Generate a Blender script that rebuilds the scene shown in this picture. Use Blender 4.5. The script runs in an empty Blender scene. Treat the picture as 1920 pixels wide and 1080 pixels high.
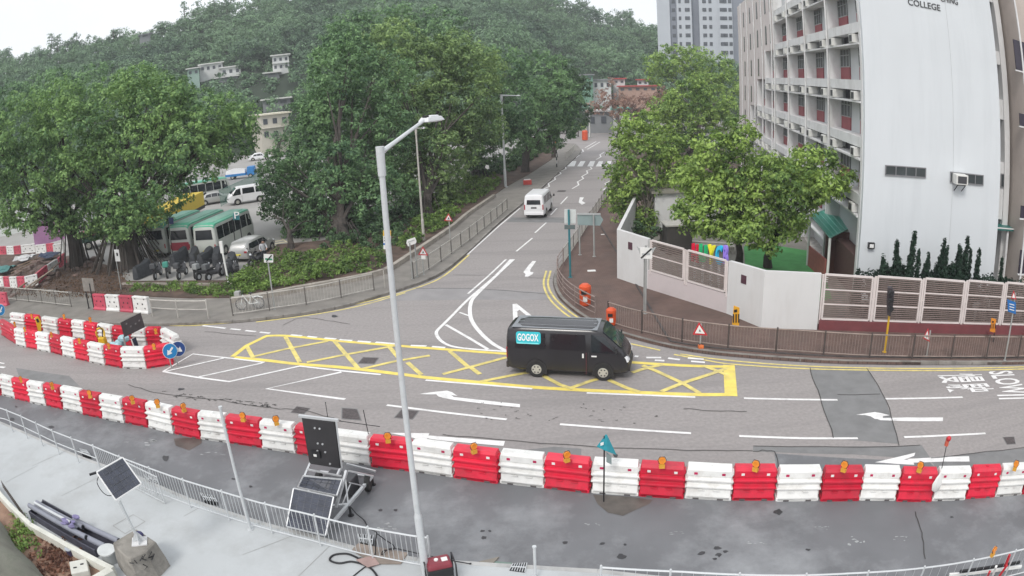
import bpy, bmesh, math, random
import numpy as np
from mathutils import Matrix, Vector
random.seed(7)
RNG = np.random.default_rng(11)
SC = bpy.context.scene
COL = SC.collection
R = math.radians

# ------------------------------------------------------------------ camera
# a wide CCTV lens 11 m above the road; its barrel distortion is a measured radial polynomial
CAMH = 11.0
PITCH, ROLL = 0.2911, 0.0468
LP = (0.7689, -0.0583, 0.0850)          # theta = a r + b r^3 + c r^5, r in 1000 px of a 1920 px wide frame
cd = bpy.data.cameras.new('camera')
cam = bpy.data.objects.new('camera', cd)
COL.objects.link(cam)
SC.camera = cam
_r = np.linspace(0, 1.12, 300)
_th = LP[0]*_r + LP[1]*_r**3 + LP[2]*_r**5
_mm = _r*18.75
_k = np.linalg.lstsq(np.stack([_mm, _mm**2, _mm**3, _mm**4], 1), _th, rcond=None)[0]
cd.type = 'PANO'
_cc = cd if hasattr(cd, 'panorama_type') else cd.cycles
_cc.panorama_type = 'FISHEYE_LENS_POLYNOMIAL'
_cc.fisheye_fov = math.pi
_cc.fisheye_polynomial_k0 = 0.0
_cc.fisheye_polynomial_k1 = -float(_k[0])
_cc.fisheye_polynomial_k2 = -float(_k[1])
_cc.fisheye_polynomial_k3 = -float(_k[2])
_cc.fisheye_polynomial_k4 = -float(_k[3])
cd.sensor_width = 36
cd.sensor_fit = 'HORIZONTAL'
cd.clip_start = 0.1
cd.clip_end = 3000
_f = np.array([0, math.cos(PITCH), -math.sin(PITCH)])
_u = np.array([0, math.sin(PITCH), math.cos(PITCH)])
_x = math.cos(ROLL)*np.array([1., 0, 0]) - math.sin(ROLL)*_u
_y = math.sin(ROLL)*np.array([1., 0, 0]) + math.cos(ROLL)*_u
_m = Matrix.Identity(4)
for _i in range(3):
    _m[_i][0], _m[_i][1], _m[_i][2] = _x[_i], _y[_i], -_f[_i]
_m[2][3] = CAMH
cam.matrix_world = _m

# ------------------------------------------------------------------ sky and sun (bright overcast)
world = bpy.data.worlds.new('World')
SC.world = world
world.use_nodes = True
_nt = world.node_tree
_nt.nodes.clear()
_sky = _nt.nodes.new('ShaderNodeTexSky')
_sky.sky_type = 'NISHITA'
_sky.sun_disc = False
SUN_EL, SUN_AZ = R(46), R(207)          # azimuth clockwise from +y
_sky.sun_elevation = SUN_EL
_sky.sun_rotation = SUN_AZ
_sky.air_density = 1.0
_sky.dust_density = 4.0
_mixs = _nt.nodes.new('ShaderNodeMix')
_mixs.data_type = 'RGBA'
_mixs.inputs[0].default_value = 0.82     # cloud cover
_cl = _nt.nodes.new('ShaderNodeTexNoise')
_cl.inputs['Scale'].default_value = 2.2
_cl.inputs['Detail'].default_value = 5
_rmp = _nt.nodes.new('ShaderNodeValToRGB')
_rmp.color_ramp.elements[0].position = 0.3
_rmp.color_ramp.elements[0].color = (9.2, 9.6, 10.2, 1)
_rmp.color_ramp.elements[1].position = 0.7
_rmp.color_ramp.elements[1].color = (11.5, 11.6, 11.8, 1)
_bg = _nt.nodes.new('ShaderNodeBackground')
_bg.inputs['Strength'].default_value = 0.1
_wo = _nt.nodes.new('ShaderNodeOutputWorld')
_nt.links.new(_cl.outputs['Fac'], _rmp.inputs['Fac'])
_nt.links.new(_sky.outputs['Color'], _mixs.inputs[6])
_nt.links.new(_rmp.outputs['Color'], _mixs.inputs[7])
_nt.links.new(_mixs.outputs[2], _bg.inputs['Color'])
_nt.links.new(_bg.outputs['Background'], _wo.inputs['Surface'])
_sl = bpy.data.lights.new('sun', 'SUN')
_sl.energy = 1.3
_sl.angle = R(14)
_sl.color = (1.0, 0.965, 0.92)
_so = bpy.data.objects.new('sun', _sl)
COL.objects.link(_so)
_sd = Vector((math.sin(SUN_AZ)*math.cos(SUN_EL), math.cos(SUN_AZ)*math.cos(SUN_EL), math.sin(SUN_EL)))
_so.rotation_euler = _sd.to_track_quat('Z', 'Y').to_euler()
SC.view_settings.view_transform = 'Standard'
SC.view_settings.look = 'None'
SC.view_settings.gamma = 1
SC.view_settings.use_curve_mapping = False
SC.view_settings.exposure = 0.35
SC.render.engine = 'CYCLES'
SC.cycles.use_denoising = True
SC.cycles.max_bounces = 5
SC.cycles.diffuse_bounces = 3
SC.cycles.glossy_bounces = 2
SC.cycles.transmission_bounces = 3
SC.cycles.transparent_max_bounces = 6

# ------------------------------------------------------------------ surveying: where a sight line meets the world
def ray(px, py):
    dx, dy = (px-960)/1000.0, -(py-540)/1000.0
    r = math.hypot(dx, dy) + 1e-9
    th = r*(LP[0] + LP[1]*r*r + LP[2]*r**4)
    v = (dx/r*math.sin(th), dy/r*math.sin(th), -math.cos(th))
    c, s = math.cos(ROLL), math.sin(ROLL)
    x1, y1, z1 = c*v[0]+s*v[1], -s*v[0]+c*v[1], v[2]
    cp, sp = math.cos(PITCH), math.sin(PITCH)
    return (x1, y1*sp - z1*cp, y1*cp + z1*sp)
def P(px, py, h=0.0):                     # point at height h
    d = ray(px, py)
    t = (CAMH-h)/-d[2]
    return Vector((d[0]*t, d[1]*t, h))
def PD(px, py, dist):                     # point at horizontal distance dist
    d = ray(px, py)
    t = dist/math.hypot(d[0], d[1])
    return Vector((d[0]*t, d[1]*t, CAMH+d[2]*t))
def HZ(px, py, p):                        # height of a sight line above p's plan distance
    return PD(px, py, math.hypot(p[0], p[1])).z
def dist(p):
    return math.hypot(p[0], p[1])

# ------------------------------------------------------------------ materials
MATS = {}
def mat(name, col, rough=0.7, var=0.12, scale=4.0, metal=0.0, bump=0.0, bscale=40.0, dirt=None, dirt_amt=0.0, dirt_scale=1.2,
        spec=None, emit=None, alpha=None, objvar=0.0, detail=5.0, streak=None):
    if name in MATS:
        return MATS[name]
    m = bpy.data.materials.new(name)
    m.use_nodes = True
    nt = m.node_tree
    b = nt.nodes['Principled BSDF']
    b.inputs['Roughness'].default_value = rough
    b.inputs['Metallic'].default_value = metal
    if spec is not None:
        b.inputs['Specular IOR Level'].default_value = spec
    tc = nt.nodes.new('ShaderNodeTexCoord')
    vec = tc.outputs['Object']
    if objvar > 0:                        # every copy gets its own patch of the pattern
        ob = nt.nodes.new('ShaderNodeObjectInfo')
        va = nt.nodes.new('ShaderNodeVectorMath')
        va.operation = 'MULTIPLY_ADD'
        va.inputs[1].default_value = (1, 1, 1)
        vm = nt.nodes.new('ShaderNodeVectorMath')
        vm.operation = 'SCALE'
        vm.inputs[0].default_value = (37, 53, 71)
        nt.links.new(ob.outputs['Random'], vm.inputs['Scale'])
        nt.links.new(vec, va.inputs[0])
        nt.links.new(vm.outputs[0], va.inputs[2])
        vec = va.outputs[0]
    n1 = nt.nodes.new('ShaderNodeTexNoise')
    n1.inputs['Scale'].default_value = scale
    n1.inputs['Detail'].default_value = detail
    nt.links.new(vec, n1.inputs['Vector'])
    cr = nt.nodes.new('ShaderNodeValToRGB')
    cr.color_ramp.elements[0].position = 0.3
    cr.color_ramp.elements[1].position = 0.7
    cr.color_ramp.elements[0].color = tuple(max(0, c*(1-var)) for c in col) + (1,)
    cr.color_ramp.elements[1].color = tuple(min(1, c*(1+var)) for c in col) + (1,)
    nt.links.new(n1.outputs['Fac'], cr.inputs['Fac'])
    out = cr.outputs['Color']
    if dirt_amt > 0:
        n2 = nt.nodes.new('ShaderNodeTexNoise')
        n2.inputs['Scale'].default_value = dirt_scale
        n2.inputs['Detail'].default_value = 8
        n2.inputs['Roughness'].default_value = 0.7
        if streak:
            mp = nt.nodes.new('ShaderNodeMapping')
            mp.inputs['Scale'].default_value = streak
            nt.links.new(vec, mp.inputs['Vector'])
            nt.links.new(mp.outputs[0], n2.inputs['Vector'])
        else:
            nt.links.new(vec, n2.inputs['Vector'])
        r2 = nt.nodes.new('ShaderNodeValToRGB')
        r2.color_ramp.elements[0].position = 0.48
        r2.color_ramp.elements[1].position = 0.72
        r2.color_ramp.elements[1].color = (dirt_amt,)*3 + (1,)
        nt.links.new(n2.outputs['Fac'], r2.inputs['Fac'])
        mx = nt.nodes.new('ShaderNodeMix')
        mx.data_type = 'RGBA'
        nt.links.new(r2.outputs['Color'], mx.inputs[0])
        nt.links.new(out, mx.inputs[6])
        mx.inputs[7].default_value = tuple(dirt or (0.1, 0.09, 0.08)) + (1,)
        out = mx.outputs[2]
    if objvar > 0:
        oi = nt.nodes.new('ShaderNodeObjectInfo')
        mr = nt.nodes.new('ShaderNodeMapRange')
        mr.inputs['To Min'].default_value = 1-objvar
        mr.inputs['To Max'].default_value = 1+objvar
        nt.links.new(oi.outputs['Random'], mr.inputs['Value'])
        hs = nt.nodes.new('ShaderNodeHueSaturation')
        nt.links.new(mr.outputs['Result'], hs.inputs['Value'])
        nt.links.new(out, hs.inputs['Color'])
        out = hs.outputs['Color']
    nt.links.new(out, b.inputs['Base Color'])
    if bump > 0:
        n3 = nt.nodes.new('ShaderNodeTexNoise')
        n3.inputs['Scale'].default_value = bscale
        n3.inputs['Detail'].default_value = 3
        nt.links.new(tc.outputs['Object'], n3.inputs['Vector'])
        bp = nt.nodes.new('ShaderNodeBump')
        bp.inputs['Strength'].default_value = bump
        bp.inputs['Distance'].default_value = 0.02
        nt.links.new(n3.outputs['Fac'], bp.inputs['Height'])
        nt.links.new(bp.outputs['Normal'], b.inputs['Normal'])
    if emit:
        b.inputs['Emission Color'].default_value = tuple(emit[0]) + (1,)
        b.inputs['Emission Strength'].default_value = emit[1]
    if alpha is not None:
        b.inputs['Alpha'].default_value = alpha
    MATS[name] = m
    return m

def leafmat(name, dark, light, scale=0.35):
    if name in MATS:
        return MATS[name]
    m = bpy.data.materials.new(name)
    m.use_nodes = True
    nt = m.node_tree
    b = nt.nodes['Principled BSDF']
    b.inputs['Roughness'].default_value = 0.55
    b.inputs['Specular IOR Level'].default_value = 0.25
    tc = nt.nodes.new('ShaderNodeTexCoord')
    n1 = nt.nodes.new('ShaderNodeTexNoise')
    n1.inputs['Scale'].default_value = scale
    n1.inputs['Detail'].default_value = 4
    nt.links.new(tc.outputs['Object'], n1.inputs['Vector'])
    wn = nt.nodes.new('ShaderNodeNewGeometry')
    mt = nt.nodes.new('ShaderNodeMath')
    mt.operation = 'MULTIPLY_ADD'
    mt.inputs[1].default_value = 0.35
    nt.links.new(wn.outputs['Random Per Island'], mt.inputs[0])
    nt.links.new(n1.outputs['Fac'], mt.inputs[2])
    cr = nt.nodes.new('ShaderNodeValToRGB')
    cr.color_ramp.elements[0].position = 0.45
    cr.color_ramp.elements[1].position = 0.88
    cr.color_ramp.elements[0].color = tuple(dark) + (1,)
    cr.color_ramp.elements[1].color = tuple(light) + (1,)
    nt.links.new(mt.outputs[0], cr.inputs['Fac'])
    nt.links.new(cr.outputs['Color'], b.inputs['Base Color'])
    tr = nt.nodes.new('ShaderNodeBsdfTranslucent')
    nt.links.new(cr.outputs['Color'], tr.inputs['Color'])
    ms = nt.nodes.new('ShaderNodeMixShader')
    ms.inputs[0].default_value = 0.25
    nt.links.new(b.outputs[0], ms.inputs[1])
    nt.links.new(tr.outputs[0], ms.inputs[2])
    nt.links.new(ms.outputs[0], nt.nodes['Material Output'].inputs['Surface'])
    MATS[name] = m
    return m

# ------------------------------------------------------------------ mesh building
def rot_to(d):
    return Vector(d).normalized().to_track_quat('Z', 'Y').to_matrix()
class MB:
    def __init__(s):
        s.v, s.f, s.mi = [], [], []
        s.k = 0
        s.M = None
    def _add(s, vs, fs):
        o = len(s.v)
        if s.M is not None:
            vs = [s.M @ Vector(v) for v in vs]
        s.v += [tuple(v) for v in vs]
        s.f += [tuple(o+i for i in f) for f in fs]
        s.mi += [s.k]*len(fs)
        return s
    def box(s, c, d, rz=0.0, rot=None, taper=1.0):
        hx, hy, hz = d[0]/2, d[1]/2, d[2]/2
        m = rot if rot is not None else Matrix.Rotation(rz, 3, 'Z')
        vs = []
        for z in (-1, 1):
            t = taper if z > 0 else 1.0
            for x, y in ((-1, -1), (1, -1), (1, 1), (-1, 1)):
                vs.append(Vector(c) + m @ Vector((x*hx*t, y*hy*t, z*hz)))
        return s._add(vs, [(3, 2, 1, 0), (4, 5, 6, 7), (0, 1, 5, 4), (1, 2, 6, 5), (2, 3, 7, 6), (3, 0, 4, 7)])
    def bar(s, a, b, w, h=None):
        a, b = Vector(a), Vector(b)
        L = (b-a).length
        if L < 1e-6:
            return s
        return s.box((a+b)/2, (w, h or w, L), rot=rot_to(b-a))
    def cyl(s, a, b, r0, r1=None, n=8, cap=True):
        a, b = Vector(a), Vector(b)
        r1 = r0 if r1 is None else r1
        m = rot_to(b-a)
        vs = []
        for p, r in ((a, r0), (b, r1)):
            for i in range(n):
                t = 2*math.pi*i/n
                vs.append(p + m @ Vector((r*math.cos(t), r*math.sin(t), 0)))
        fs = [(i, (i+1) % n, n+(i+1) % n, n+i) for i in range(n)]
        if cap:
            fs += [tuple(range(n-1, -1, -1)), tuple(range(n, 2*n))]
        return s._add(vs, fs)
    def tube(s, pts, r, n=6):
        pts = [Vector(p) for p in pts]
        rs = r if isinstance(r, (list, tuple)) else [r]*len(pts)
        vs, fs = [], []
        up = Vector((0, 0, 1))
        for i, p in enumerate(pts):
            d = (pts[min(i+1, len(pts)-1)] - pts[max(i-1, 0)])
            d = d.normalized() if d.length > 1e-9 else up
            ref = Vector((1, 0, 0)) if abs(d.z) > 0.9 else up
            a = d.cross(ref).normalized()
            b = d.cross(a)
            for k in range(n):
                t = 2*math.pi*k/n
                vs.append(p + (a*math.cos(t) + b*math.sin(t))*rs[i])
        for i in range(len(pts)-1):
            for k in range(n):
                fs.append((i*n+k, i*n+(k+1) % n, (i+1)*n+(k+1) % n, (i+1)*n+k))
        fs += [tuple(range(n-1, -1, -1)), tuple(range((len(pts)-1)*n, len(pts)*n))]
        return s._add(vs, fs)
    def prism(s, poly, z0, z1):
        n = len(poly)
        area = sum(poly[i][0]*poly[(i+1) % n][1] - poly[(i+1) % n][0]*poly[i][1] for i in range(n))
        if area < 0:
            poly = poly[::-1]
        vs = [(p[0], p[1], z0) for p in poly] + [(p[0], p[1], z1) for p in poly]
        fs = [tuple(range(n-1, -1, -1)), tuple(range(n, 2*n))] + [(i, (i+1) % n, n+(i+1) % n, n+i) for i in range(n)]
        return s._add(vs, fs)
    def poly(s, pts):
        return s._add(pts, [tuple(range(len(pts)))])
    def loft(s, rings, cap=True):          # rings of equal length
        n = len(rings[0])
        vs = [v for r in rings for v in r]
        fs = []
        for i in range(len(rings)-1):
            for k in range(n):
                fs.append((i*n+k, i*n+(k+1) % n, (i+1)*n+(k+1) % n, (i+1)*n+k))
        if cap:
            fs += [tuple(range(n-1, -1, -1)), tuple(range((len(rings)-1)*n, len(rings)*n))]
        return s._add(vs, fs)
    def ball(s, c, r, n=8, m=6):
        r = r if isinstance(r, (tuple, list)) else (r, r, r)
        rings = []
        for j in range(m+1):
            ph = math.pi*j/m - math.pi/2
            rr = max(math.cos(ph), 0.02)
            rings.append([(c[0]+r[0]*rr*math.cos(2*math.pi*i/n), c[1]+r[1]*rr*math.sin(2*math.pi*i/n), c[2]+r[2]*math.sin(ph)) for i in range(n)])
        return s.loft(rings)
    def build(s, name, mats, parent=None, smooth=False, bevel=0, loc=None, rz=0.0):
        me = bpy.data.meshes.new(name)
        me.from_pydata(s.v, [], s.f)
        mats = mats if isinstance(mats, (list, tuple)) else [mats]
        for m in mats:
            me.materials.append(m)
        if len(mats) > 1:
            me.polygons.foreach_set('material_index', s.mi)
        bm = bmesh.new()
        bm.from_mesh(me)
        bmesh.ops.recalc_face_normals(bm, faces=bm.faces)
        bm.to_mesh(me)
        bm.free()
        if smooth:
            me.polygons.foreach_set('use_smooth', [True]*len(me.polygons))
            try:
                me.set_sharp_from_angle(angle=R(35))
            except Exception:
                pass
        o = bpy.data.objects.new(name, me)
        COL.objects.link(o)
        if bevel:
            bv = o.modifiers.new('bevel', 'BEVEL')
            bv.width = bevel
            bv.segments = 2
            bv.limit_method = 'ANGLE'
            bv.angle_limit = R(35)
        if parent:
            o.parent = parent
        if loc is not None:
            o.location = loc
        if rz:
            o.rotation_euler = (0, 0, rz)
        return o

def tag(o, label=None, cat=None, group=None, kind=None):
    if label:
        o['label'] = label
    if cat:
        o['category'] = cat
    if group:
        o['group'] = group
    if kind:
        o['kind'] = kind
    return o
def thing(name, label, cat, loc=(0, 0, 0), rz=0.0, group=None):
    o = bpy.data.objects.new(name, None)
    o.empty_display_size = 0.3
    COL.objects.link(o)
    o.location = loc
    o.rotation_euler = (0, 0, rz)
    return tag(o, label, cat, group)
def kids(o):
    return [c for c in bpy.data.objects if c.parent is o]
KIDS = {}
def dup(root, loc, rz=0.0, label=None, group=None, scale=None):
    if root.name not in KIDS:
        KIDS[root.name] = [(c, kids(c)) for c in kids(root)]
    r = root.copy()
    COL.objects.link(r)
    r.location = loc
    r.rotation_euler = (0, 0, rz)
    if scale is not None:
        r.scale = scale
    if label:
        r['label'] = label
    if group:
        r['group'] = group
    for c, gs in KIDS[root.name]:
        d = c.copy()
        COL.objects.link(d)
        d.parent = r
        for g in gs:
            e = g.copy()
            COL.objects.link(e)
            e.parent = d
    return r
def struct(mb, name, m, **k):
    o = mb.build(name, m, **k)
    o['kind'] = 'structure'
    return o
def along(pts, step):                     # resample a polyline
    pts = [Vector(p) for p in pts]
    out, acc = [pts[0].copy()], 0.0
    for a, b in zip(pts, pts[1:]):
        L = (b-a).length
        t = step-acc
        while t <= L + 1e-9:
            out.append(a + (b-a)*(t/L))
            t += step
        acc = L-(t-step)
    return out
def smoothline(pts, n=6):                 # Catmull-Rom
    pts = [Vector(p) for p in pts]
    q = [pts[0]*2-pts[1]] + pts + [pts[-1]*2-pts[-2]]
    out = []
    for i in range(1, len(q)-2):
        for k in range(n):
            t = k/n
            a, b, c, d = q[i-1], q[i], q[i+1], q[i+2]
            out.append(0.5*((2*b) + (-a+c)*t + (2*a-5*b+4*c-d)*t*t + (-a+3*b-3*c+d)*t**3))
    out.append(pts[-1])
    return out
def ribbon(mb, pts, w, z, w2=None):       # flat strip on the ground
    pts = [Vector((p[0], p[1], 0)) for p in pts]
    L, Rr = [], []
    for i, p in enumerate(pts):
        d = pts[min(i+1, len(pts)-1)]-pts[max(i-1, 0)]
        d.normalize()
        n = Vector((-d.y, d.x, 0))
        L.append(p+n*w/2)
        Rr.append(p-n*w/2)
    for i in range(len(pts)-1):
        mb.poly([(L[i].x, L[i].y, z), (Rr[i].x, Rr[i].y, z), (Rr[i+1].x, Rr[i+1].y, z), (L[i+1].x, L[i+1].y, z)])
def pxl(l, h=0.0):
    return [P(x, y, h) for x, y in l]
def text_mesh(txt, size=1.0, extrude=0.0, offset=0.0, spacing=1.0):
    cu = bpy.data.curves.new('lettering', 'FONT')
    cu.body = txt
    cu.size = size
    cu.extrude = extrude
    cu.offset = offset
    cu.space_character = spacing
    cu.resolution_u = 3
    o = bpy.data.objects.new('lettering', cu)
    COL.objects.link(o)
    bpy.context.view_layer.update()
    me = bpy.data.meshes.new_from_object(o.evaluated_get(bpy.context.evaluated_depsgraph_get()))
    bpy.data.objects.remove(o)
    xs = [v.co.x for v in me.vertices]
    ys = [v.co.y for v in me.vertices]
    bb = (min(xs), max(xs), min(ys), max(ys)) if xs else (0, 1, 0, 1)
    return me, bb
def text_obj(txt, m, name, parent, w, h, origin, xdir, ydir, depth=0.01, offset=0.0):
    """lettering filling w x h, its lower left corner at origin"""
    me, bb = text_mesh(txt, extrude=0.5, offset=offset)
    xd, yd = Vector(xdir).normalized(), Vector(ydir).normalized()
    zd = xd.cross(yd)
    for v in me.vertices:
        a = (v.co.x-bb[0])/(bb[1]-bb[0])*w
        b = (v.co.y-bb[2])/(bb[3]-bb[2])*h
        v.co = Vector(origin)+xd*a+yd*b+zd*(v.co.z*2*depth)
    me.materials.clear()
    me.materials.append(m)
    o = bpy.data.objects.new(name, me)
    COL.objects.link(o)
    o.parent = parent
    return o
ORD = ['first', 'second', 'third', 'fourth', 'fifth', 'sixth', 'seventh', 'eighth', 'ninth', 'tenth', 'eleventh', 'twelfth', 'thirteenth',
       'fourteenth', 'fifteenth', 'sixteenth', 'seventeenth', 'eighteenth', 'nineteenth', 'twentieth']
# ================================================================== materials used widely
M_ASPH = mat('asphalt', (0.292, 0.270, 0.262), 0.8, 0.11, 7.0, detail=14, bump=0.3, bscale=45, dirt=(0.205, 0.192, 0.188), dirt_amt=0.75, dirt_scale=0.5, streak=(.12, 1.1, 1))
M_ASPH2 = mat('asphalt_patch', (0.20, 0.20, 0.20), 0.85, 0.10, 1.6, bump=0.25, bscale=60, dirt=(0.09, 0.09, 0.09), dirt_amt=0.4, dirt_scale=0.5)
M_WORN = mat('asphalt_worn', (0.148, 0.152, 0.160), 0.7, 0.12, 0.6, bump=0.25, bscale=50, dirt=(0.30, 0.31, 0.32), dirt_amt=0.95, dirt_scale=0.25)
M_CONC = mat('concrete_light', (0.44, 0.46, 0.466), 0.8, 0.07, 0.35, bump=0.15, bscale=30, dirt=(0.33, 0.335, 0.33), dirt_amt=0.7, dirt_scale=0.45)
M_KERB = mat('kerb_concrete', (0.24, 0.225, 0.205), 0.85, 0.2, 1.5, bump=0.3, dirt=(0.07, 0.06, 0.055), dirt_amt=0.8, dirt_scale=1.0)
M_PAVL = mat('pavement_grey', (0.215, 0.200, 0.180), 0.85, 0.14, 1.2, bump=0.3, dirt=(0.12, 0.11, 0.10), dirt_amt=0.6, dirt_scale=0.5)
M_YEL = mat('paint_yellow', (0.80, 0.64, 0.14), 0.7, 0.10, 3.0, dirt=(0.42, 0.36, 0.2), dirt_amt=0.45, dirt_scale=0.9)
M_YEL2 = mat('paint_yellow_worn', (0.72, 0.60, 0.19), 0.7, 0.15, 3.0, dirt=(0.25, 0.23, 0.19), dirt_amt=0.7, dirt_scale=1.8)
M_WHT = mat('paint_white', (0.78, 0.77, 0.76), 0.7, 0.06, 3.0, dirt=(0.35, 0.33, 0.32), dirt_amt=0.5, dirt_scale=2.0)
M_SOIL = mat('soil', (0.085, 0.058, 0.045), 0.95, 0.3, 1.2, bump=0.6, bscale=12, dirt=(0.16, 0.10, 0.075), dirt_amt=0.8, dirt_scale=0.6)
M_RED = mat('plastic_red', (0.62, 0.014, 0.045), 0.38, 0.10, 2.5, dirt=(0.30, 0.04, 0.05), dirt_amt=0.6, dirt_scale=2.2, objvar=0.16)
M_WPL = mat('plastic_white', (0.74, 0.74, 0.72), 0.45, 0.05, 3.0, dirt=(0.40, 0.37, 0.33), dirt_amt=0.45, dirt_scale=2.5, objvar=0.07)
M_GALV = mat('galvanised_steel', (0.60, 0.62, 0.63), 0.45, 0.12, 3.0, metal=0.3, dirt=(0.25, 0.25, 0.25), dirt_amt=0.4, dirt_scale=3)
M_RAIL = mat('railing_dull', (0.44, 0.42, 0.385), 0.6, 0.15, 3.0, metal=0.1)
M_RPOST = mat('railing_post_grey', (0.12, 0.11, 0.10), 0.7, 0.2, 3.0)
M_BLK = mat('black_plastic', (0.018, 0.018, 0.02), 0.5, 0.2, 5)
M_RUB = mat('tyre_rubber', (0.02, 0.02, 0.02), 0.85, 0.2, 5)
M_GLS = mat('dark_glass', (0.012, 0.016, 0.02), 0.08, 0.2, 2, spec=0.8)
M_AMB = mat('amber_lens', (0.85, 0.28, 0.03), 0.3, 0.2, 6)
M_WPAINT = mat('white_paint_metal', (0.75, 0.75, 0.74), 0.5, 0.05, 3)
M_WALLW = mat('white_render', (0.62, 0.65, 0.672), 0.85, 0.03, 0.35, dirt=(0.50, 0.53, 0.55), dirt_amt=0.4, dirt_scale=1.0, streak=(1.1, 1, .10))

# ================================================================== ground sheets
g = MB()
for i in range(-12, 12):
    for j in range(-4, 20):
        g.poly([(i*100, j*100, -0.03), (i*100+100, j*100, -0.03), (i*100+100, j*100+100, -0.03), (i*100, j*100+100, -0.03)])
struct(g, 'ground', mat('ground_earth', (0.11, 0.115, 0.075), 0.95, 0.25, 0.05))
g = MB().poly([(-140, -20, 0), (140, -20, 0), (140, 230, 0), (-140, 230, 0)])
struct(g, 'road', M_ASPH)

# lower (closed) lane, greyer and dusty
top = pxl([(-60, 728), (0, 742), (60, 752), (118, 766), (193, 782), (278, 800), (377, 821), (492, 840), (620, 861), (695, 873), (850, 893),
           (1020, 914), (1197, 929), (1372, 938), (1535, 938), (1680, 938), (1810, 935), (1915, 926), (2000, 918)])
low = [(-60, 5.5), (60, 5.5)]
g = MB()
g.prism([(p.x, p.y) for p in top] + [(60, 4), (-60, 4)], -0.01, 0.004)
struct(g, 'closed_lane', M_WORN)

# near pavement of light concrete: kerb just beyond the railing
nb = pxl([(-200, 735), (-60, 768), (5, 796), (42, 812), (80, 829), (118, 846), (162, 864), (250, 893), (352, 938), (422, 962), (498, 986), (583, 1008), (677, 1034), (780, 1052),
          (887, 1060), (985, 1066), (1120, 1074), (1250, 1088), (1400, 1105)], 0.12)
poly = [(p.x, p.y) for p in nb] + [(nb[-1].x, 2.0), (-60, 2.0), (-60, nb[0].y)]
struct(MB().prism(poly, -0.02, 0.12), 'near_pavement', M_CONC)
g = MB()
for a, b in zip(nb, nb[1:]):
    d = (b-a).normalized()
    n = Vector((-d.y, d.x, 0))
    g.prism([(a.x, a.y), (b.x, b.y), (b.x+n.x*0.14, b.y+n.y*0.14), (a.x+n.x*0.14, a.y+n.y*0.14)], -0.02, 0.125)
struct(g, 'near_kerb', mat('kerb_pale', (0.42, 0.42, 0.41), 0.85, 0.12, 2, dirt=(0.2, 0.2, 0.2), dirt_amt=0.6))
# pale footway beyond the right-hand railing
rb = [P(x, y+16, 0.12) for x, y in ((1480, 1090), (1597, 1078), (1697, 1068), (1787, 1058), (1860, 1046), (1960, 1026))]
# expansion joints of the near pavement
g = MB()
for a, b in (((60, 874), (140, 838)), ((115, 930), (255, 860)), ((345, 968), (372, 953)), ((555, 1085), (620, 1022)), ((455, 1040), (560, 1000)), ((10, 905), (70, 873))):
    ribbon(g, [P(*a, 0.12), P(*b, 0.12)], 0.018, 0.126)
for q in ([(212, 986), (250, 965), (272, 978), (235, 1001), (212, 986)],):
    ribbon(g, pxl(q, 0.12), 0.03, 0.126)
struct(g, 'pavement_joint', mat('joint_dark', (0.30, 0.30, 0.29), 0.9))

# left pavement between kerb and planter
LK = pxl([(-260, 556), (-120, 578), (0, 593), (100, 601), (200, 607), (320, 609), (400, 606), (480, 600), (560, 590), (640, 576), (720, 553), (790, 530), (830, 510),
          (870, 478), (905, 446), (935, 418), (975, 385), (1010, 357), (1047, 323), (1066, 306), (1087, 286), (1084, 277), (1076, 270)])
LI = pxl([(1040, 268), (1048, 276), (1035, 300), (990, 330), (950, 352), (880, 402), (853, 425), (810, 455), (770, 480), (727, 508), (690, 517), (640, 527), (560, 541),
          (500, 553), (433, 562), (360, 563), (287, 560), (157, 552), (13, 535), (-120, 515), (-260, 495)])
LKs = smoothline(LK, 4)
poly = [(p.x, p.y) for p in LKs] + [(p.x, p.y) for p in LI]
struct(MB().prism(poly, -0.02, 0.115), 'left_pavement', M_PAVL)
def kerb(name, line, side, w=0.16, h=0.13, m=M_KERB):
    g = MB()
    line = [Vector((p[0], p[1], 0)) for p in line]
    segs = along(line, 0.9)
    for i, (a, b) in enumerate(zip(segs, segs[1:])):
        d = (b-a).normalized()
        n = Vector((-d.y, d.x, 0))*side
        b2 = b-d*0.015
        g.prism([(a.x, a.y), (b2.x, b2.y), (b2.x+n.x*w, b2.y+n.y*w), (a.x+n.x*w, a.y+n.y*w)], -0.02, h+0.004*(i % 3))
    return struct(g, name, m)
kerb('left_kerb', LKs, -1)

# right pavement: brown brick
def brickmat():
    m = mat('brick_paving', (0.15, 0.098, 0.082), 0.85, 0.15, 0.8, dirt=(0.085, 0.07, 0.062), dirt_amt=0.6, dirt_scale=0.35)
    nt = m.node_tree
    b = nt.nodes['Principled BSDF']
    lk = [l for l in nt.links if l.to_socket == b.inputs['Base Color']][0].from_socket
    br = nt.nodes.new('ShaderNodeTexBrick')
    br.inputs['Scale'].default_value = 2.2
    br.inputs['Color1'].default_value = (1, 1, 1, 1)
    br.inputs['Color2'].default_value = (0.82, 0.80, 0.80, 1)
    br.inputs['Mortar'].default_value = (0.55, 0.55, 0.55, 1)
    br.inputs['Mortar Size'].default_value = 0.02
    tc = nt.nodes.new('ShaderNodeTexCoord')
    nt.links.new(tc.outputs['Object'], br.inputs['Vector'])
    mu = nt.nodes.new('ShaderNodeMix')
    mu.data_type = 'RGBA'
    mu.blend_type = 'MULTIPLY'
    mu.inputs[0].default_value = 1
    nt.links.new(lk, mu.inputs[6])
    nt.links.new(br.outputs['Color'], mu.inputs[7])
    nt.links.new(mu.outputs[2], b.inputs['Base Color'])
    return m
M_BRICK = brickmat()
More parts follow.
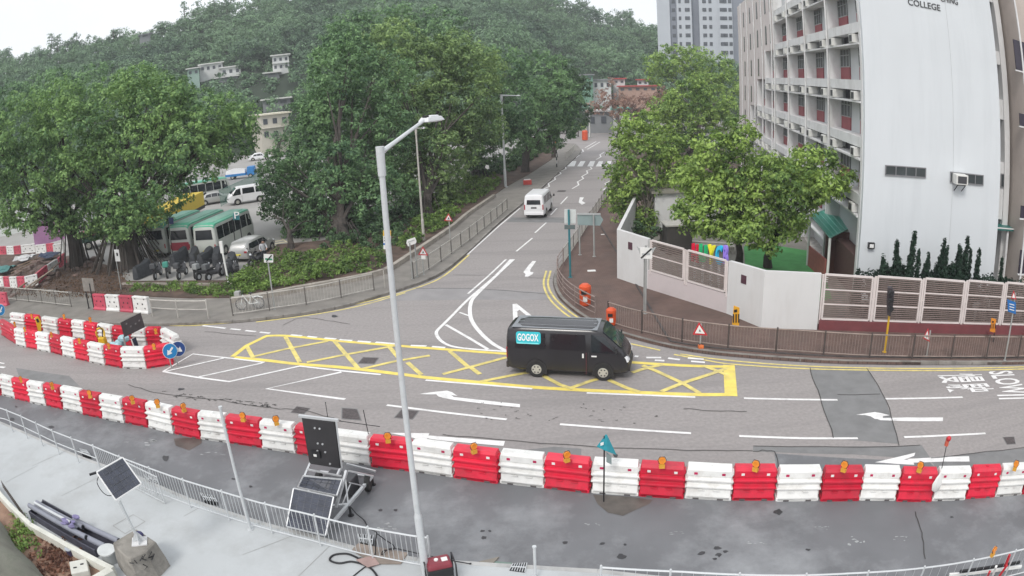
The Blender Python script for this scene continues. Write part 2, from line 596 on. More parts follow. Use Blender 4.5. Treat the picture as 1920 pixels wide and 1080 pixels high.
RK = pxl([(1168, 262), (1160, 290), (1152, 330), (1140, 362), (1112, 405), (1083, 448), (1052, 495), (1041, 512), (1038, 533), (1047, 557), (1070, 580), (1102, 602), (1135, 618),
          (1173, 631), (1240, 649), (1320, 663), (1413, 672), (1500, 678), (1580, 682), (1780, 684), (1920, 683), (2080, 676), (2300, 660)])
RKs = smoothline(RK, 4)
RI = pxl([(2300, 640), (1920, 632), (1533, 622), (1440, 610), (1360, 580), (1280, 555), (1160, 520), (1165, 430), (1180, 360), (1185, 262)])
poly = [(p.x, p.y) for p in RKs] + [(p.x, p.y) for p in RI]
poly = poly[:len(RKs)] + [(90, 20), (90, 60), (P(1185, 262).x+1, P(1185, 262).y)]
struct(MB().prism(poly, -0.02, 0.115), 'right_pavement', M_BRICK)
kerb('right_kerb', RKs, 1)
kerb('right_kerb', [Vector((p.x, p.y, 0))+Vector((0, .45, 0)) for p in RKs if p.x > P(1250, 650).x], 1, .10, .15, mat('kerb_dark', (.07, .06, .058), .8, .3, 2))

# grime along the gutters, also darkened to stand in for kerb contact shade
M_GUT = mat('gutter_grime_shade', (0.10, 0.088, 0.078), .75, .35, 1.2, dirt=(.2, .18, .17), dirt_amt=.8, dirt_scale=.8)
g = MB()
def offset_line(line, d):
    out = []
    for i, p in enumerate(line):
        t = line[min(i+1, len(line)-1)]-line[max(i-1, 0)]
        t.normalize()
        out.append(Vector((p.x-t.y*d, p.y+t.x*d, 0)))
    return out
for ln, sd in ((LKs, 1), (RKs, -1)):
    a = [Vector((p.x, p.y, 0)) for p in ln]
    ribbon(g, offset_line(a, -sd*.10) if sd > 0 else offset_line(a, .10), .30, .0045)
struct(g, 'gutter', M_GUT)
# ================================================================== road markings
Z1, Z2, Z3 = 0.008, 0.012, 0.016
_zc = [0]
def zinc():
    _zc[0] = (_zc[0]+1) % 24
    return _zc[0]*0.0003
# box junction
g = MB()
def yl(pts, w=0.22, z=Z1, mb=None):
    ribbon(mb or g, pxl(pts), w, z+zinc())
topl = smoothline(pxl([(497, 630), (540, 630), (640, 640), (780, 651), (950, 663), (1100, 672), (1190, 680), (1290, 686), (1372, 688)]), 5)
botl = smoothline(pxl([(440, 670), (500, 676), (560, 683), (650, 690), (760, 703), (800, 708), (900, 717), (1000, 726), (1100, 732), (1190, 736), (1300, 740), (1378, 740)]), 5)
ribbon(g, topl, 0.24, Z1-0.001)
ribbon(g, botl, 0.26, Z1-0.001)
yl([(436, 669), (463, 648), (500, 630)], 0.26, Z1+0.001)
yl([(1367, 685), (1371, 743)], 0.46, Z1+0.001)
struct(g, 'road_marking', M_YEL)
g = MB()
for q in ([(463, 650), (475, 672)], [(535, 632), (562, 680)], [(627, 640), (672, 692)], [(730, 651), (748, 672)], [(764, 680), (790, 703)], [(843, 658), (880, 690)], [(884, 690), (900, 702)],
          [(475, 669), (535, 655), (615, 640)], [(575, 680), (650, 665), (745, 648)], [(680, 692), (740, 678), (806, 667)], [(830, 702), (880, 689), (950, 670)],
          [(900, 716), (960, 704), (1010, 695)], [(1010, 700), (1050, 722), (1075, 730)], [(1070, 728), (1110, 714), (1150, 704)], [(1130, 708), (1175, 728), (1200, 736)],
          [(1185, 699), (1215, 690), (1245, 684)], [(1205, 686), (1230, 696), (1280, 719), (1312, 738)], [(1240, 735), (1280, 719), (1330, 703), (1366, 690)], [(1318, 686), (1345, 696), (1366, 705)]):
    yl(q, 0.2, Z2)
struct(g, 'road_marking', M_YEL2)
# double yellow lines
g = MB()
yline = smoothline(pxl([(-60, 556), (0, 570), (80, 581), (160, 589), (270, 604)]), 4)
ribbon(g, yline, 0.12, Z1)
y2 = smoothline(pxl([(270, 607), (340, 611), (400, 608), (500, 598), (600, 583), (700, 563), (790, 537), (835, 516), (880, 478)]), 4)
ribbon(g, y2, 0.12, Z1)
y3 = smoothline(pxl([(480, 604), (560, 594), (640, 581), (700, 567), (760, 549)]), 4)
ribbon(g, y3, 0.12, Z1)
for q in ([(1032, 508), (1027, 533), (1038, 557), (1062, 580), (1090, 600)], [(1024, 508), (1019, 533), (1030, 560), (1054, 584), (1080, 602)],
          [(1175, 643), (1238, 657)], [(1264, 665), (1320, 675), (1372, 683), (1500, 691), (1620, 694), (1760, 695), (1920, 692), (2050, 686)],
          [(1276, 664), (1330, 672), (1410, 680), (1500, 686), (1620, 690), (1760, 691), (1920, 688), (2050, 682)]):
    ribbon(g, smoothline(pxl(q), 5), 0.11, Z1)
struct(g, 'road_marking', M_YEL2)
# worn white and give-way dashes
g = MB()
def wl(pts, w=0.15, z=Z1, sm=False):
    q = pxl(pts)
    ribbon(g, smoothline(q, 5) if sm else q, w, z+zinc())
for q in ([(380, 611), (423, 616)], [(432, 617), (451, 619)], [(460, 620), (480, 622)], [(487, 623), (506, 625)], [(545, 628), (566, 630)], [(576, 631), (594, 633)], [(608, 634), (630, 636)],
          [(636, 637), (660, 639)], [(670, 640), (695, 642)], [(704, 642), (742, 645)], [(770, 648), (800, 649)], [(810, 650), (835, 652)],
          [(1190, 668), (1197, 669)], [(1212, 671), (1240, 671)], [(1253, 672), (1275, 675)], [(1290, 672), (1320, 674)], [(1296, 678), (1322, 680)], [(1228, 676), (1246, 677)]):
    wl(q, 0.16)
# chevron island of the side road
wl([(958, 487), (930, 517), (880, 560), (850, 590), (832, 608), (820, 620), (819, 628), (826, 638), (838, 646), (855, 651), (890, 655), (950, 659)], 0.16, Z1, True)
wl([(949, 487), (915, 519), (878, 551)], 0.13)
wl([(963, 487), (930, 518), (892, 555), (883, 570), (882, 590), (888, 607), (905, 628), (925, 645), (948, 658)], 0.2, Z2, True)
wl([(862, 586), (882, 593)], 0.12)
wl([(836, 609), (880, 634), (915, 655)], 0.16)
# parking bays / hatched bays
wl([(306, 697), (362, 664), (440, 673), (496, 680)], 0.13, Z1)
wl([(306, 697), (370, 708), (430, 716), (562, 687), (640, 696), (714, 703)], 0.14, Z1)
wl([(420, 672), (310, 697)], 0.12, Z2)
wl([(492, 681), (373, 707)], 0.12, Z2)
wl([(640, 698), (500, 729), (647, 749)], 0.15, Z1)
# lane lines
for q in ([(798, 713), (900, 721), (998, 729)], [(1100, 737), (1200, 741), (1304, 745)], [(1395, 747), (1480, 749), (1570, 750)], [(1660, 748), (1730, 747), (1805, 745)],
          [(1870, 742), (1960, 739)], [(1873, 748), (1960, 745)],
          [(725, 760), (835, 774), (950, 787)], [(1050, 796), (1170, 805), (1296, 813)], [(1386, 818), (1500, 822), (1608, 822)], [(1695, 820), (1770, 817), (1848, 813)],
          [(968, 472), (998, 447)], [(1003, 437), (1024, 418)], [(1032, 404), (1044, 391)], [(1051, 383), (1064, 369)],
          [(877, 478), (935, 425), (975, 391)], [(0, 688), (10, 689)], [(1085, 447), (1140, 368), (1160, 330)], [(-40, 674), (8, 682)], [(-40, 683), (8, 690)]):
    wl(q, 0.13)
# zebra crossing with zig-zags
for a, b, c, d in (((1063, 312), (1077, 312), (1081, 302), (1073, 302)), ((1082, 312), (1092, 312), (1098, 302), (1089, 302)),
                   ((1101, 312), (1112, 312), (1116, 302), (1107, 302)), ((1117, 312), (1128, 312), (1131, 302), (1123, 302)), ((1134, 312), (1143, 312), (1147, 302), (1138, 302))):
    g.poly([tuple(P(*q))[:2] + (Z1,) for q in (a, b, c, d)])
for q in ([(1013, 357), (1030, 350), (1028, 344), (1041, 337), (1040, 332), (1052, 326), (1049, 322), (1061, 317), (1060, 312)],
          [(1073, 354), (1085, 347), (1083, 341), (1094, 335), (1091, 331), (1102, 325), (1100, 320), (1110, 317), (1107, 313)],
          [(1080, 296), (1086, 291), (1083, 288), (1094, 284), (1092, 280)], [(1118, 299), (1127, 294), (1125, 290), (1133, 285)],
          [(1097, 277), (1118, 265)], [(1101, 280), (1125, 266)], [(1130, 357), (1140, 350), (1135, 344), (1146, 338)]):
    wl(q, 0.17)
# arrows
def shape(pts, z=Z1):
    g.poly([tuple(P(*q))[:2] + (z,) for q in pts])
shape([(835, 743), (975, 758), (975, 764), (905, 757), (850, 750), (828, 746)], Z1)
shape([(787, 739), (817, 735), (838, 733), (848, 736), (858, 743), (846, 741), (852, 746), (835, 747), (822, 744), (818, 740), (800, 740)], Z2)
shape([(728, 812), (805, 813), (800, 824), (797, 826)], Z1)
shape([(800, 817), (947, 828), (944, 837), (822, 826), (797, 822)], Z2)
shape([(1640, 867), (1716, 849), (1714, 855), (1695, 862), (1712, 864), (1714, 872)], Z1)
shape([(1700, 861), (1770, 857), (1817, 856), (1818, 866), (1770, 866), (1712, 868)], Z2)
shape([(1605, 778), (1625, 775), (1640, 773), (1652, 775), (1668, 779), (1655, 781), (1655, 786), (1640, 786), (1632, 781), (1622, 779)], Z2)
shape([(1640, 784), (1700, 783), (1768, 783), (1768, 790), (1700, 790), (1650, 788)], Z1)
shape([(998, 490), (1005, 490), (994, 506), (994, 510), (1000, 511), (998, 515), (990, 519), (984, 519), (985, 514), (981, 511), (990, 499)], Z1)
shape([(1087, 370), (1095, 370), (1091, 377), (1098, 381), (1091, 384), (1085, 380)], Z1)
# give-way triangle
for q in ([(965, 570), (1002, 600)], [(965, 570), (967, 612)], [(966, 612), (1003, 600)]):
    wl(q, 0.22, Z2)
g.poly([tuple(P(*q))[:2] + (Z1,) for q in ((965, 571), (975, 580), (966, 586))])
struct(g, 'road_marking', M_WHT)
def ground_text(txt, corners, name, offset=0.0):
    """corners in px: origin(lower left), lower right, upper left, upper right"""
    me, bb = text_mesh(txt, offset=offset)
    o, xr, yu, xy = [P(*c) for c in corners]
    for v in me.vertices:
        a = (v.co.x-bb[0])/(bb[1]-bb[0])
        b = (v.co.y-bb[2])/(bb[3]-bb[2])
        p = o*(1-a)*(1-b) + xr*a*(1-b) + yu*(1-a)*b + xy*a*b
        v.co = (p.x, p.y, Z2)
    me.materials.clear()
    me.materials.append(M_WHT)
    ob = bpy.data.objects.new(name, me)
    COL.objects.link(ob)
    ob['kind'] = 'structure'
ground_text('SLOW', ((1852, 697), (1882, 740), (1896, 695), (1930, 737)), 'road_marking', 0.02)
ground_text('慢', ((1756, 702), (1766, 719), (1839, 700), (1851, 716)), 'road_marking', 0.012)
ground_text('駛', ((1770, 722), (1782, 738), (1852, 718), (1868, 734)), 'road_marking', 0.012)
# patches, trench scars and covers
def patch(pts, m, name, z=0.004):
    q = [P(*a) for a in pts]
    struct(MB().poly([(p.x, p.y, z) for p in q]), name, m)
patch([(1518, 690), (1625, 690), (1660, 750), (1685, 832), (1563, 822), (1537, 745)], M_ASPH2, 'road_patch')
patch([(1412, 837), (1600, 837), (1728, 835), (1745, 860), (1600, 852), (1412, 846)], M_ASPH2, 'road_patch')
patch([(1742, 858), (1850, 847), (1990, 832), (1990, 880), (1820, 890), (1760, 886)], M_ASPH2, 'road_patch')
patch([(1452, 850), (1740, 864), (1760, 884), (1700, 884), (1456, 880)], M_WORN, 'road_patch')
patch([(640, 540), (880, 540), (1030, 548), (1030, 562), (860, 562), (640, 566)], mat('asphalt_mid', (0.27, 0.26, 0.26), 0.85, 0.1, 1), 'road_patch')
patch([(960, 408), (1075, 408), (1072, 418), (948, 417)], M_ASPH2, 'road_patch')
patch([(30, 690), (130, 705), (150, 725), (85, 718), (35, 705)], M_ASPH2, 'road_patch')
patch([(975, 845), (1040, 838), (1090, 842), (1090, 862), (1030, 860), (960, 850)], M_ASPH2, 'road_patch')
M_STAIN = mat('damp_stain', (0.10, 0.088, 0.078), 0.6, 0.3, 2)
def blob(cx, cy, rx, ry, m, name, n=14, jit=0.25, z=0.010):
    pts = []
    for i in range(n):
        t = 2*math.pi*i/n
        k = 1+random.uniform(-jit, jit)
        pts.append((cx+rx*k*math.cos(t), cy+ry*k*math.sin(t)))
    q = [P(*a) for a in pts]
    struct(MB().poly([(p.x, p.y, z) for p in q]), name, m)
patch([(326, 823), (345, 821), (380, 822), (378, 832), (355, 845), (330, 836)], M_STAIN, 'road_stain', 0.010)
patch([(1112, 928), (1180, 932), (1224, 938), (1218, 945), (1185, 960), (1168, 968), (1140, 962), (1120, 945)], M_STAIN, 'road_stain', 0.010)
M_DARK = mat('oil_spot', (0.035, 0.035, 0.038), 0.5, 0.3, 4)
for cx, cy, rx, ry in ((1459, 960, 10, 6), (1315, 1038, 7, 4), (1347, 1040, 6, 4), (1360, 1034, 5, 3), (1345, 1028, 8, 3), (1340, 1048, 4, 2), (908, 1009, 5, 3), (905, 996, 4, 2), (918, 996, 3, 2),
                       (1515, 1031, 6, 2), (713, 957, 4, 2), (742, 957, 4, 3), (311, 859, 6, 5), (438, 898, 5, 2), (96, 801, 8, 3), (20, 787, 6, 3), (30, 763, 3, 2), (470, 913, 3, 2), (1060, 1018, 5, 3),
                       (1165, 1043, 8, 5), (1130, 1020, 5, 2), (1172, 1022, 3, 2), (1785, 970, 3, 2), (627, 593, 6, 2), (1155, 855, 5, 3), (340, 730, 6, 2)):
    blob(cx, cy, rx, ry, M_DARK, 'road_stain', 9, 0.35)
M_PALE = mat('cement_dust', (0.33, 0.34, 0.34), 0.9, 0.3, 2)
for cx, cy, rx, ry in ((260, 830, 32, 6), (1690, 1010, 14, 4), (1605, 1015, 16, 10), (720, 985, 30, 8), (1540, 990, 14, 4), (1420, 1020, 18, 4), (1110, 985, 14, 3), (400, 850, 22, 3), (1270, 1000, 14, 3),
                       (760, 820, 0.1, 0.1)):
    if rx > 1:
        for _ in range(7):
            blob(cx+random.uniform(-rx, rx), cy+random.uniform(-ry, ry), rx*random.uniform(.08, .25), ry*random.uniform(.08, .25), M_PALE, 'road_stain', 9, 0.5)
# dark crack lines in the asphalt
g = MB()
def crack(pts, w=0.035):
    q = pxl(pts)
    q = smoothline(q, 5)
    q = [p+Vector((random.uniform(-.03, .03), random.uniform(-.04, .04), 0)) for p in q]
    ribbon(g, q, w, 0.0195+zinc()*0.2)
for q in ([(1518, 690), (1537, 745), (1563, 822)], [(1625, 690), (1660, 750), (1685, 835)], [(1412, 837), (1725, 835)], [(1412, 846), (1452, 848), (1458, 880)],
          [(830, 816), (900, 822), (1100, 838), (1290, 845), (1410, 846)], [(1745, 860), (1850, 847), (1990, 832)], [(240, 722), (300, 738), (360, 745), (420, 752), (500, 765), (560, 768)],
          [(530, 610), (560, 597), (590, 598), (655, 608)], [(850, 516), (930, 517)], [(780, 541), (900, 542), (1030, 552)], [(1280, 767), (1340, 771), (1400, 772)],
          [(1570, 741), (1650, 740)], [(990, 521), (1035, 523)], [(970, 380), (1120, 383)], [(384, 622), (480, 631)], [(965, 412), (1070, 412)], [(560, 766), (640, 790)],
          [(1715, 960), (1727, 1000), (1736, 1050)], [(1100, 257), (1060, 258)]):
    crack(q, 0.03)
for _ in range(42):
    cx, cy = random.uniform(300, 520), 0
    cy = 738 + (cx-300)*0.11 + random.uniform(-4, 4)
    crack([(cx, cy), (cx+random.uniform(4, 10), cy+random.uniform(-1, 2.5))], 0.035)
for _ in range(34):
    cx = random.uniform(880, 1230)
    cy = 765+(cx-880)*0.03+random.uniform(-14, 22)
    crack([(cx, cy), (cx+random.uniform(2, 5), cy+random.uniform(-1, 1))], 0.02)
struct(g, 'road_crack', mat('crack_dark', (0.05, 0.047, 0.045), 0.9))
# covers
M_IRON = mat('cast_iron', (0.10, 0.085, 0.085), 0.6, 0.3, 8, metal=0.3, bump=0.5, bscale=80)
def cover(pts, label, grp='iron covers set in the carriageway'):
    q = [P(*a) for a in pts]
    c = sum(q, Vector())/len(q)
    t = thing('manhole_cover', label, 'manhole cover', (c.x, c.y, 0.004), 0, grp)
    q = [p-c for p in q]
    MB().prism([(p.x, p.y) for p in q], -0.01, 0.006).build('frame', M_ASPH2, t)
    g = MB()
    i = [p*0.9 for p in q]
    g.prism([(p.x, p.y) for p in i], 0.0, 0.011)
    g.build('lid', M_IRON, t)
cover([(680, 670), (711, 671), (702, 683), (670, 682)], 'dark square manhole cover inside the yellow box, left of the lamp post')
cover([(752, 768), (786, 771), (774, 787), (738, 784)], 'square manhole cover just behind the large lamp post, below the lane line')
cover([(556, 762), (582, 766), (570, 777), (544, 774)], 'square manhole cover behind the barrier row, left of the tilted black panel')
cover([(640, 765), (670, 767), (678, 789), (640, 786)], 'pale square cover right of the tilted black panel')
cover([(1880, 820), (1902, 819), (1905, 833), (1888, 834)], 'small square cover at the right end of the carriageway')
cover([(1046, 357), (1062, 357), (1060, 360), (1044, 360)], 'narrow dark cover in the side road ahead of the white van')
# ================================================================== water-filled barriers
def facing(p):
    return math.atan2(-p[0], p[1])
def make_barrier(kind, label):
    m = M_RED if kind == 'red' else M_WPL
    t = thing('plastic_barrier', label, 'barrier', (0, 0, 0), 0, 'red and white water-filled barriers')
    prof = [(.25, 0), (.25, .10), (.19, .33), (.25, .37), (.25, .43), (.165, .47), (.165, .54), (.235, .58), (.235, .64), (.14, .68), (.175, .72), (.175, .90), (.13, .98)]
    ring = [(y, z) for y, z in prof] + [(-y, z) for y, z in prof[::-1]]
    g = MB()
    xs = (-.585, -.565, .565, .585)
    sc = (.93, 1, 1, .93)
    g.loft([[(x, y*s, max(z*(s if z > .5 else 1), 0)) for y, z in ring] for x, s in zip(xs, sc)])
    for s in (-1, 1):
        for z in (.18, .50, .80) if s > 0 else (.34, .66):
            g.box((s*.60, 0, z), (.06, .20, .11))
        for x in (-.3, .1):
            g.box((x+.1, s*.222, .30), (.18, .05, .035))
    for zr_, yr_ in ((.40, .515), (.61, .485)):
        g.box((0, 0, zr_), (1.25, yr_, .05))
    g.box((0, 0, .055), (1.22, .50, .09)).box((0, 0, .82), (1.21, .34, .13), taper=.97)
    g.k = 1
    for x in (-.32, .32):
        for s in (-1, 1):
            g.box((x, s*.253, .03), (.16, .012, .05))
    g.build('body', [m, mat('slot_shadow', (.10, .09, .09), .8)], t, bevel=.012)
    MB().cyl((.0, 0, .965), (.0, 0, 1.0), .07, .06, 10).build('filler_cap', m, t)
    for x in (-.36, .36):
        MB().box((x, -.178, .80), (.09, .012, .07)).build('reflector', M_WPL if kind == 'red' else mat('reflector_red', (0.45, 0.01, 0.08), 0.3), t)
    return t
PROTO = {}
NCOUNT = {}
def place_barrier(kind, a, b, row, order_txt, depth=0.25, z=0.0, zs=1.0):
    """a, b: the two ends of its camera-side foot"""
    key = (row, kind)
    NCOUNT[key] = NCOUNT.get(key, 0)+1
    lab = '%s barrier, %s %s one from left %s' % (kind, ORD[NCOUNT[key]-1], kind, order_txt)
    d = (b-a)
    L = d.length
    d.normalize()
    n = Vector((-d.y, d.x, 0))
    c = (a+b)/2 + n*depth
    rz = math.atan2(d.y, d.x)
    sc = (L/1.25, 1, zs)
    if kind not in PROTO:
        PROTO[kind] = make_barrier(kind, lab)
        t = PROTO[kind]
        KIDS[t.name] = [(k, []) for k in kids(t)]
        t.location = (c.x, c.y, z)
        t.rotation_euler = (0, 0, rz)
        t.scale = sc
    else:
        t = dup(PROTO[kind], (c.x+random.uniform(-.02, .02), c.y+random.uniform(-.04, .04), z), rz + random.uniform(-.035, .035), lab, scale=sc)
        t.rotation_euler.x = random.uniform(-.02, .02)
    return t
ROW1 = [(-75, 723), (-30, 735), (2, 742), (28, 748), (57, 755), (87, 761), (118, 768), (156, 777), (193, 785), (235, 793), (278, 802), (327, 813), (377, 823), (428, 830), (492, 841), (555, 851), (623, 863), (695, 875),
        (772, 885), (850, 896), (935, 907), (1020, 916), (1107, 925), (1197, 931), (1283, 935), (1372, 940), (1453, 940), (1535, 940), (1610, 940), (1680, 940), (1747, 940), (1810, 937), (1865, 933), (1915, 928), (1965, 923)]
for i, (a, b) in enumerate(zip(ROW1, ROW1[1:])):
    kind = 'red' if i % 2 == 1 else 'white'
    if kind == 'white' and i == 0:
        pass
    place_barrier(kind, P(*a), P(*b), 'front', 'in the long roadside row')
ISL_F = [(2, 628), (30, 647), (49, 652), (70, 656), (95, 661), (117, 667), (142, 673), (168, 679), (198, 685), (230, 691), (275, 692), (326, 684)]
for i, (a, b) in enumerate(zip(ISL_F, ISL_F[1:])):
    place_barrier('red' if i % 2 == 0 else 'white', P(*a), P(*b), 'islf', 'on near side of barrier island')
ISL_B = [('white', (20, 616), (47, 620)), ('red', (48, 620), (74, 623)), ('white', (80, 625), (110, 630)), ('red', (111, 630), (135, 634)), ('white', (136, 634), (160, 637)), ('red', (161, 637), (184, 642)),
         ('white', (185, 642), (211, 647)), ('red', (213, 647), (248, 652)), ('white', (250, 652), (276, 653)), ('red', (277, 652), (303, 652)), ('white', (304, 652), (328, 668))]
for k, a, b in ISL_B:
    place_barrier(k, P(*a), P(*b), 'islb', 'on far side of barrier island')
# the holed barriers by the left railing and round the dug-up ground
def make_holed(kind, label):
    m = mat('plastic_red_faded', (0.50, 0.07, 0.11), 0.5, 0.15, 3, objvar=.15) if kind == 'red' else M_WPL
    t = thing('holed_barrier', label, 'barrier', (0, 0, 0), 0, 'faded holed barriers on the left')
    g = MB()
    prof = [(.20, 0), (.20, .08), (.13, .16), (.10, .78), (.12, .84), (.12, .92)]
    ring = prof + [(-y, z) for y, z in prof[::-1]]
    g.loft([[(x, y, z) for y, z in ring] for x in (-.47, .47)])
    g.k = 1
    for x in (-.28, .28):
        for z in (.80, .52, .28):
            for s in (-1, 1):
                g.box((x*(1 if z != .52 else .55), s*(.115 if z != .80 else .108), z), (.07, .03, .09 if z < .7 else .06))
    g.build('body', [m, M_BLK], t, bevel=.012)
    MB().cyl((.3, 0, .91), (.3, 0, .95), .05, n=8).build('filler_cap', m, t)
    return t
HP = {}
def place_holed(kind, a, b, label, z=0.115):
    d = b-a
    L = d.length
    d.normalize()
    n = Vector((-d.y, d.x, 0))
    c = (a+b)/2+n*.2
    rz = math.atan2(d.y, d.x)
    if kind not in HP:
        t = HP[kind] = make_holed(kind, label)
        KIDS[t.name] = [(k, []) for k in kids(t)]
        t.location, t.rotation_euler, t.scale = (c.x, c.y, z), (0, 0, rz), (L/.96, 1, 1.05)
    else:
        dup(HP[kind], (c.x, c.y, z), rz, label, scale=(L/.96, 1, 1.05))
place_holed('red', P(176, 584), P(199, 586), 'faded red holed barrier leaning on the left railing, next to the two-legged board')
place_holed('white', P(200, 586), P(225, 588), 'white holed barrier on the left pavement between two faded red ones')
place_holed('red', P(226, 588), P(250, 590), 'faded red holed barrier between two white ones by the left railing')
place_holed('white', P(251, 590), P(279, 593), 'white holed barrier at the right end of the four by the left railing')
cr = 260/1337.0
def cpx(l):
    return [(a*cr, 370+b*cr) for a, b in l]
WORK = [('white', (-40, 885), (35, 885)), ('red', (38, 885), (92, 890)), ('white', (95, 890), (165, 890)), ('red', (170, 888), (242, 890)), ('white', (248, 892), (372, 865)), ('red', (380, 855), (482, 765)), ('white', (488, 765), (582, 705)),
        ('red', (590, 700), (655, 640))]
wl_ = ['white barrier at the far left of the roadworks front row', 'red barrier, first red in the front row of the far left roadworks', 'white barrier between two red ones in the roadworks front row', 'red barrier, second red in the roadworks front row',
       'white holed barrier at the corner of the roadworks row', 'red barrier just round the corner of the roadworks row', 'white barrier on the slanting side of the roadworks by the tree', 'dark red barrier at the far end of the slanting roadworks side']
for (k, a, b), l in zip(WORK, wl_):
    (a, b) = cpx([a, b])
    place_holed(k, P(*a), P(*b), l, 0.05)
WB = [('red', (-60, 566), (60, 566)), ('white', (62, 566), (132, 566)), ('red', (135, 566), (200, 560)), ('white', (202, 558), (340, 545)), ('white', (342, 560), (448, 552)), ('red', (450, 550), (514, 546)), ('white', (516, 560), (610, 545))]
wl_ = ['red barrier at the far left of the roadworks back row', 'white barrier, second in the roadworks back row', 'red barrier, third in the roadworks back row', 'white barrier behind the rubble in the roadworks back row',
       'white barrier in front of the pink hoarding, left one', 'red barrier below the pink hoarding', 'white barrier below the pink hoarding, beside the tree trunk']
for (k, a, b), l in zip(WB, wl_):
    (a, b) = cpx([a, b])
    place_holed(k, P(*a), P(*b), l, 0.05)
# red barrier lying by the left edge
place_holed('red', P(-8, 575), P(13, 577), 'red barrier cut by the left edge of the picture, beside the railing end')

# amber warning lamps
t = thing('warning_lamp', '', 'warning lamp', (0, 0, 0), 0, 'amber warning lamps on the barriers')
g = MB().box((0, 0, .05), (.13, .10, .10)).box((0, 0, .11), (.05, .05, .04))
g.build('battery_case', mat('amber_case', (0.65, 0.33, 0.04), 0.5), t)
g = MB().cyl((0, -.035, .20), (0, .035, .20), .085, n=14)
g.build('lens', M_AMB, t, smooth=True)
g = MB().tube([(-.06, 0, .1), (-.10, 0, .2), (-.06, 0, .29), (.06, 0, .29), (.10, 0, .2), (.06, 0, .1)], .008)
g.build('bracket', M_BLK, t)
lamp0 = t
KIDS[t.name] = [(k, []) for k in kids(t)]
LMP = [(40, 717), (99, 730), (170, 746), (250, 757), (297, 764), (346, 772), (457, 790), (519, 797), (728, 830), (889, 850), (1063, 866), (1241, 877), (1416, 883), (1581, 884), (1723, 885), (1902, 882)]
for i, (x, y) in enumerate(LMP):
    p = P(x, y, 1.0)
    q = PD(x, y, dist(p)+0.0)
    lab = 'amber warning lamp, %s from the left on the long roadside row' % ORD[i]
    if i == 0:
        lamp0.location = p
        lamp0.rotation_euler = (0, 0, facing(p))
        lamp0['label'] = lab
    else:
        dup(lamp0, p, facing(p)+random.uniform(-.6, .6), lab, scale=(1.15,)*3)
for i, (x, y) in enumerate([(60, 597), (121, 598), (170, 604), (293, 626), (47, 622), (97, 632), (150, 644), (205, 654), (290, 655), (28, 612)]):
    p = P(x, y, 1.0)
    dup(lamp0, p, facing(p)+random.uniform(-.6, .6), 'amber warning lamp on the barrier island, %s one of the %s side' % (ORD[i if i < 4 else i-4], 'far' if i < 4 else 'near'))

# ================================================================== railings
def railing(name, label, pts, h=1.0, step=2.0, z0=0.115, style='bars', pitch=0.14, m=M_GALV, rail_r=.024, group=None, bar_r=.009, post_r=.028, postm=None):
    line = [Vector((p[0], p[1], 0)) for p in pts]
    t = thing(name, label, 'railing', (line[0].x, line[0].y, z0), 0, group)
    o = line[0]
    line = [p-o for p in line]
    posts = along(line, step)
    for p in posts:
        MB().cyl((p.x, p.y, 0), (p.x, p.y, h+.01), post_r, n=8).ball((p.x, p.y, h+.012), post_r*1.1, 6, 4).build('post', postm or m, t)
    fine = along(line, pitch)
    nper = max(1, round(step/pitch))
    for i in range(len(posts)-1):
        seg = fine[i*nper:(i+1)*nper+1]
        if len(seg) < 2:
            continue
        seg = [posts[i]]+seg[1:-1]+[posts[i+1]]
        g = MB()
        g.tube([(p.x, p.y, h-.03) for p in seg], rail_r, 6)
        if style == 'bars':
            g.tube([(p.x, p.y, .12) for p in seg], rail_r*.8, 6)
            for p in seg[1:-1]:
                g.cyl((p.x, p.y, .12), (p.x, p.y, h-.03), bar_r, n=4, cap=False)
        elif style == 'rails2':
            g.tube([(p.x, p.y, h*.5) for p in seg], rail_r*.8, 6)
        elif style == 'rails4':
            for k in (.22, .48, .74):
                g.tube([(p.x, p.y, h*k) for p in seg], rail_r*.7, 6)
        g.build('railing_panel', m, t)
    return t
near = [P(x, y, 0.12) for x, y in ((-60, 790), (15, 806), (47, 820), (77, 835), (113, 853), (154, 870), (190, 884))]
railing('pedestrian_railing', 'two-rail galvanised railing at the far left of the pale near pavement', near, 1.0, 1.35, .12, 'rails2')
near2 = [P(x, y, 0.12) for x, y in ((190, 884), (250, 910), (352, 950), (422, 973), (498, 997), (583, 1019), (677, 1044), (780, 1064), (887, 1078))]
railing('pedestrian_railing', 'barred galvanised railing running from the small solar panel past the lamp post', near2, 1.0, 1.55, .12, 'bars', .13)
near3 = [P(x, y, 1.12) for x, y in ((1127, 1062), (1280, 1070), (1373, 1075), (1490, 1077), (1598, 1073), (1697, 1067), (1787, 1056), (1920, 1028), (2040, 995))]
railing('pedestrian_railing', 'curved galvanised railing cut by the bottom right edge of the picture', near3, 1.0, 1.5, .12, 'bars', .25, bar_r=.005)
# loose barred gate leaning
a, b = P(252, 915, .12), P(310, 945, .12)
t = thing('loose_gate', 'loose barred railing panel standing open beside the small solar panel', 'gate', a)
g = MB()
d = b-a
for k in range(12):
    p = d*(k/11)
    g.cyl((p.x, p.y, .05), (p.x, p.y, .95), .012 if 0 < k < 11 else .022, n=5)
g.build('bars', M_GALV, t)
MB().bar((0, 0, .05), (d.x, d.y, .05), .03).bar((0, 0, .95), (d.x, d.y, .95), .03).bar((0, 0, .03), (0, 0, .97), .035).bar((d.x, d.y, .03), (d.x, d.y, .97), .035).build('frame', M_GALV, t)
lr = pxl([(-160, 538), (13, 562), (80, 569), (157, 578)], .115)
railing('pedestrian_railing', 'dull mesh railing at the far left, from the picture edge to the two-legged board', lr, 1.0, 2.0, .115, 'bars', .25, M_RAIL, rail_r=.032, postm=M_RPOST)
lr = pxl([(287, 593), (330, 596), (375, 597), (403, 596), (433, 592)], .115)
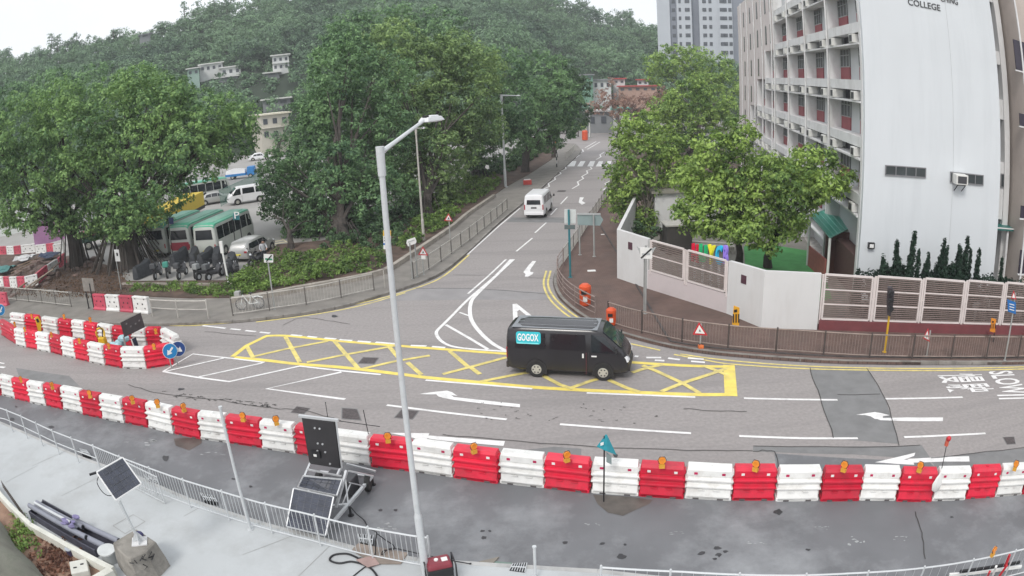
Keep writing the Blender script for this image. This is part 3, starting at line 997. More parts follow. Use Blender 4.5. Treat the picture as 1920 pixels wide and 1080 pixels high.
railing('pedestrian_railing', 'low two-rail railing on the bend of the left pavement, right of the holed barriers', lr, 1.0, 2.0, .115, 'rails2', .5, M_RAIL, rail_r=.042, post_r=.045)
lr = smoothline(pxl([(437, 592), (470, 588), (513, 581), (560, 574), (607, 566), (655, 555), (700, 545), (722, 540)], .115), 4)
railing('pedestrian_railing', 'dull mesh railing on the left pavement behind the white bicycle', lr, 1.0, 2.0, .115, 'bars', .18, M_RAIL, rail_r=.032, post_r=.036, postm=M_RPOST)
lr = smoothline(pxl([(722, 540), (750, 530), (776, 523)], .115), 4)
railing('pedestrian_railing', 'horizontal-bar railing on the left pavement just right of the large lamp post', lr, 1.0, 2.2, .115, 'rails4', .5, M_RAIL)
lr = smoothline(pxl([(776, 523), (810, 503), (845, 478), (880, 452), (905, 432), (935, 408), (955, 390)], .115), 4)
railing('pedestrian_railing', 'mesh railing along the left side of the side road, behind the warning triangles', lr, 1.0, 2.0, .115, 'bars', .18, M_RAIL, rail_r=.032, post_r=.036, postm=M_RPOST)
lr = smoothline(pxl([(1062, 298), (1073, 288), (1079, 280)], .115), 4)
railing('pedestrian_railing', 'dark curved railing at the far end of the left pavement beyond the zebra', lr, 1.0, 2.0, .115, 'bars', .3, M_RAIL)
rr = smoothline(pxl([(1056, 498), (1046, 515), (1046, 535), (1058, 556), (1078, 574), (1107, 591), (1140, 606)], .115), 5)
railing('pedestrian_railing', 'curved four-bar railing round the right street corner in front of the orange litter bin', rr, 1.05, 2.0, .115, 'rails4', .5, mat('railing_rosy', (0.27, 0.21, 0.19), 0.6, 0.2, 3, metal=.2), rail_r=.03)
rr = smoothline(pxl([(1140, 606), (1180, 619), (1230, 631), (1280, 642), (1330, 649), (1380, 655), (1447, 660), (1510, 664), (1570, 668), (1630, 671), (1737, 673), (1827, 673), (1920, 672), (2040, 667)], .115), 4)
railing('pedestrian_railing', 'long rusty-brown mesh railing along the right pavement behind the double yellow line', rr, 1.05, 2.0, .115, 'bars', .13, mat('railing_brown', (0.27, 0.215, 0.185), 0.7, 0.2, 3, metal=.1), post_r=.04, rail_r=.03, postm=mat('railing_post_dark', (.07, .055, .05), .7, .2, 3))
rr = smoothline(pxl([(1056, 496), (1085, 452), (1100, 428), (1115, 407), (1140, 366), (1150, 340)], .115), 5)
railing('pedestrian_railing', 'grey mesh railing along the right side of the side road up to the trees', rr, 1.0, 2.0, .115, 'bars', .16, M_RAIL, rail_r=.032, postm=M_RPOST)

# ================================================================== street lamps
def street_lamp(label, base, top, head_px, head_d, r0, r1, group=None, m=M_GALV):
    b = P(*base, .1)
    H = HZ(top[0], top[1], b)
    t = thing('street_lamp', label, 'street lamp', b, 0, group)
    g = MB()
    g.cyl((0, 0, 0), (0, 0, H*.19), r0, r0*.97, 14).cyl((0, 0, H*.19), (0, 0, H*.20), r0*.97, r0*.74, 14).cyl((0, 0, H*.20), (0, 0, H-.55), r0*.74, r1, 14)
    g.cyl((0, 0, H-.55), (0, 0, H), r1*1.35, r1*1.45, 14).cyl((0, 0, -.0), (0, 0, .03), r0*1.8, n=14)
    g.build('pole', m, t, smooth=True)
    hd = PD(head_px[0], head_px[1], head_d)-b
    a0 = Vector((0, 0, H-.12))
    d = (hd-a0)
    g = MB().tube([a0, a0+d*.3, a0+d*.97], [r1*.95, r1*.72, r1*.6], 8)
    g.build('arm', m, t, smooth=True)
    az = math.atan2(d.y, d.x)
    hb = MB()
    dl = d.normalized()
    c = hd+Vector((dl.x, dl.y, 0)).normalized()*.22
    hb.box((0, 0, 0), (.62, .26, .09), taper=.75)
    hb.box((0, 0, .055), (.34, .20, .04), taper=.8)
    head = hb.build('lamp_head', mat('lamp_head_grey', (0.62, 0.63, 0.64), .4, .05), t, bevel=.015, loc=c, rz=az)
    MB().box((0, 0, -.052), (.46, .2, .015)).build('diffuser', M_WPL, head)
    MB().box((-.2, 0, .06), (.08, .1, .05)).build('sensor', M_BLK, head)
    return t
street_lamp('large galvanised street lamp in the foreground with an arm angled to the right', (800, 1089), (720, 284), (797, 224), 14.2, .092, .058)
street_lamp('tall slim street lamp on the left pavement near the white van', (948, 351), (945, 178), (968, 179), 75.8, .15, .10, 'distant street lamps')
b = P(795, 452, .1)
t = street_lamp('slim street lamp rising into the trees above the left railing', (795, 452), (783, 240), (792, 240), 52.0, .11, .06, 'distant street lamps', M_RAIL)
t = thing('steel_pole', 'thin leaning steel pole between the near railing and the barriers', 'pole', P(470, 993, .12))
MB().cyl((0, 0, 0), (-.02, .02, 3.72), .045, .04, 10).cyl((0, 0, 3.7), (0, 0, 3.75), .055, n=10).build('shaft', M_GALV, t, smooth=True)
MB().cyl((0, 0, 0), (0, 0, .02), .09, n=10).build('foot', M_GALV, t)
# ================================================================== vehicles
class Body:
    """lofted body; stations: (x, z_low, z_belt, z_roof, w_low, w_belt, w_roof)"""
    def __init__(s, st):
        s.st = st
    def at(s, x):
        st = s.st
        for a, b in zip(st, st[1:]):
            if a[0] <= x <= b[0]:
                t = (x-a[0])/(b[0]-a[0]) if b[0] > a[0] else 0
                return [a[i]+(b[i]-a[i])*t for i in range(7)]
        return st[0] if x < st[0][0] else st[-1]
    def ring(s, q):
        x, zl, zb, zr, wl, wb, wr = q
        zm = zl+(zb-zl)*.45
        wm = max(wl, wb)
        half = [(wl*.9, zl), (wl, zl+.08), (wm, zm), (wb, zb), (wr, zr-.10), (wr*.93, zr-.03), (wr*.75, zr), (wr*.3, zr+.015)]
        return [(x, y, z) for y, z in half] + [(x, -y, z) for y, z in half[::-1]]
    def mesh(s):
        return MB().loft([s.ring(q) for q in s.st])
    def side(s, x, t, sd, off=.006):       # t: 0 belt .. 1 just under roof
        q = s.at(x)
        return (x, sd*(q[5]+(q[4+2]-q[5])*t+off), q[2]+(q[3]-.10-q[2])*t)
    def low(s, x, t, sd, off=.006):        # t: 0 mid .. 1 belt
        q = s.at(x)
        zm = q[1]+(q[2]-q[1])*.45
        wm = max(q[4], q[5])
        return (x, sd*(wm+(q[5]-wm)*t+off), zm+(q[2]-zm)*t)
    def topp(s, x, k, off=.008):
        q = s.at(x)
        return (x, q[6]*.75*k, q[3]+off)
def slab(mb, pts, th=.006):
    """thin raised panel from an outline in order"""
    pts = [Vector(p) for p in pts]
    n = (pts[1]-pts[0]).cross(pts[2]-pts[0]).normalized()*th
    k = len(pts)
    mb._add([p-n for p in pts]+[p+n for p in pts], [tuple(range(k-1, -1, -1)), tuple(range(k, 2*k))]+[(i, (i+1) % k, k+(i+1) % k, k+i) for i in range(k)])
    return mb
def wheel(t, x, y, r, w=.2, hub=None, spokes=6):
    c = 1 if y > 0 else -1
    g = MB().cyl((0, -w/2, 0), (0, w/2, 0), r, n=22).cyl((0, -w/2-.006, 0), (0, w/2+.006, 0), r*.86, n=22)
    wh = g.build('wheel', M_RUB, t, smooth=True, loc=(x, y, r))
    h = MB().cyl((0, c*(w/2-.01), 0), (0, c*(w/2+.02), 0), r*.62, r*.56, 20)
    h.k = 1
    for k in range(spokes):
        a = 2*math.pi*k/spokes
        h.cyl((math.cos(a)*r*.38, c*(w/2+.015), math.sin(a)*r*.38), (math.cos(a)*r*.38, c*(w/2+.024), math.sin(a)*r*.38), r*.09, n=8)
    h.build('hub_cap', [hub or mat('hub_cap', (0.55, 0.54, 0.48), .4, .1, 5, metal=.4), M_BLK], wh, smooth=True)
    return wh
def arch(t, x, sd, r, w):
    g = MB()
    pts = []
    for k in range(13):
        a = math.pi*k/12
        pts.append((x+math.cos(a)*r*1.2, sd*w, r+math.sin(a)*r*1.2))
    pts = [(x+r*1.2, sd*w, .16)]+pts+[(x-r*1.2, sd*w, .16)]
    slab(g, pts, .01)
    return g.build('wheel_arch', M_BLK, t)
def van(name, label, loc, rz, paint, roofm, L=4.7, W=.845, H=1.98, side_windows=False, grey_plate=False, trim=None, group=None):
    t = thing(name, label, 'van', loc, rz, group)
    h = L/2
    B = Body([(-h, .50, 1.08, 1.66, W*.90, W*.93, W*.82), (-h+.05, .34, 1.10, 1.90, W*.97, W*.98, W*.86), (-h+.20, .30, 1.12, H-.02, W, W, W*.89), (-h+.6, .27, 1.12, H, W, W, W*.9),
              (h-1.45, .27, 1.12, H, W, W, W*.9), (h-1.02, .27, 1.12, H-.05, W, W, W*.88), (h-.27, .30, 1.08, 1.26, W*.99, W*.98, W*.88), (h-.12, .32, .98, 1.08, W*.96, W*.95, W*.86),
              (h-.03, .34, .82, .92, W*.92, W*.91, W*.82), (h, .42, .70, .78, W*.86, W*.86, W*.78)])
    B.mesh().build('body', paint, t, smooth=True)
    # roof skin with ribs
    g = MB()
    xs = [-h+.22, -h+.8, -h+1.8, h-1.2]
    slab(g, [B.topp(xs[0], -1.2, .014), B.topp(xs[-1], -1.2, .014), B.topp(xs[-1], 1.2, .014), B.topp(xs[0], 1.2, .014)], .008)
    for k in (-.6, 0, .6):
        g.bar(B.topp(xs[0]+.1, k, .024), B.topp(xs[-1]-.1, k, .024), .03, .008)
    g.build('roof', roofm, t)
    for s in (-1, 1):
        xf = h-1.42
        g = MB()
        slab(g, [B.side(xf, .02, s), B.side(h-.44, .02, s), B.side(h-.50, .35, s), B.side(h-.92, .98, s), B.side(xf, .95, s)])
        g.build('front_door_window', M_GLS, t)
        MB().bar(B.low(h-1.52, 1, s, .008), B.low(h-1.52, -.6, s, .008), .012, .012).build('door_seam', trim or M_BLK, t)
        MB().box(B.low(h-1.30, .72, s, .02), (.20, .03, .045)).build('door_handle', M_WPAINT, t)
        MB().box(B.low(h-1.72, .72, s, .02), (.06, .03, .17)).build('sliding_door_handle', M_WPAINT, t)
        for x0, x1, nm in ((-h+.35, -h+1.55, 'rear_side_window'), (-h+1.68, h-1.62, 'sliding_door_window')):
            g = MB()
            slab(g, [B.side(x0, .08, s), B.side(x1, .08, s), B.side(x1-.02, .9, s), B.side(x0+.05, .9, s)])
            g.build(nm, M_GLS if side_windows else mat('tinted_glass', (0.014, 0.014, 0.017), .18, .1), t)
        # mirror
        MB().bar((h-.60, s*W*.95, 1.2), (h-.45, s*(W+.14), 1.28), .03).box((h-.45, s*(W+.15), 1.32), (.06, .13, .2)).build('wing_mirror', M_BLK if paint is not MATS.get('van_white') else M_BLK, t, bevel=.01)
        g = MB()
        slab(g, [(h-.02, s*W*.55, .76), (h-.04, s*W*.93, .78), (h-.16, s*W*.96, .98), (h-.10, s*W*.58, .95)], .05)
        g.build('headlight', mat('headlight', (0.75, 0.77, 0.8), .15, .1, 9), t)
        MB().box((-h+.03, s*W*.9, .98), (.07, .09, .42)).build('tail_light', mat('tail_red', (0.35, 0.01, 0.02), .3, .2), t)
    g = MB()
    slab(g, [B.topp(h-.98, -1.16, .014), B.topp(h-.98, 1.16, .014), B.topp(h-.31, 1.18, .014), B.topp(h-.31, -1.18, .014)], .008)
    g.build('windscreen', mat('windscreen', (0.03, 0.045, 0.05), .06, .2, spec=.9), t)
    MB().bar((h-.30, -.5, 1.34), (h-.55, -.05, 1.60), .015).build('wiper', M_BLK, t)
    MB().bar((h-.30, .1, 1.34), (h-.55, .55, 1.60), .015).build('wiper', M_BLK, t)
    g = MB()
    slab(g, [(-h+.0, -W*.68, 1.20), (-h+.0, W*.68, 1.20), (-h+.04, W*.64, 1.70), (-h+.04, -W*.64, 1.70)], .03)
    g.build('rear_window', M_GLS, t)
    MB().box((-h-.005, 0, .93), (.03, .46, .12)).build('number_plate', mat('plate_grey', (0.05, 0.05, 0.05), .4) if grey_plate else mat('plate_yellow', (0.7, 0.6, 0.1), .4), t)  # flag only picks the number plate colour
    MB().box((-h+.02, 0, .46), (.12, W*1.9, .26)).build('rear_bumper', trim or paint, t, bevel=.03)
    MB().box((h-.03, 0, .48), (.16, W*1.66, .24)).build('front_bumper', paint if trim is None else trim, t, bevel=.04)
    MB().box((h-.0, 0, .70), (.06, W*1.1, .09)).build('grille', M_BLK, t)
    fx, rx = h-.96, h-.96-2.57*(L/4.7)
    for x in (fx, rx):
        for s in (-1, 1):
            arch(t, x, s, .34, W+.004)
            wheel(t, x, s*(W-.085), .335)
    return t, B
M_VB = mat('van_black', (0.020, 0.019, 0.022), 0.22, 0.1, 1, spec=.55)
M_VW = mat('van_white', (0.78, 0.78, 0.79), 0.3, 0.03, 1, spec=.5)
a, b = P(1007, 706), P(1131, 713)
d = (b-a).normalized()
rz = math.atan2(d.y, d.x)
n = Vector((-d.y, d.x, 0))
mid = (a+b)/2 + n*.80 + d*(.32-.0)
mid = a + d*(2.35-.96-(2.35-.96-2.57)) * 0 + n*.80     # rear wheel centre line
ctr = mid + d*(-(2.35-.96-2.57))
black, BB = van('cargo_van', 'black cargo van with a turquoise logo panel crossing the yellow box junction', (ctr.x, ctr.y, 0), rz, M_VB, mat('van_roof_sky_tint', (0.20, 0.215, 0.23), .3, .08, 1.5, spec=.5), grey_plate=False,  # roof of the black van coloured grey to stand in for sky reflection
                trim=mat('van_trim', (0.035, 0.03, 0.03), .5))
# logo panel on the right-hand side (towards the camera)
h = 2.35
g = MB()
x0, x1, zt, zb_ = -h+.36, -h+1.30, .92, .30
def rr_pts(x0, x1, t0, t1, s, r=.09, off=.012):
    out = []
    for cx, ct, a0 in ((x1-r, t0+.12, -90), (x1-r, t1-.12, 0), (x0+r, t1-.12, 90), (x0+r, t0+.12, 180)):
        for k in range(4):
            a = R(a0+30*k)
            out.append(BB.side(cx+r*math.cos(a), ct+.12*math.sin(a), s, off))
    return out
slab(g, rr_pts(-h+.40, -h+1.36, .32, .95, -1), .004)
logo = g.build('logo_panel', mat('turquoise', (0.03, 0.50, 0.58), .4, .03), black)
p0 = Vector(BB.side(-h+.46, .48, -1, .034))
p1 = Vector(BB.side(-h+.46, .86, -1, .040))
text_obj('GOGOX', mat('logo_white', (0.85, 0.85, 0.85), .4, .02), 'logo_lettering', logo, .82, (p1-p0).length, p0, (1, 0, 0), (p1-p0), .003, offset=.025)
g = MB()
slab(g, [BB.side(-h+.42, .33, -1, .018), BB.side(-h+1.28, .33, -1, .018), BB.side(-h+1.28, .38, -1, .018), BB.side(-h+.42, .38, -1, .018)], .003)
g.build('logo_stripe', mat('logo_pale', (0.25, 0.75, 0.78), .4), logo)
for s in (-1, 1):
    MB().bar(BB.low(h-1.60, 1.0, s, .012), BB.low(h-1.60, -.9, s, .012), .02, .012).build('door_edge', mat('door_edge_red', (0.10, 0.012, 0.02), .5), black)
# white van driving away
d = (P(1053, 382)-P(998, 447)).normalized()
rz = math.atan2(d.y, d.x)
rear = (P(985, 411)+P(1018, 411))/2
ctr = rear+d*2.35
van('white_van', 'white van driving away up the side road', (ctr.x, ctr.y, 0), rz, M_VW, M_VW, side_windows=True, grey_plate=True)

# minibuses with green roofs
M_GR = mat('minibus_green', (0.09, 0.42, 0.27), .4, .1, 1, dirt=(.25, .5, .4), dirt_amt=.5)
M_GRL = mat('minibus_roof_pale', (0.22, 0.50, 0.38), .5, .12, .8, dirt=(.45, .58, .52), dirt_amt=.45)
M_CRM = mat('minibus_cream', (0.46, 0.48, 0.44), .4, .05, 1)
M_CARS = mat('car_silver', (0.50, 0.50, 0.48), .3, .05, 1, metal=.5)
def minibus(name, label, loc, rz, lower=None, group='minibuses parked behind the trees', L=6.7):
    t = thing(name, label, 'minibus', loc, rz, group)
    h, W, H = L/2, 1.0, 2.62
    B = Body([(-h, .42, 1.35, 2.40, W*.93, W*.93, W*.85), (-h+.08, .35, 1.35, H-.06, W, W, W*.90), (-h+.5, .33, 1.35, H, W, W, W*.93), (h-.9, .33, 1.35, H, W, W, W*.93), (h-.5, .35, 1.35, H-.08, W, W, W*.9),
              (h-.12, .38, 1.25, 1.55, W*.96, W*.96, W*.88), (h, .42, 1.0, 1.15, W*.9, W*.9, W*.8)])
    B.mesh().build('body', M_CRM, t, smooth=True)
    g = MB()
    rg = []
    for x, z, w in ((-h+.02, H-.14, .92), (-h+.25, H+.02, .93), (-h+.6, H+.05, .93), (h-.95, H+.05, .93), (h-.55, H-.0, .9), (h-.42, H-.2, .9)):
        rg.append([(x, -w, z-.17), (x, -w*.96, z-.04), (x, -w*.6, z+.03), (x, w*.6, z+.03), (x, w*.96, z-.04), (x, w, z-.17)])
    g.loft(rg).build('roof', M_GR, t, smooth=True)
    g = MB()
    slab(g, [(-h+.5, -.62, H+.085), (h-1.0, -.62, H+.085), (h-1.0, .62, H+.085), (-h+.5, .62, H+.085)], .008)
    g.build('roof_panel', M_GRL, t)
    for s in (-1, 1):
        nW = 5
        x0, x1 = -h+.35, h-1.35
        for k in range(nW):
            a, b = x0+(x1-x0)*k/nW+.05, x0+(x1-x0)*(k+1)/nW-.03
            g = MB()
            slab(g, [B.side(a, .03, s), B.side(b, .03, s), B.side(b, .84, s), B.side(a, .84, s)])
            g.build('side_window', M_GLS, t)
        g = MB()
        slab(g, [B.side(h-1.2, .0, s), B.side(h-.45, .0, s), B.side(h-.6, .8, s), B.side(h-1.2, .84, s)])
        g.build('cab_window', M_GLS, t)
        MB().box((-h+.02, s*.86, .95), (.06, .1, .34)).build('tail_light', MATS['tail_red'], t)
        for x in (h-1.2, -h+1.3):
            arch(t, x, s, .36, W+.004)
            wheel(t, x, s*.9, .36)
    g = MB()
    slab(g, [(-h-.005, -.74, 1.5), (-h-.005, .74, 1.5), (-h+.02, .70, 2.22), (-h+.02, -.70, 2.22)], .03)
    g.build('rear_window', M_GLS, t)
    if lower is not None:
        MB().box((-h-.0, 0, .98), (.05, 1.66, .62)).build('rear_panel', lower, t)
    MB().box((-h-.01, 0, .62), (.04, .5, .13)).build('number_plate', MATS['plate_yellow'], t)
    g = MB()
    slab(g, [B.topp(h-.48, -1.1, .012), B.topp(h-.48, 1.1, .012), B.topp(h-.15, 1.15, .012), B.topp(h-.15, -1.15, .012)], .008)
    g.build('windscreen', MATS['windscreen'], t)
    return t
def heading(deg):                          # clockwise from +y
    return R(90-deg)
HB = 5.5
def bpos(rear, deg, L=6.7):
    return (rear[0]+math.sin(R(deg))*L/2, rear[1]+math.cos(R(deg))*L/2, 0)
minibus('minibus', 'green-roofed minibus nearest the silver car, cream back panel', bpos((-22.55, 47.8), HB), heading(HB))
minibus('minibus', 'green-roofed minibus with a red lower back panel, second in the parked rank', bpos((-25.1, 48.6), HB), heading(HB), mat('minibus_red', (0.30, 0.03, 0.05), .4))
minibus('minibus', 'green-roofed minibus half hidden in the tree shade, third in the parked rank', bpos((-27.7, 49.4), HB), heading(HB))
q = P(415, 392)
minibus('minibus', 'green-topped minibus with red lower body, farther off than the parked rank', (P(372, 385).x, P(372, 385).y+2, 0), heading(48), mat('minibus_red2', (0.55, 0.03, 0.04), .4))

def car(name, label, loc, rz, paint, cat='car', estate=False, group=None, L=4.5):
    t = thing(name, label, cat, loc, rz, group)
    h, W, H = L/2, .86, 1.48
    if estate:
        st = [(-h, .45, .80, 1.0, W*.9, W*.9, W*.7), (-h+.1, .30, .85, 1.25, W*.96, W*.96, W*.76), (-h+.45, .26, .90, H, W, W, W*.78), (h-2.2, .26, .90, H, W, W, W*.8), (h-1.75, .26, .90, H-.08, W, W, W*.78),
              (h-1.0, .28, .86, .97, W, W, W*.84), (h-.25, .30, .70, .82, W*.94, W*.92, W*.78), (h, .38, .56, .66, W*.82, W*.82, W*.7)]
    else:
        st = [(-h, .45, .78, .92, W*.86, W*.88, W*.72), (-h+.12, .30, .82, 1.02, W*.96, W*.94, W*.76), (-h+.65, .26, .88, 1.06, W, W, W*.8), (-h+1.35, .26, .88, H-.05, W, W, W*.76), (h-2.1, .26, .88, H, W, W, W*.78),
              (h-1.85, .26, .88, H-.05, W, W, W*.77), (h-1.15, .28, .86, .98, W, W, W*.84), (h-.25, .30, .70, .82, W*.94, W*.92, W*.78), (h, .38, .56, .66, W*.82, W*.82, W*.7)]
    B = Body(st)
    B.mesh().build('body', paint, t, smooth=True)
    xr = -h+.3 if estate else -h+1.0
    for s in (-1, 1):
        for a, b in ((xr, -h+1.75), (-h+1.82, h-2.0), (h-1.95, h-1.5)):
            g = MB()
            slab(g, [B.side(a, .06, s, .012), B.side(b, .06, s, .012), B.side(min(b, h-1.75), .85, s, .012), B.side(a+(.2 if a == xr else 0), .85, s, .012)])
            g.build('side_window', M_GLS, t)
        MB().box((-h+.03, s*W*.74, .80), (.07, .22, .14)).build('tail_light', MATS['tail_red'], t)
        MB().box((h-.10, s*W*.68, .66), (.12, .26, .12)).build('headlight', MATS['headlight'], t)
        MB().box((h-1.45, s*(W+.07), .98), (.1, .14, .1)).build('wing_mirror', paint, t)
        for x in (h-.85, -h+.95):
            arch(t, x, s, .31, W+.004)
            wheel(t, x, s*(W-.09), .31)
    g = MB()
    if estate:
        slab(g, [(-h+.06, -W*.62, .98), (-h+.06, W*.62, .98), (-h+.36, W*.6, 1.38), (-h+.36, -W*.6, 1.38)], .02)
    else:
        slab(g, [B.topp(-h+.70, -1.1), B.topp(-h+.70, 1.1), B.topp(-h+1.30, 1.1), B.topp(-h+1.30, -1.1)], .008)
    g.build('rear_window', M_GLS, t)
    g = MB()
    slab(g, [B.topp(h-1.80, -1.1, .012), B.topp(h-1.80, 1.1, .012), B.topp(h-1.12, 1.15, .012), B.topp(h-1.12, -1.15, .012)], .008)
    g.build('windscreen', MATS['windscreen'], t)
    MB().box((-h-.0, 0, .62), (.03, .5, .12)).build('number_plate', MATS['plate_yellow'], t)
    return t
car('parked_car', 'silver estate car parked beside the nearest minibus', bpos((-19.2, 45.9), 8, 4.6), heading(8), M_CARS, estate=True, L=4.6)
car('parked_car', 'silver saloon seen behind the minibus rank, next to the white van', P(398, 384)+Vector((0, 1, 0)), heading(60), M_CARS)
car('parked_car', 'silver car glimpsed between the tree crowns near the cream house', P(482, 284), heading(70), M_CARS, group='cars far off in the car park')
car('parked_car', 'pale car in the distance beneath the silver car by the cream house', P(487, 300), heading(70), M_VW, group='cars far off in the car park')
car('parked_car', 'pale car half hidden by branches right of the white van', P(560, 350), heading(80), M_VW, group='cars far off in the car park')
car('parked_car', 'white car glimpsed under the street trees by the left pavement', P(880, 305)+Vector((0, 6, 0)), heading(95), M_VW, group='cars far off in the car park')
van('parked_van', 'white van parked behind the minibus rank', P(458, 384)+Vector((0, 1.5, 0)), heading(-120), M_VW, M_VW, side_windows=True)
# blue pickup with a white tarpaulin
t = thing('pickup_truck', 'small blue truck with a white tarpaulin near the green fence', 'truck', P(455, 334), heading(80))
MB().box((1.5, 0, 1.05), (1.3, 1.6, 1.3), taper=.85).build('cab', mat('truck_blue', (0.03, 0.22, 0.55), .4), t, bevel=.08)
MB().box((-.9, 0, .65), (3.2, 1.7, .35)).build('load_bed', MATS['truck_blue'], t)
MB().loft([[(x, -.8, .8), (x, -.6, 1.3+z), (x, .6, 1.3+z), (x, .8, .8)] for x, z in ((-2.4, 0), (-1.4, .25), (-.2, .2), (.6, .05))]).build('tarpaulin', M_VW, t)
for x in (1.4, -1.4):
    for s in (-1, 1):
        wheel(t, x, s*.72, .33)
# yellow sided lorry body
a, b = P(352, 402), P(272, 446)
d = (b-a)
ht = HZ(352, 362, a)
t = thing('lorry_body', 'tall yellow lorry side showing behind the minibuses', 'lorry', a)
nn = Vector((d.y, -d.x, 0)).normalized()*-2.2
MB().prism([(0, 0), (d.x, d.y), (d.x+nn.x, d.y+nn.y), (nn.x, nn.y)], .9, ht).build('cargo_box', mat('lorry_yellow', (0.58, 0.42, 0.02), .5, .05), t)
g = MB()
for k in range(9):
    p = d*(k/8)
    g.bar((p.x, p.y, .9), (p.x, p.y, ht), .1)
g.bar((0, 0, ht-.05), (d.x, d.y, ht-.05), .12)
g.build('side_ribs', mat('lorry_rib', (0.42, 0.32, 0.04), .5), t)
MB().prism([(0, 0), (d.x, d.y), (d.x+nn.x, d.y+nn.y), (nn.x, nn.y)], .55, .88).build('chassis', M_BLK, t)
for k in (.12, .3, .8):
    p = d*k
    wh = MB().cyl((-.12, 0, 0), (.12, 0, 0), .45, n=16).build('wheel', M_RUB, t, loc=(p.x, p.y, .45), rz=math.atan2(d.y, d.x)+math.pi/2)

# motorcycles
def motorbike(label, loc, rz, paint, box=None, cover=False, group='motorcycles parked beneath the trees'):
    t = thing('motorcycle', label, 'motorcycle', loc, rz, group)
    if cover:
        g = MB()
        rg = []
        for x, w, z in ((-1.0, .12, .55), (-.9, .26, .95), (-.5, .30, 1.02), (0, .30, .98), (.4, .36, 1.15), (.65, .34, 1.22), (.95, .14, .70)):
            rg.append([(x, -w*1.15, .06), (x, -w, z*.55), (x, -w*.7, z*.93), (x, 0, z), (x, w*.7, z*.93), (x, w, z*.55), (x, w*1.15, .06)])
        g.loft(rg).build('dust_cover', mat('cover_grey', (0.035, 0.038, 0.043), .6, .3, 3), t, smooth=True)
        for x in (-.68, .68):
            MB().cyl((x, -.05, .28), (x, .05, .28), .28, n=14).build('wheel', M_RUB, t)
        return t
    for x in (-.66, .66):
        w = MB().cyl((x, -.06, .29), (x, .06, .29), .29, n=16).build('wheel', M_RUB, t)
        MB().cyl((x, -.065, .29), (x, .065, .29), .15, n=12).build('rim', M_GALV, w)
    MB().loft([[(x, -w, z0), (x, -w*1.2, (z0+z1)/2), (x, 0, z1), (x, w*1.2, (z0+z1)/2), (x, w, z0)] for x, w, z0, z1 in ((-.75, .08, .62, .78), (-.3, .15, .38, .76), (.1, .15, .30, .62), (.35, .17, .40, .95), (.55, .10, .55, 1.0))]).build('body', paint, t, smooth=True)
    MB().box((-.32, 0, .80), (.75, .26, .10)).build('seat', M_BLK, t, bevel=.03)
    MB().bar((.42, -.32, 1.05), (.42, .32, 1.05), .03).bar((.66, 0, .3), (.40, 0, 1.02), .05).build('handlebar', M_BLK, t)
    MB().ball((.56, 0, .88), (.07, .10, .08)).build('headlight', MATS['headlight'], t)
    for s in (-1, 1):
        MB().bar((.42, s*.25, 1.05), (.40, s*.36, 1.22), .015).box((.40, s*.38, 1.25), (.02, .11, .07)).build('mirror', M_BLK, t)
    if box is not None:
        MB().box((-.78, 0, 1.02), (.42, .42, .36), taper=.9).build('top_box', box, t, bevel=.04)
    return t
MG = mat('bike_grey', (0.06, 0.06, 0.065), .4)
bx = mat('top_box_grey', (0.06, 0.063, 0.068), .5)
bikes = [(258, 525, 0, None, 'silver covered motorcycle at the left end of the parked motorcycles'), (285, 527, 1, bx, 'motorcycle with a grey top box, second from the left end of the rank'),
         (303, 527, 1, mat('top_box_teal', (0.06, 0.28, 0.22), .5), 'motorcycle with a teal panel among the parked motorcycles'), (330, 528, 1, bx, 'motorcycle with wide grey top box left of the two paler boxes'),
         (355, 528, 1, mat('top_box_dark', (0.07, 0.07, 0.075), .5), 'motorcycle with a dark square top box mid rank'), (372, 529, 1, mat('top_box_pale', (0.26, 0.27, 0.27), .5), 'motorcycle with a pale grey top box mid rank'),
         (393, 529, 1, mat('scooter_grey', (0.10, 0.105, 0.11), .4), 'grey scooter with a tall rounded windshield'), (412, 529, 1, MATS['top_box_dark'], 'motorcycle with dark box directly left of the white post'),
         (435, 528, 1, None, 'black motorcycle right of the white post at the end of the rank')]
for i, (px, py, k, bxx, lab) in enumerate(bikes):
    p = P(px, py)
    motorbike(lab, (p.x+random.uniform(-.15, .15), p.y+1.0+random.uniform(-.3, .3), 0), heading(0+random.uniform(-28, 28)), MG, bxx, cover=(k == 0))
for i, (px, py, lab) in enumerate([(335, 497, 'dark covered motorcycle in the back row under the red-backed minibus'), (362, 497, 'dark covered motorcycle in the middle of the back row'), (385, 498, 'dark covered motorcycle behind the tall windshield scooter'),
                                   (405, 498, 'dark covered motorcycle just left of the white post, back row'), (432, 510, 'dark covered motorcycle in front of the silver estate car')]):
    p = P(px, py)
    motorbike(lab, (p.x, p.y+.4, 0), heading(random.uniform(-20, 20)), MG, None, cover=True)
p = P(482, 497)
motorbike('black motorcycle beside the person, near the yellow hatching of the car park', (p.x, p.y, 0), heading(200), MG, None)
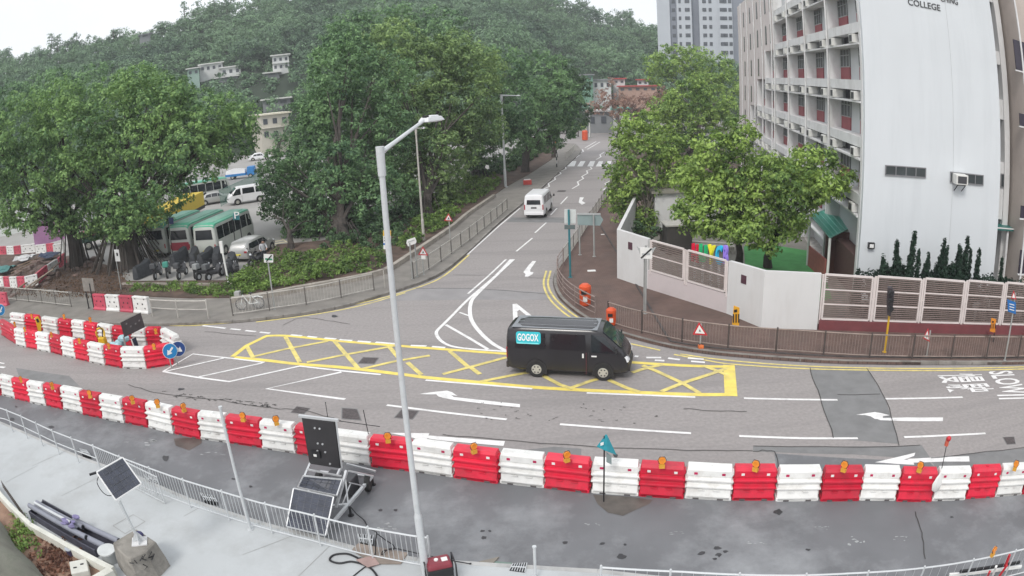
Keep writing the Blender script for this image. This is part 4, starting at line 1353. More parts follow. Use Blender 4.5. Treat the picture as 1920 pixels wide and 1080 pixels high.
# ================================================================== the school block on the right
SO = P(1602, 575)
SAZ = R(12.85)
FD = Vector((math.sin(SAZ), math.cos(SAZ), 0))
WD = Vector((math.cos(SAZ), -math.sin(SAZ), 0))
def fac(px, py, x0=0.0):                   # sight line -> (y, z) on the facade plane x = x0
    d = ray(px, py)
    o = SO+WD*x0
    den = d[0]*(-FD.y)+FD.x*d[1]
    t = (o.x*(-FD.y)+FD.x*o.y)/den
    s = (Vector((d[0]*t, d[1]*t, 0))-o).dot(FD)
    return s, CAMH+d[2]*t
def endp(px, py, y0=0.0):                  # sight line -> (x, z) on the end wall plane y = y0
    d = ray(px, py)
    o = SO+FD*y0
    t = (o.x*(-WD.y)+WD.x*o.y)/(d[0]*(-WD.y)+WD.x*d[1])
    s = (Vector((d[0]*t, d[1]*t, 0))-o).dot(WD)
    return s, CAMH+d[2]*t
M_BAND = mat('school_white', (0.68, 0.68, 0.68), .8, .04, 1.0, dirt=(.42, .41, .39), dirt_amt=.6, dirt_scale=1.2, streak=(1, .5, .4))
M_GREYW = mat('school_grey', (0.52, 0.53, 0.54), .85, .05, .8)
M_PINKW = mat('school_pinkish', (0.64, 0.58, 0.565), .85, .05, .6, dirt=(.42, .38, .37), dirt_amt=.4)
M_REDP = mat('school_red_panel', (0.26, 0.065, 0.075), .6, .12, 2)
M_ACW = mat('ac_casing', (0.66, 0.66, 0.63), .6, .08, 3)
TOPZ = 20.5
sch = thing('school_building', 'tall white school block with a blank end wall and rows of recessed bays', 'building', SO, -SAZ)
MB().box((4.275, .25, TOPZ/2), (8.55, .5, TOPZ)).build('end_wall', M_WALLW, sch)
MB().prism([(.75, .5), (8.55, .5), (8.55, 58), (.75, 58)], 0, TOPZ).build('rear_wall', M_GREYW, sch)
MB().box((5.22, -.004, 8), (.02, .01, 16)).build('wall_joint', mat('joint_grey', (.46, .48, .49), .9), sch)
FZ = [2.45, 5.3, 8.15, 11.0, 13.95, 16.9]
BAYY = [.5, 7.7, 14.65, 21.4, 28.3, 34.5, 40.4, 46.3, 52.3]
NB = {2.45: 7, 5.3: 7, 8.15: 6, 11.0: 5, 13.95: 4, 16.9: 4}
for zf in FZ:
    n = NB[zf]
    for i in range(n):
        y0, y1 = BAYY[i], BAYY[i+1]
        ym = (y0+y1)/2
        if zf < 3 and i == 0:
            MB().box((.36, 3.2, 1.2), (.70, 5.2, 2.4)).build('porch_wall', mat('porch_brown', (.10, .05, .045), .7), sch)
            continue
        MB().box((.36, ym, zf+.03), (.76, y1-y0-.3, .52)).build('floor_band', M_BAND, sch)
        MB().box((.33, ym, zf-.82), (.86, y1-y0-.3, .09)).build('ledge', M_BAND, sch)
        if zf >= 5.3:
            for k, yy in enumerate((y1-1.2, y0+1.3)):
                w = MB().box((.14, yy, zf-.52), (.62, .78, .46)).build('air_conditioner', M_ACW, sch, bevel=.02)
                if i < 3:
                    MB().box((-.175, yy, zf-.52), (.02, .5, .34)).build('grille', mat('grille_dark', (.05, .05, .055), .6), w)
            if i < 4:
                MB().box((.70, ym, zf-.50), (.08, y1-y0-2.9, .5)).build('dark_band', mat('band_dark', (.05, .05, .06), .6), sch)  # dark strip across the back of the air-conditioner recess
        if zf > 16.8:
            continue
        for yy in ((y1-1.3), (y0+1.75)):
            wv = MB().box((.73, yy, zf+1.53), (.06, 2.1, 1.02)).build('window', mat('window_glass', (.05, .06, .065), .12, .3, 1, spec=.7), sch)
            g = MB()
            for k in range(4):
                g.box((.69, yy-1.05+k*.7, zf+1.53), (.05, .06, 1.02))
            g.box((.69, yy, zf+1.7), (.05, 2.1, .05)).box((.69, yy, zf+2.04), (.05, 2.16, .06)).box((.69, yy, zf+1.03), (.05, 2.16, .06))
            g.build('window_frame', mat('frame_grey', (.30, .31, .31), .5), wv)
            MB().box((.72, yy, zf+.57), (.08, 2.1, .86)).build('red_panel', M_REDP, sch)
for i, y in enumerate(BAYY[:-1]):
    zt = {0: TOPZ, 1: TOPZ, 2: TOPZ, 3: TOPZ, 4: TOPZ, 5: 13.95, 6: 10.95, 7: 8.15}.get(i, 8)
    MB().box((.375, y, zt/2), (.81, .34, zt)).build('pier', M_BAND, sch)
    if 0 < i < 5:
        MB().cyl((-.1, y-.1, 0), (-.1, y-.1, zt), .06, n=6).build('drainpipe', M_BAND, sch)
# flush far part of the facade with narrow windows
g = MB()
for zf, z1, yb in ((11.15, 13.8, BAYY[5]), (13.8, TOPZ, BAYY[4]), (8.3, 11.15, BAYY[6]), (0, 8.3, BAYY[7])):
    g.prism([(.0, yb+.17), (.75, yb+.17), (.75, 58), (.0, 58)], zf+.001, z1-.001)
g.build('plain_wall', M_PINKW, sch)
for zf, ys in ((11.0, 36.2), (13.95, 30.4), (16.9, 30.4), (8.15, 42.4), (5.3, 48.4)):
    y = ys
    while y < 57:
        wv = MB().box((-.0, y, zf+1.35), (.06, .75, 1.75)).build('narrow_window', mat('narrow_glass', (.06, .065, .07), .25, .3, 1), sch)
        MB().box((-.03, y, zf+1.5), (.03, .06, 1.75)).build('window_frame', MATS['frame_grey'], wv)
        y += 3.0
for y in (31, 37, 43, 49, 55):
    MB().cyl((-.08, y-1.3, 0), (-.08, y-1.3, TOPZ), .07, n=6).build('drainpipe', M_BAND, sch)
# end wall windows
def wwin(x0, x1, z0, z1, y=-.02, n=3, parent=sch):
    w = MB().box(((x0+x1)/2, y, (z0+z1)/2), (x1-x0, .06, z1-z0)).build('window', MATS['window_glass'], parent)
    g = MB()
    for k in range(n+1):
        g.box((x0+(x1-x0)*k/n, y-.035, (z0+z1)/2), (.05, .05, z1-z0))
    g.box(((x0+x1)/2, y-.035, z0), (x1-x0+.05, .06, .05)).box(((x0+x1)/2, y-.035, z1), (x1-x0+.05, .06, .05))
    g.build('window_frame', mat('frame_mid', (.20, .20, .21), .5), w)
wwin(1.16, 3.48, 6.74, 7.2, n=4)
wwin(5.05, 7.27, 6.62, 7.12, n=4)
a = MB().box((5.55, -.36, 6.85), (.78, .62, .5)).build('air_conditioner', M_ACW, sch, bevel=.02)
MB().box((5.55, -.68, 6.85), (.58, .02, .36)).build('grille', MATS['grille_dark'], a)
MB().bar((5.3, -.05, 6.2), (5.3, -.6, 6.58), .04).bar((5.3, -.6, 6.58), (5.8, -.6, 6.58), .04).bar((5.8, -.6, 6.58), (5.8, -.05, 6.2), .04).build('bracket', M_BLK, a)
l = MB().box((.58, -.10, 3.2), (.34, .2, .3)).build('wall_light', M_BLK, sch)
MB().box((.58, -.205, 3.2), (.22, .02, .18)).build('lens', M_WPAINT, l)
x, z = endp(1703, 9)
x2, z2 = endp(1762, 9)
text_obj('COLLEGE', M_BLK, 'sign_lettering', sch, x2-x, .34, (x, -.02, z), (1, 0, 0), (0, 0, 1), .02)
x, z = endp(1764, 7)
x2, z2 = endp(1796, 7)
text_obj('CHING', M_BLK, 'sign_lettering', sch, x2-x, .34, (x, -.02, z+.15), (1, 0, 0), (0, 0, 1), .02)
# set-back section to the right of the blank wall
Y1 = 1.6
xa = 8.55
xb = endp(1893, 300, Y1)[0]
MB().prism([(xa, Y1+.6), (xb, Y1+.6), (xb, 20), (xa, 20)], 0, TOPZ).build('stair_core', mat('core_grey', (.33, .34, .36), .85), sch)
def zz(py):
    return endp(1885, py, Y1)[1]
for t0, t1 in ((100, 124), (188, 225), (305, 412), (0, 12)):
    z0, z1 = zz(t1), zz(t0)
    MB().box(((xa+xb)/2, Y1+.3, (z0+z1)/2), (xb-xa, .6, z1-z0)).build('spandrel', M_BAND, sch)
MB().box((xb-.25, Y1+.25, TOPZ/2), (.42, .75, TOPZ)).build('column', M_BAND, sch)
x0, z0 = endp(1876, 350, Y1)
x1, z1 = endp(1892, 328, Y1)
wwin(x0, x1, z0, z1, Y1-.03, 2)
cz = zz(424)
c = MB().box(((xa+xb)/2, Y1-.35, cz), (xb-xa+.1, 1.1, .16)).build('canopy', mat('awning_green', (.03, .17, .15), .5), sch)
MB().box(((xa+xb)/2, Y1-.92, cz+.05), (xb-xa+.12, .04, .06)).build('canopy_edge', M_WPAINT, c)
MB().cyl((xb-.3, Y1-.7, 0), (xb-.3, Y1-.7, cz), .09, n=8).build('canopy_post', M_BAND, sch)
# green glazed porch canopy by the corner
pc = [P(1519, 404, 3.3), P(1556, 447, 2.75), P(1611, 419, 2.9), P(1578, 384, 3.4)]
t = thing('entrance_porch', 'porch with a green ribbed translucent canopy at the corner of the school', 'porch', (pc[1].x, pc[1].y, 0))
q = [p-Vector((pc[1].x, pc[1].y, 0)) for p in pc]
g = MB()
slab(g, q, .02)
cn = g.build('canopy', mat('canopy_glass_green', (.06, .30, .23), .3, .15, 1.2, spec=.6), t)
g = MB()
for k in range(9):
    a = q[0].lerp(q[3], k/8)+Vector((0, 0, .035))
    b = q[1].lerp(q[2], k/8)+Vector((0, 0, .035))
    g.bar(a, b, .03)
g.bar(q[0]+Vector((0, 0, .035)), q[3]+Vector((0, 0, .035)), .05).bar(q[1]+Vector((0, 0, .035)), q[2]+Vector((0, 0, .035)), .05)
g.build('canopy_rib', mat('rib_green', (.20, .42, .36), .4), cn)
MB().cyl((q[1].x, q[1].y, 0), q[1], .08, n=8).build('post', M_WPAINT, t)
MB().cyl((q[0].x, q[0].y, 0), q[0], .08, n=8).build('post', M_WPAINT, t)
b0, b1 = P(1560, 520, .3), P(1598, 522, .3)
o = Vector((pc[1].x, pc[1].y, 0))
b0, b1 = b0-o, b1-o
MB().prism([(b0.x, b0.y+1.0), (b1.x, b1.y+.7), (b1.x, b1.y+.9), (b0.x, b0.y+1.2)], .1, 2.75).build('back_wall', mat('porch_brown', (.10, .05, .045), .7), t)
m0 = b0.lerp(b1, .3)
MB().box((m0.x, m0.y+.86, 1.2), (.9, .06, 2.1)).build('door', mat('door_brown', (.065, .03, .025), .5), t)
w0, w1 = P(1540, 455, 1.2)-o, P(1552, 510, .2)-o
MB().prism([(q[0].x+.1, q[0].y), (q[1].x+.05, q[1].y+.3), (q[1].x-.05, q[1].y+.3), (q[0].x-.0, q[0].y)], .1, 1.5).build('side_wall', mat('porch_red', (.32, .10, .09), .7), t)

# beige building cut by the right edge
t = thing('beige_building', 'beige rendered building cut off at the right, with dark windows', 'building', SO+WD*(xb+.15)+FD*(-.5), -SAZ)
MB().box((6, 4, TOPZ/2+1), (12, 8, TOPZ+2)).build('wall', mat('beige_render', (.47, .41, .37), .85, .06, .5, dirt=(.36, .31, .28), dirt_amt=.5), t)
for py0, py1, pxa in ((75, 130, 1905), (212, 235, 1912), (385, 408, 1913), (468, 512, 1909)):
    xx, z0 = endp(pxa, py1, -.5)
    _, z1 = endp(pxa, py0, -.5)
    xx -= xb+.15
    w = MB().box((xx+.9, -.02, (z0+z1)/2), (1.8, .08, z1-z0)).build('window', mat('window_purple', (.035, .028, .045), .15), t)
    MB().box((xx+.9, -.07, z0-.05), (1.95, .14, .07)).build('sill', M_BAND, w)
MB().cyl((.05, -.1, 0), (.05, -.1, TOPZ), .07, n=8).build('drainpipe', M_BAND, t)

# ================================================================== kindergarten wall, grilles and fence
KB = [P(1157, 525), P(1214, 545), P(1362, 592), P(1427, 619), P(1531, 623)]
KT = [(1158, 430), (1214, 448), (1362, 489), (1427, 508), (1536, 513)]
KH = [HZ(*a, b) for a, b in zip(KT, KB)]
t = thing('boundary_wall', 'white rendered boundary wall round the kindergarten garden, with openings for grilles', 'wall', KB[0])
def wallseg(a, b, z0a, z0b, ha, hb, name, m, parent, o, th=.2):
    d = (b-a).normalized()
    n = Vector((-d.y, d.x, 0))*th
    a, b = a-o, b-o
    g = MB()
    vs = [(a.x, a.y, z0a), (b.x, b.y, z0b), (b.x+n.x, b.y+n.y, z0b), (a.x+n.x, a.y+n.y, z0a), (a.x, a.y, ha), (b.x, b.y, hb), (b.x+n.x, b.y+n.y, hb), (a.x+n.x, a.y+n.y, ha)]
    g._add(vs, [(3, 2, 1, 0), (4, 5, 6, 7), (0, 1, 5, 4), (1, 2, 6, 5), (2, 3, 7, 6), (3, 0, 4, 7)])
    return g.build(name, m, parent)
O = KB[0]
M_WW2 = mat('wall_white', (.62, .62, .615), .85, .04, .6, dirt=(.50, .48, .46), dirt_amt=.4, dirt_scale=1.4, streak=(1, 1, .2))
M_WPK = mat('wall_pinkish', (.56, .50, .50), .85, .05, .6, dirt=(.40, .37, .36), dirt_amt=.5, dirt_scale=.6)
wallseg(KB[0], KB[1], 0, 0, KH[0], KH[1], 'wall', M_WW2, t, O)
g1b, g2b = HZ(1222, 507, KB[1]), HZ(1362, 551, KB[2])
wallseg(KB[1], KB[2], 0, 0, g1b, g2b, 'low_wall', M_WPK, t, O)
wallseg(KB[2], KB[3], 0, 0, KH[2], KH[3], 'wall', M_WW2, t, O)
wallseg(KB[3], KB[4], 0, 0, KH[3], KH[4], 'wall', M_WW2, t, O)
far = P(1171, 402, KH[0])
far.z = 0
far2 = KB[0]+(far-KB[0])*2.6
wallseg(far2, KB[0], 0, 0, KH[0], KH[0], 'side_wall', M_WW2, t, O)
for (px, py), b in (((1182, 461), 0), ((1395, 524), 2)):
    d = (KB[b+1]-KB[b]).normalized()
    n = Vector((d.y, -d.x, 0))
    dd = ray(px, py)
    den = dd[0]*n.x+dd[1]*n.y
    tt = KB[b].dot(n)/den
    c = Vector((dd[0]*tt, dd[1]*tt, CAMH+dd[2]*tt))-O
    MB().box((c.x, c.y, c.z), (.34, .05, .40), rz=math.atan2(d.y, d.x)).build('vent_hole', mat('vent_dark', (.08, .03, .045), .7), t)
M_FENW = mat('fence_pinkish_white', (.66, .60, .58), .5, .05, 2)
def grille(label, a, b, za, zb, ta, tb, slats=14, slat_m=None, name='metal_grille', group=None, mids=(0.5,), post=True):
    """a,b plan points; za,zb bottoms; ta,tb tops"""
    t = thing(name, label, 'fence', Vector((a.x, a.y, 0)), 0, group)
    o = Vector((a.x, a.y, 0))
    A, B = Vector((0, 0, 0)), b-o
    def pt(u, v):
        p = A.lerp(B, u)
        return Vector((p.x, p.y, (za+(zb-za)*u)*(1-v)+(ta+(tb-ta)*u)*v))
    g = MB()
    w = .085
    g.bar(pt(0, 0), pt(1, 0), w).bar(pt(0, 1), pt(1, 1), w).bar(pt(0, 0), pt(0, 1), w).bar(pt(1, 0), pt(1, 1), w)
    g.build('frame', M_FENW, t)
    for m in mids:
        MB().bar(pt(0, m), pt(1, m), .06).build('cross_bar', M_FENW, t)
    g = MB()
    for k in range(1, slats):
        g.bar(pt(.0, k/slats), pt(1, k/slats), .05, .05)
    g.bar(pt(.5, 0), pt(.5, 1), .02)
    g.build('slats', slat_m or mat('slat_brown', (.20, .155, .14), .6, .1, 3), t)
    if post:
        for s, u in ((-.10, 0), (.10, 1)):
            d = (B-A).normalized()*s
            p = pt(u, 0)+d
            q2 = pt(u, 1)+d
            MB().bar((p.x, p.y, p.z-.25), (q2.x, q2.y, q2.z), .07).build('post', M_FENW, t)
            for v in (.15, .5, .85):
                MB().bar(pt(u, v), pt(u, v)+d, .05).build('link', M_FENW, t)
    return t
def kpt(px, i):                            # plan point on wall segment i under image column px
    a, b = KB[i], KB[i+1]
    lo, hi = 0.0, 1.0
    best = min((abs_(px, a.lerp(b, k/400)), k/400) for k in range(401))
    return a.lerp(b, best[1])
def proj(p):
    """image position of a world point"""
    v = Vector(p)-Vector((0, 0, CAMH))
    cp, sp = math.cos(PITCH), math.sin(PITCH)
    y1, z1 = v.y*sp+v.z*cp, -(v.y*cp-v.z*sp)
    x1 = v.x
    c, s = math.cos(ROLL), math.sin(ROLL)
    vx, vy = c*x1-s*y1, s*x1+c*y1
    th = math.atan2(math.hypot(vx, vy), -z1)
    r = th/LP[0]
    for _ in range(8):
        f = r*(LP[0]+LP[1]*r*r+LP[2]*r**4)-th
        r -= f/(LP[0]+3*LP[1]*r*r+5*LP[2]*r**4)
    q = math.hypot(vx, vy)+1e-9
    return 960+vx/q*r*1000, 540-vy/q*r*1000
def abs_(px, p):
    return abs(proj((p.x, p.y, 1.2))[0]-px)
for x0, x1, lab in ((1222, 1281, 'left slatted metal grille above the low pinkish wall, nearest the side road'), (1290, 1359, 'right slatted metal grille above the low pinkish wall, before the colourful letters')):
    a, b = kpt(x0, 1), kpt(x1, 1)
    u0, u1 = (a-KB[1]).length/(KB[2]-KB[1]).length, (b-KB[1]).length/(KB[2]-KB[1]).length
    grille(lab, a, b, g1b+(g2b-g1b)*u0+.08, g1b+(g2b-g1b)*u1+.08, KH[1]+(KH[2]-KH[1])*u0-.02, KH[1]+(KH[2]-KH[1])*u1-.02, 15, group='slatted grilles on the low wall')
FA, FB = P(1534, 623), P(1913, 632)
t = thing('plinth_wall', 'dark red plinth under the white slatted fence', 'wall', FA)
fd_ = (FB-FA)
FE = FA+fd_*1.5
zr = .56
wallseg(FA, FE, 0, 0, zr, zr, 'plinth', mat('plinth_red', (.17, .045, .05), .8, .12, 1.5, dirt=(.10, .04, .045), dirt_amt=.5), t, FA, .35)
fx = [(1549, 1638), (1648, 1730), (1738, 1811), (1819, 1884), (1891, 1952)]
labs = ['white slatted fence panel directly right of the white boundary wall', 'white slatted fence panel behind the traffic light, second in the fence', 'white slatted fence panel in front of the tall cypress, third in the fence',
        'white slatted fence panel with a pale deer shape behind it, fourth in the fence', 'white slatted fence panel behind the blue street sign, cut by the frame edge']
def fpt(px, z):
    best = min((abs(proj((FA.x+fd_.x*k/400, FA.y+fd_.y*k/400, z))[0]-px), k/400) for k in range(601))
    return FA+fd_*best[1]
for (x0, x1), lab in zip(fx, labs):
    a, b = fpt(x0, 2.6), fpt(x1, 2.6)
    n = Vector((0, .12, 0))
    grille(lab, a+n, b+n, zr+.06, zr+.06, 2.68, 2.62, 22, group='white slatted fence panels', mids=(.34, .67))
# garden inside
gp = [KB[0]+Vector((.3, .4, 0)), KB[1]+Vector((.1, .3, 0)), KB[2]+Vector((.1, .3, 0)), KB[3]+Vector((.1, .3, 0)), KB[4]+Vector((.1, .4, 0)), FA+Vector((.2, .5, 0)), FE+Vector((0, .5, 0)), (45, 60), (12, 60)]
struct(MB().prism([(p[0], p[1]) for p in gp], .0, .30), 'garden_ground', mat('garden_paving', (.20, .19, .17), .9, .15, .6, dirt=(.09, .08, .06), dirt_amt=.6))
gt = [P(x, y, .31) for x, y in ((1395, 462), (1440, 458), (1515, 470), (1545, 510), (1560, 560), (1480, 575), (1400, 540))]
struct(MB().prism([(p.x, p.y) for p in gt], .28, .312), 'artificial_turf', mat('turf_green', (.07, .27, .08), .95, .12, 2))
struct(MB().prism([(p.x, p.y) for p in [P(x, y, .31) for x, y in ((1505, 440), (1535, 440), (1556, 500), (1545, 512))]], .28, .316), 'garden_path', mat('rock_path', (.38, .36, .34), .9, .3, 3, bump=.6, bscale=8))
# raised planter kerbs and benches seen through the trees
t = thing('garden_bench', 'long pale garden benches behind the coloured letters', 'bench', P(1290, 462, .3))
o = P(1290, 462, .3)
for i, (a, b) in enumerate((((1275, 449), (1375, 455)), ((1300, 456), (1378, 460)))):
    p, q = P(*a, .8)-o, P(*b, .8)-o
    MB().bar((p.x, p.y, .42), (q.x, q.y, .42), .35, .06).build('seat', mat('bench_pale', (.45, .43, .38), .7), t)
    for u in (.05, .95):
        r_ = p.lerp(q, u)
        MB().box((r_.x, r_.y, .2), (.08, .3, .4)).build('leg', M_RAIL, t)
t = thing('garden_shed', 'low white shed wall between the trees inside the garden', 'shed', P(1262, 470, .3))
MB().box((2.2, 6.5, 1.6), (4.6, 3, 2.6)).build('wall', M_WW2, t)
MB().box((2.2, 6.5, 3.0), (5.2, 3.6, .18)).build('roof', mat('shed_roof', (.25, .24, .2), .8), t)
t = thing('garden_hut', 'small dark hut behind the left grille', 'shed', P(1275, 478, .3))
MB().box((0, .8, .9), (1.6, 1.4, 1.8)).build('wall', mat('hut_dark', (.06, .055, .05), .7), t)
MB().box((0, .8, 1.84), (1.8, 1.6, .08)).build('roof', M_RAIL, t)
# coloured letters
cols = [('H', (.68, .01, .05), 1297, 1309, 'red'), ('U', (.02, .45, .17), 1311, 1325, 'green'), ('Y', (.85, .78, .04), 1327, 1340, 'yellow'), ('C', (.03, .50, .78), 1342, 1355, 'light blue'), ('B', (.33, .22, .78), 1357, 1376, 'purple')]
for i, (ch, c, x0, x1, nm) in enumerate(cols):
    a, b = kpt(x0, 1)+Vector((.25, .9, 0)), kpt(x1, 1)+Vector((.25, .9, 0))
    zt = HZ((x0+x1)/2, 456+i*.9, a)
    t = thing('garden_letter', '%s block letter standing behind the right slatted grille' % nm, 'letter', (a.x, a.y, .3), 0, 'coloured block letters')
    d = (b-a)
    text_obj(ch, mat('letter_'+nm.replace(' ', '_'), c, .4, .05), 'letter', t, d.length*.92, .95, (0, 0, zt-.3-.95), d, (0, 0, 1), .08, offset=.03)
    MB().box((d.x/2, d.y/2+.05, (zt-1.25)/2), (.10, .10, zt-1.2)).build('support', M_WPAINT, t)

# ================================================================== distant buildings
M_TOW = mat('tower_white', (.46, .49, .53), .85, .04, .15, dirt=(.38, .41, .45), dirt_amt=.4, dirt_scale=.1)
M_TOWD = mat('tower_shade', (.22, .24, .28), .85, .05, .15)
TD = 240.0
def tower(label, segs, wins, d0, top=75, group='high-rise blocks'):
    c = PD((segs[0][0]+segs[-1][1])/2, 60, d0)
    t = thing('tower_block', label, 'building', (c.x, c.y, 0), facing(c), group)
    def X(px):
        q = PD(px, 60, d0)
        az = math.atan2(q.x, q.y)-math.atan2(c.x, c.y)
        return math.tan(az)*d0
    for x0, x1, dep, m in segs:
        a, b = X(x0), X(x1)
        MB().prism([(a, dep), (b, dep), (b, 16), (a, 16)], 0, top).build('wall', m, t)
    for px, w, pitch, dep in wins:
        x = X(px)
        z = 11.5
        while z < top-3:
            f = MB().box((x, dep-.05, z), (w, .15, 1.25)).build('window', mat('tower_glass', (.07, .08, .095), .3), t)
            z += pitch
    return t
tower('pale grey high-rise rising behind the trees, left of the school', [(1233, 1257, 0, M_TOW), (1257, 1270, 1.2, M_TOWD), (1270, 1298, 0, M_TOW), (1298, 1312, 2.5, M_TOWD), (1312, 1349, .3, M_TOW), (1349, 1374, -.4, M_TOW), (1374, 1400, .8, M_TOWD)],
      [(1264, 1.1, 2.9, 1.2), (1276, .8, 2.9, 0), (1290, 1.6, 2.9, 0), (1322, 1.3, 2.9, .3), (1333, 1.0, 2.9, .3), (1355, 1.5, 2.9, -.4), (1361, 1.2, 2.9, -.4), (1370, 1.1, 2.9, -.4)], TD)
def house(label, px0, px1, py_top, py_bot, D, wallm, roofm, floors=2, wins=3, depth=7, group=None, eave=.5, roofcol=None, rz_off=0.0, name='hillside_house'):
    c = PD((px0+px1)/2, py_bot, D)
    zt = PD((px0+px1)/2, py_top, D).z
    w = (PD(px1, py_bot, D)-PD(px0, py_bot, D)).length
    t = thing(name, label, 'house', (c.x, c.y, 0), facing(c)+rz_off, group)
    z0 = max(c.z-6, 0)
    MB().box((0, depth/2, (z0+zt)/2), (w, depth, zt-z0)).build('wall', wallm, t)
    MB().box((0, depth/2-.2, zt+.15), (w+eave*2, depth+eave*2, .3)).build('roof', roofm, t)
    fh = (zt-c.z)/floors
    for f in range(floors):
        for k in range(wins):
            x = -w/2+w*(k+.5)/wins
            q = MB().box((x, -.04, c.z+fh*(f+.5)), (w/wins*.45, .12, fh*.42)).build('window', MATS['tower_glass'], t)
        if f:
            MB().box((0, -.3, c.z+fh*f), (w+.2, .7, .18)).build('balcony_slab', wallm, t)
    return t
M_HW = mat('house_white', (.58, .59, .58), .85, .06, .4)
M_HG = mat('house_grey', (.22, .23, .24), .85, .1, .4)
M_RFW = mat('roof_pale', (.62, .62, .60), .8, .05, .5)
M_CREAM = mat('house_cream', (.55, .52, .45), .85, .08, .5)
house('long white house with a thin pale roof high on the left hillside', 375, 418, 120, 134, 205, M_HW, M_RFW, 1, 4, group='houses on the hillside')
house('lower white house with a flat roof, just right of and below the long one', 415, 452, 126, 141, 202, M_HW, M_RFW, 1, 3, group='houses on the hillside')
house('pale green-walled hut at the left end of the hillside houses', 352, 374, 129, 142, 200, mat('house_mint', (.3, .42, .36), .85), M_RFW, 1, 2, group='houses on the hillside')
house('two-storey white house with balcony on the hillside, highest and rightmost', 512, 543, 104, 132, 190, M_HW, M_RFW, 2, 3, group='houses on the hillside')
house('long low white roofed shed under the two hillside houses', 405, 446, 145, 148, 198, M_HG, M_RFW, 1, 1, 4, group='houses on the hillside')
house('small pale-roofed shed on the slope left of the two-storey house', 496, 524, 137, 141, 187, M_HG, M_RFW, 1, 1, 4, group='houses on the hillside')
house('cream three-storey house glimpsed between the two great tree crowns', 491, 546, 214, 262, 150, M_CREAM, mat('roof_cream', (.66, .62, .50), .8), 2, 3, 9, rz_off=.25, name='cream_house')
house('grey flat-roofed house just above the cream house', 493, 545, 186, 198, 164, M_HG, M_RFW, 1, 2, 8)
house('grey hut on the skyline of the left hill', 262, 282, 65, 70, 238, M_HG, M_HG, 1, 1, 4, group='houses on the hillside')
M_RRF = mat('roof_red', (.36, .06, .055), .8, .2, .5)
house('green-walled hut at the far end of the street', 1090, 1112, 141, 165, 185, mat('hut_green', (.16, .30, .22), .85), M_HG, 2, 2, group='houses at the far end of the street')
house('white house under a dark roof behind the bare reddish tree', 1112, 1146, 150, 168, 190, M_HW, M_HG, 1, 3, group='houses at the far end of the street')
house('small white house with red roof, upper one behind the reddish tree', 1195, 1216, 150, 160, 200, M_HW, M_RRF, 1, 2, group='houses at the far end of the street')
house('long house with a bright red roof behind the bare reddish tree', 1160, 1232, 162, 172, 190, mat('house_tan', (.38, .25, .2), .85), M_RRF, 1, 5, group='houses at the far end of the street')
house('white house with red roof, leftmost of the red-roofed group', 1150, 1172, 148, 158, 198, M_HW, M_RRF, 1, 2, group='houses at the far end of the street')
house('low dark-fronted building under the bare tree where the street ends', 1100, 1165, 209, 240, 150, M_HG, mat('roof_concrete', (.42, .41, .40), .8), 1, 3, 6, group='houses at the far end of the street')
house('pale low building with a green awning at the end of the street', 1150, 1182, 205, 236, 146, M_HW, mat('roof_teal', (.06, .36, .28), .6), 1, 2, 5, group='houses at the far end of the street')
# left: sheds and hoardings round the roadworks
def hoarding(label, pts, ztop_px, m, name='site_hoarding', z0=.3):
    a, b = P(*pts[0]), P(*pts[1])
    zt = HZ(*ztop_px, a)
    t = thing(name, label, 'hoarding', a)
    d = b-a
    n = Vector((-d.y, d.x, 0)).normalized()*.12
    MB().prism([(0, 0), (d.x, d.y), (d.x+n.x, d.y+n.y), (n.x, n.y)], z0, zt).build('panel', m, t)
    for u in (.05, .5, .95):
        p = d*u
        MB().box((p.x+n.x*2, p.y+n.y*2, zt/2), (.12, .12, zt)).build('post', M_RAIL, t)
    return t
hoarding('pink-lilac painted hoarding between the left tree trunks', ((68, 478), (124, 462)), (68, 418), mat('hoarding_pink', (.50, .26, .46), .7, .08, 1, dirt=(.3, .15, .28), dirt_amt=.5), z0=.8)
hoarding('bright white hoarding between the two left trunks', ((147, 460), (187, 438)), (147, 412), M_VW, z0=1.3)
t = thing('parked_truck', 'dark green and red truck bed below the white hoarding', 'truck', P(150, 470), R(35))
MB().box((3.5, 0, 1.0), (7, 2.0, .5)).build('load_bed', mat('truck_green', (.04, .09, .07), .6), t)
MB().box((3.5, 0, 1.45), (7, 2.05, .35)).build('side_board', mat('truck_maroon', (.16, .05, .05), .6), t)
MB().box((7.6, 0, 1.3), (1.4, 1.9, 1.9)).build('cab', MATS['truck_green'], t, bevel=.1)
for x in (1, 6.8):
    for s in (-1, 1):
        wheel(t, x, s*.9, .42)
t = thing('site_building', 'white plain building at the far left edge behind the works', 'building', P(-30, 452), R(12))
MB().box((2.5, 5, 2.2), (14, 9, 4.4)).build('wall', mat('site_white', (.50, .52, .50), .85, .06, .4), t)
MB().box((2.5, 5, 4.5), (14.8, 9.8, .3)).build('roof', M_HG, t)
MB().box((-1.0, .46, 1.2), (2.2, .12, 2.4)).build('door', M_HG, t)
hoarding('beige retaining wall behind the roadworks at the far left', ((-30, 430), (70, 418)), (20, 388), mat('beige_wall', (.42, .37, .28), .85), name='retaining_wall', z0=0)
# green mesh fence inside the car park
a, b = P(415, 388), P(500, 345)
line = [a.lerp(b, k/10) for k in range(11)]
railing('mesh_fence', 'tall green mesh fence crossing the car park beyond the minibuses', line, 1.9, 2.6, 0, 'bars', .26, mat('fence_green', (.10, .22, .18), .6), bar_r=.025)
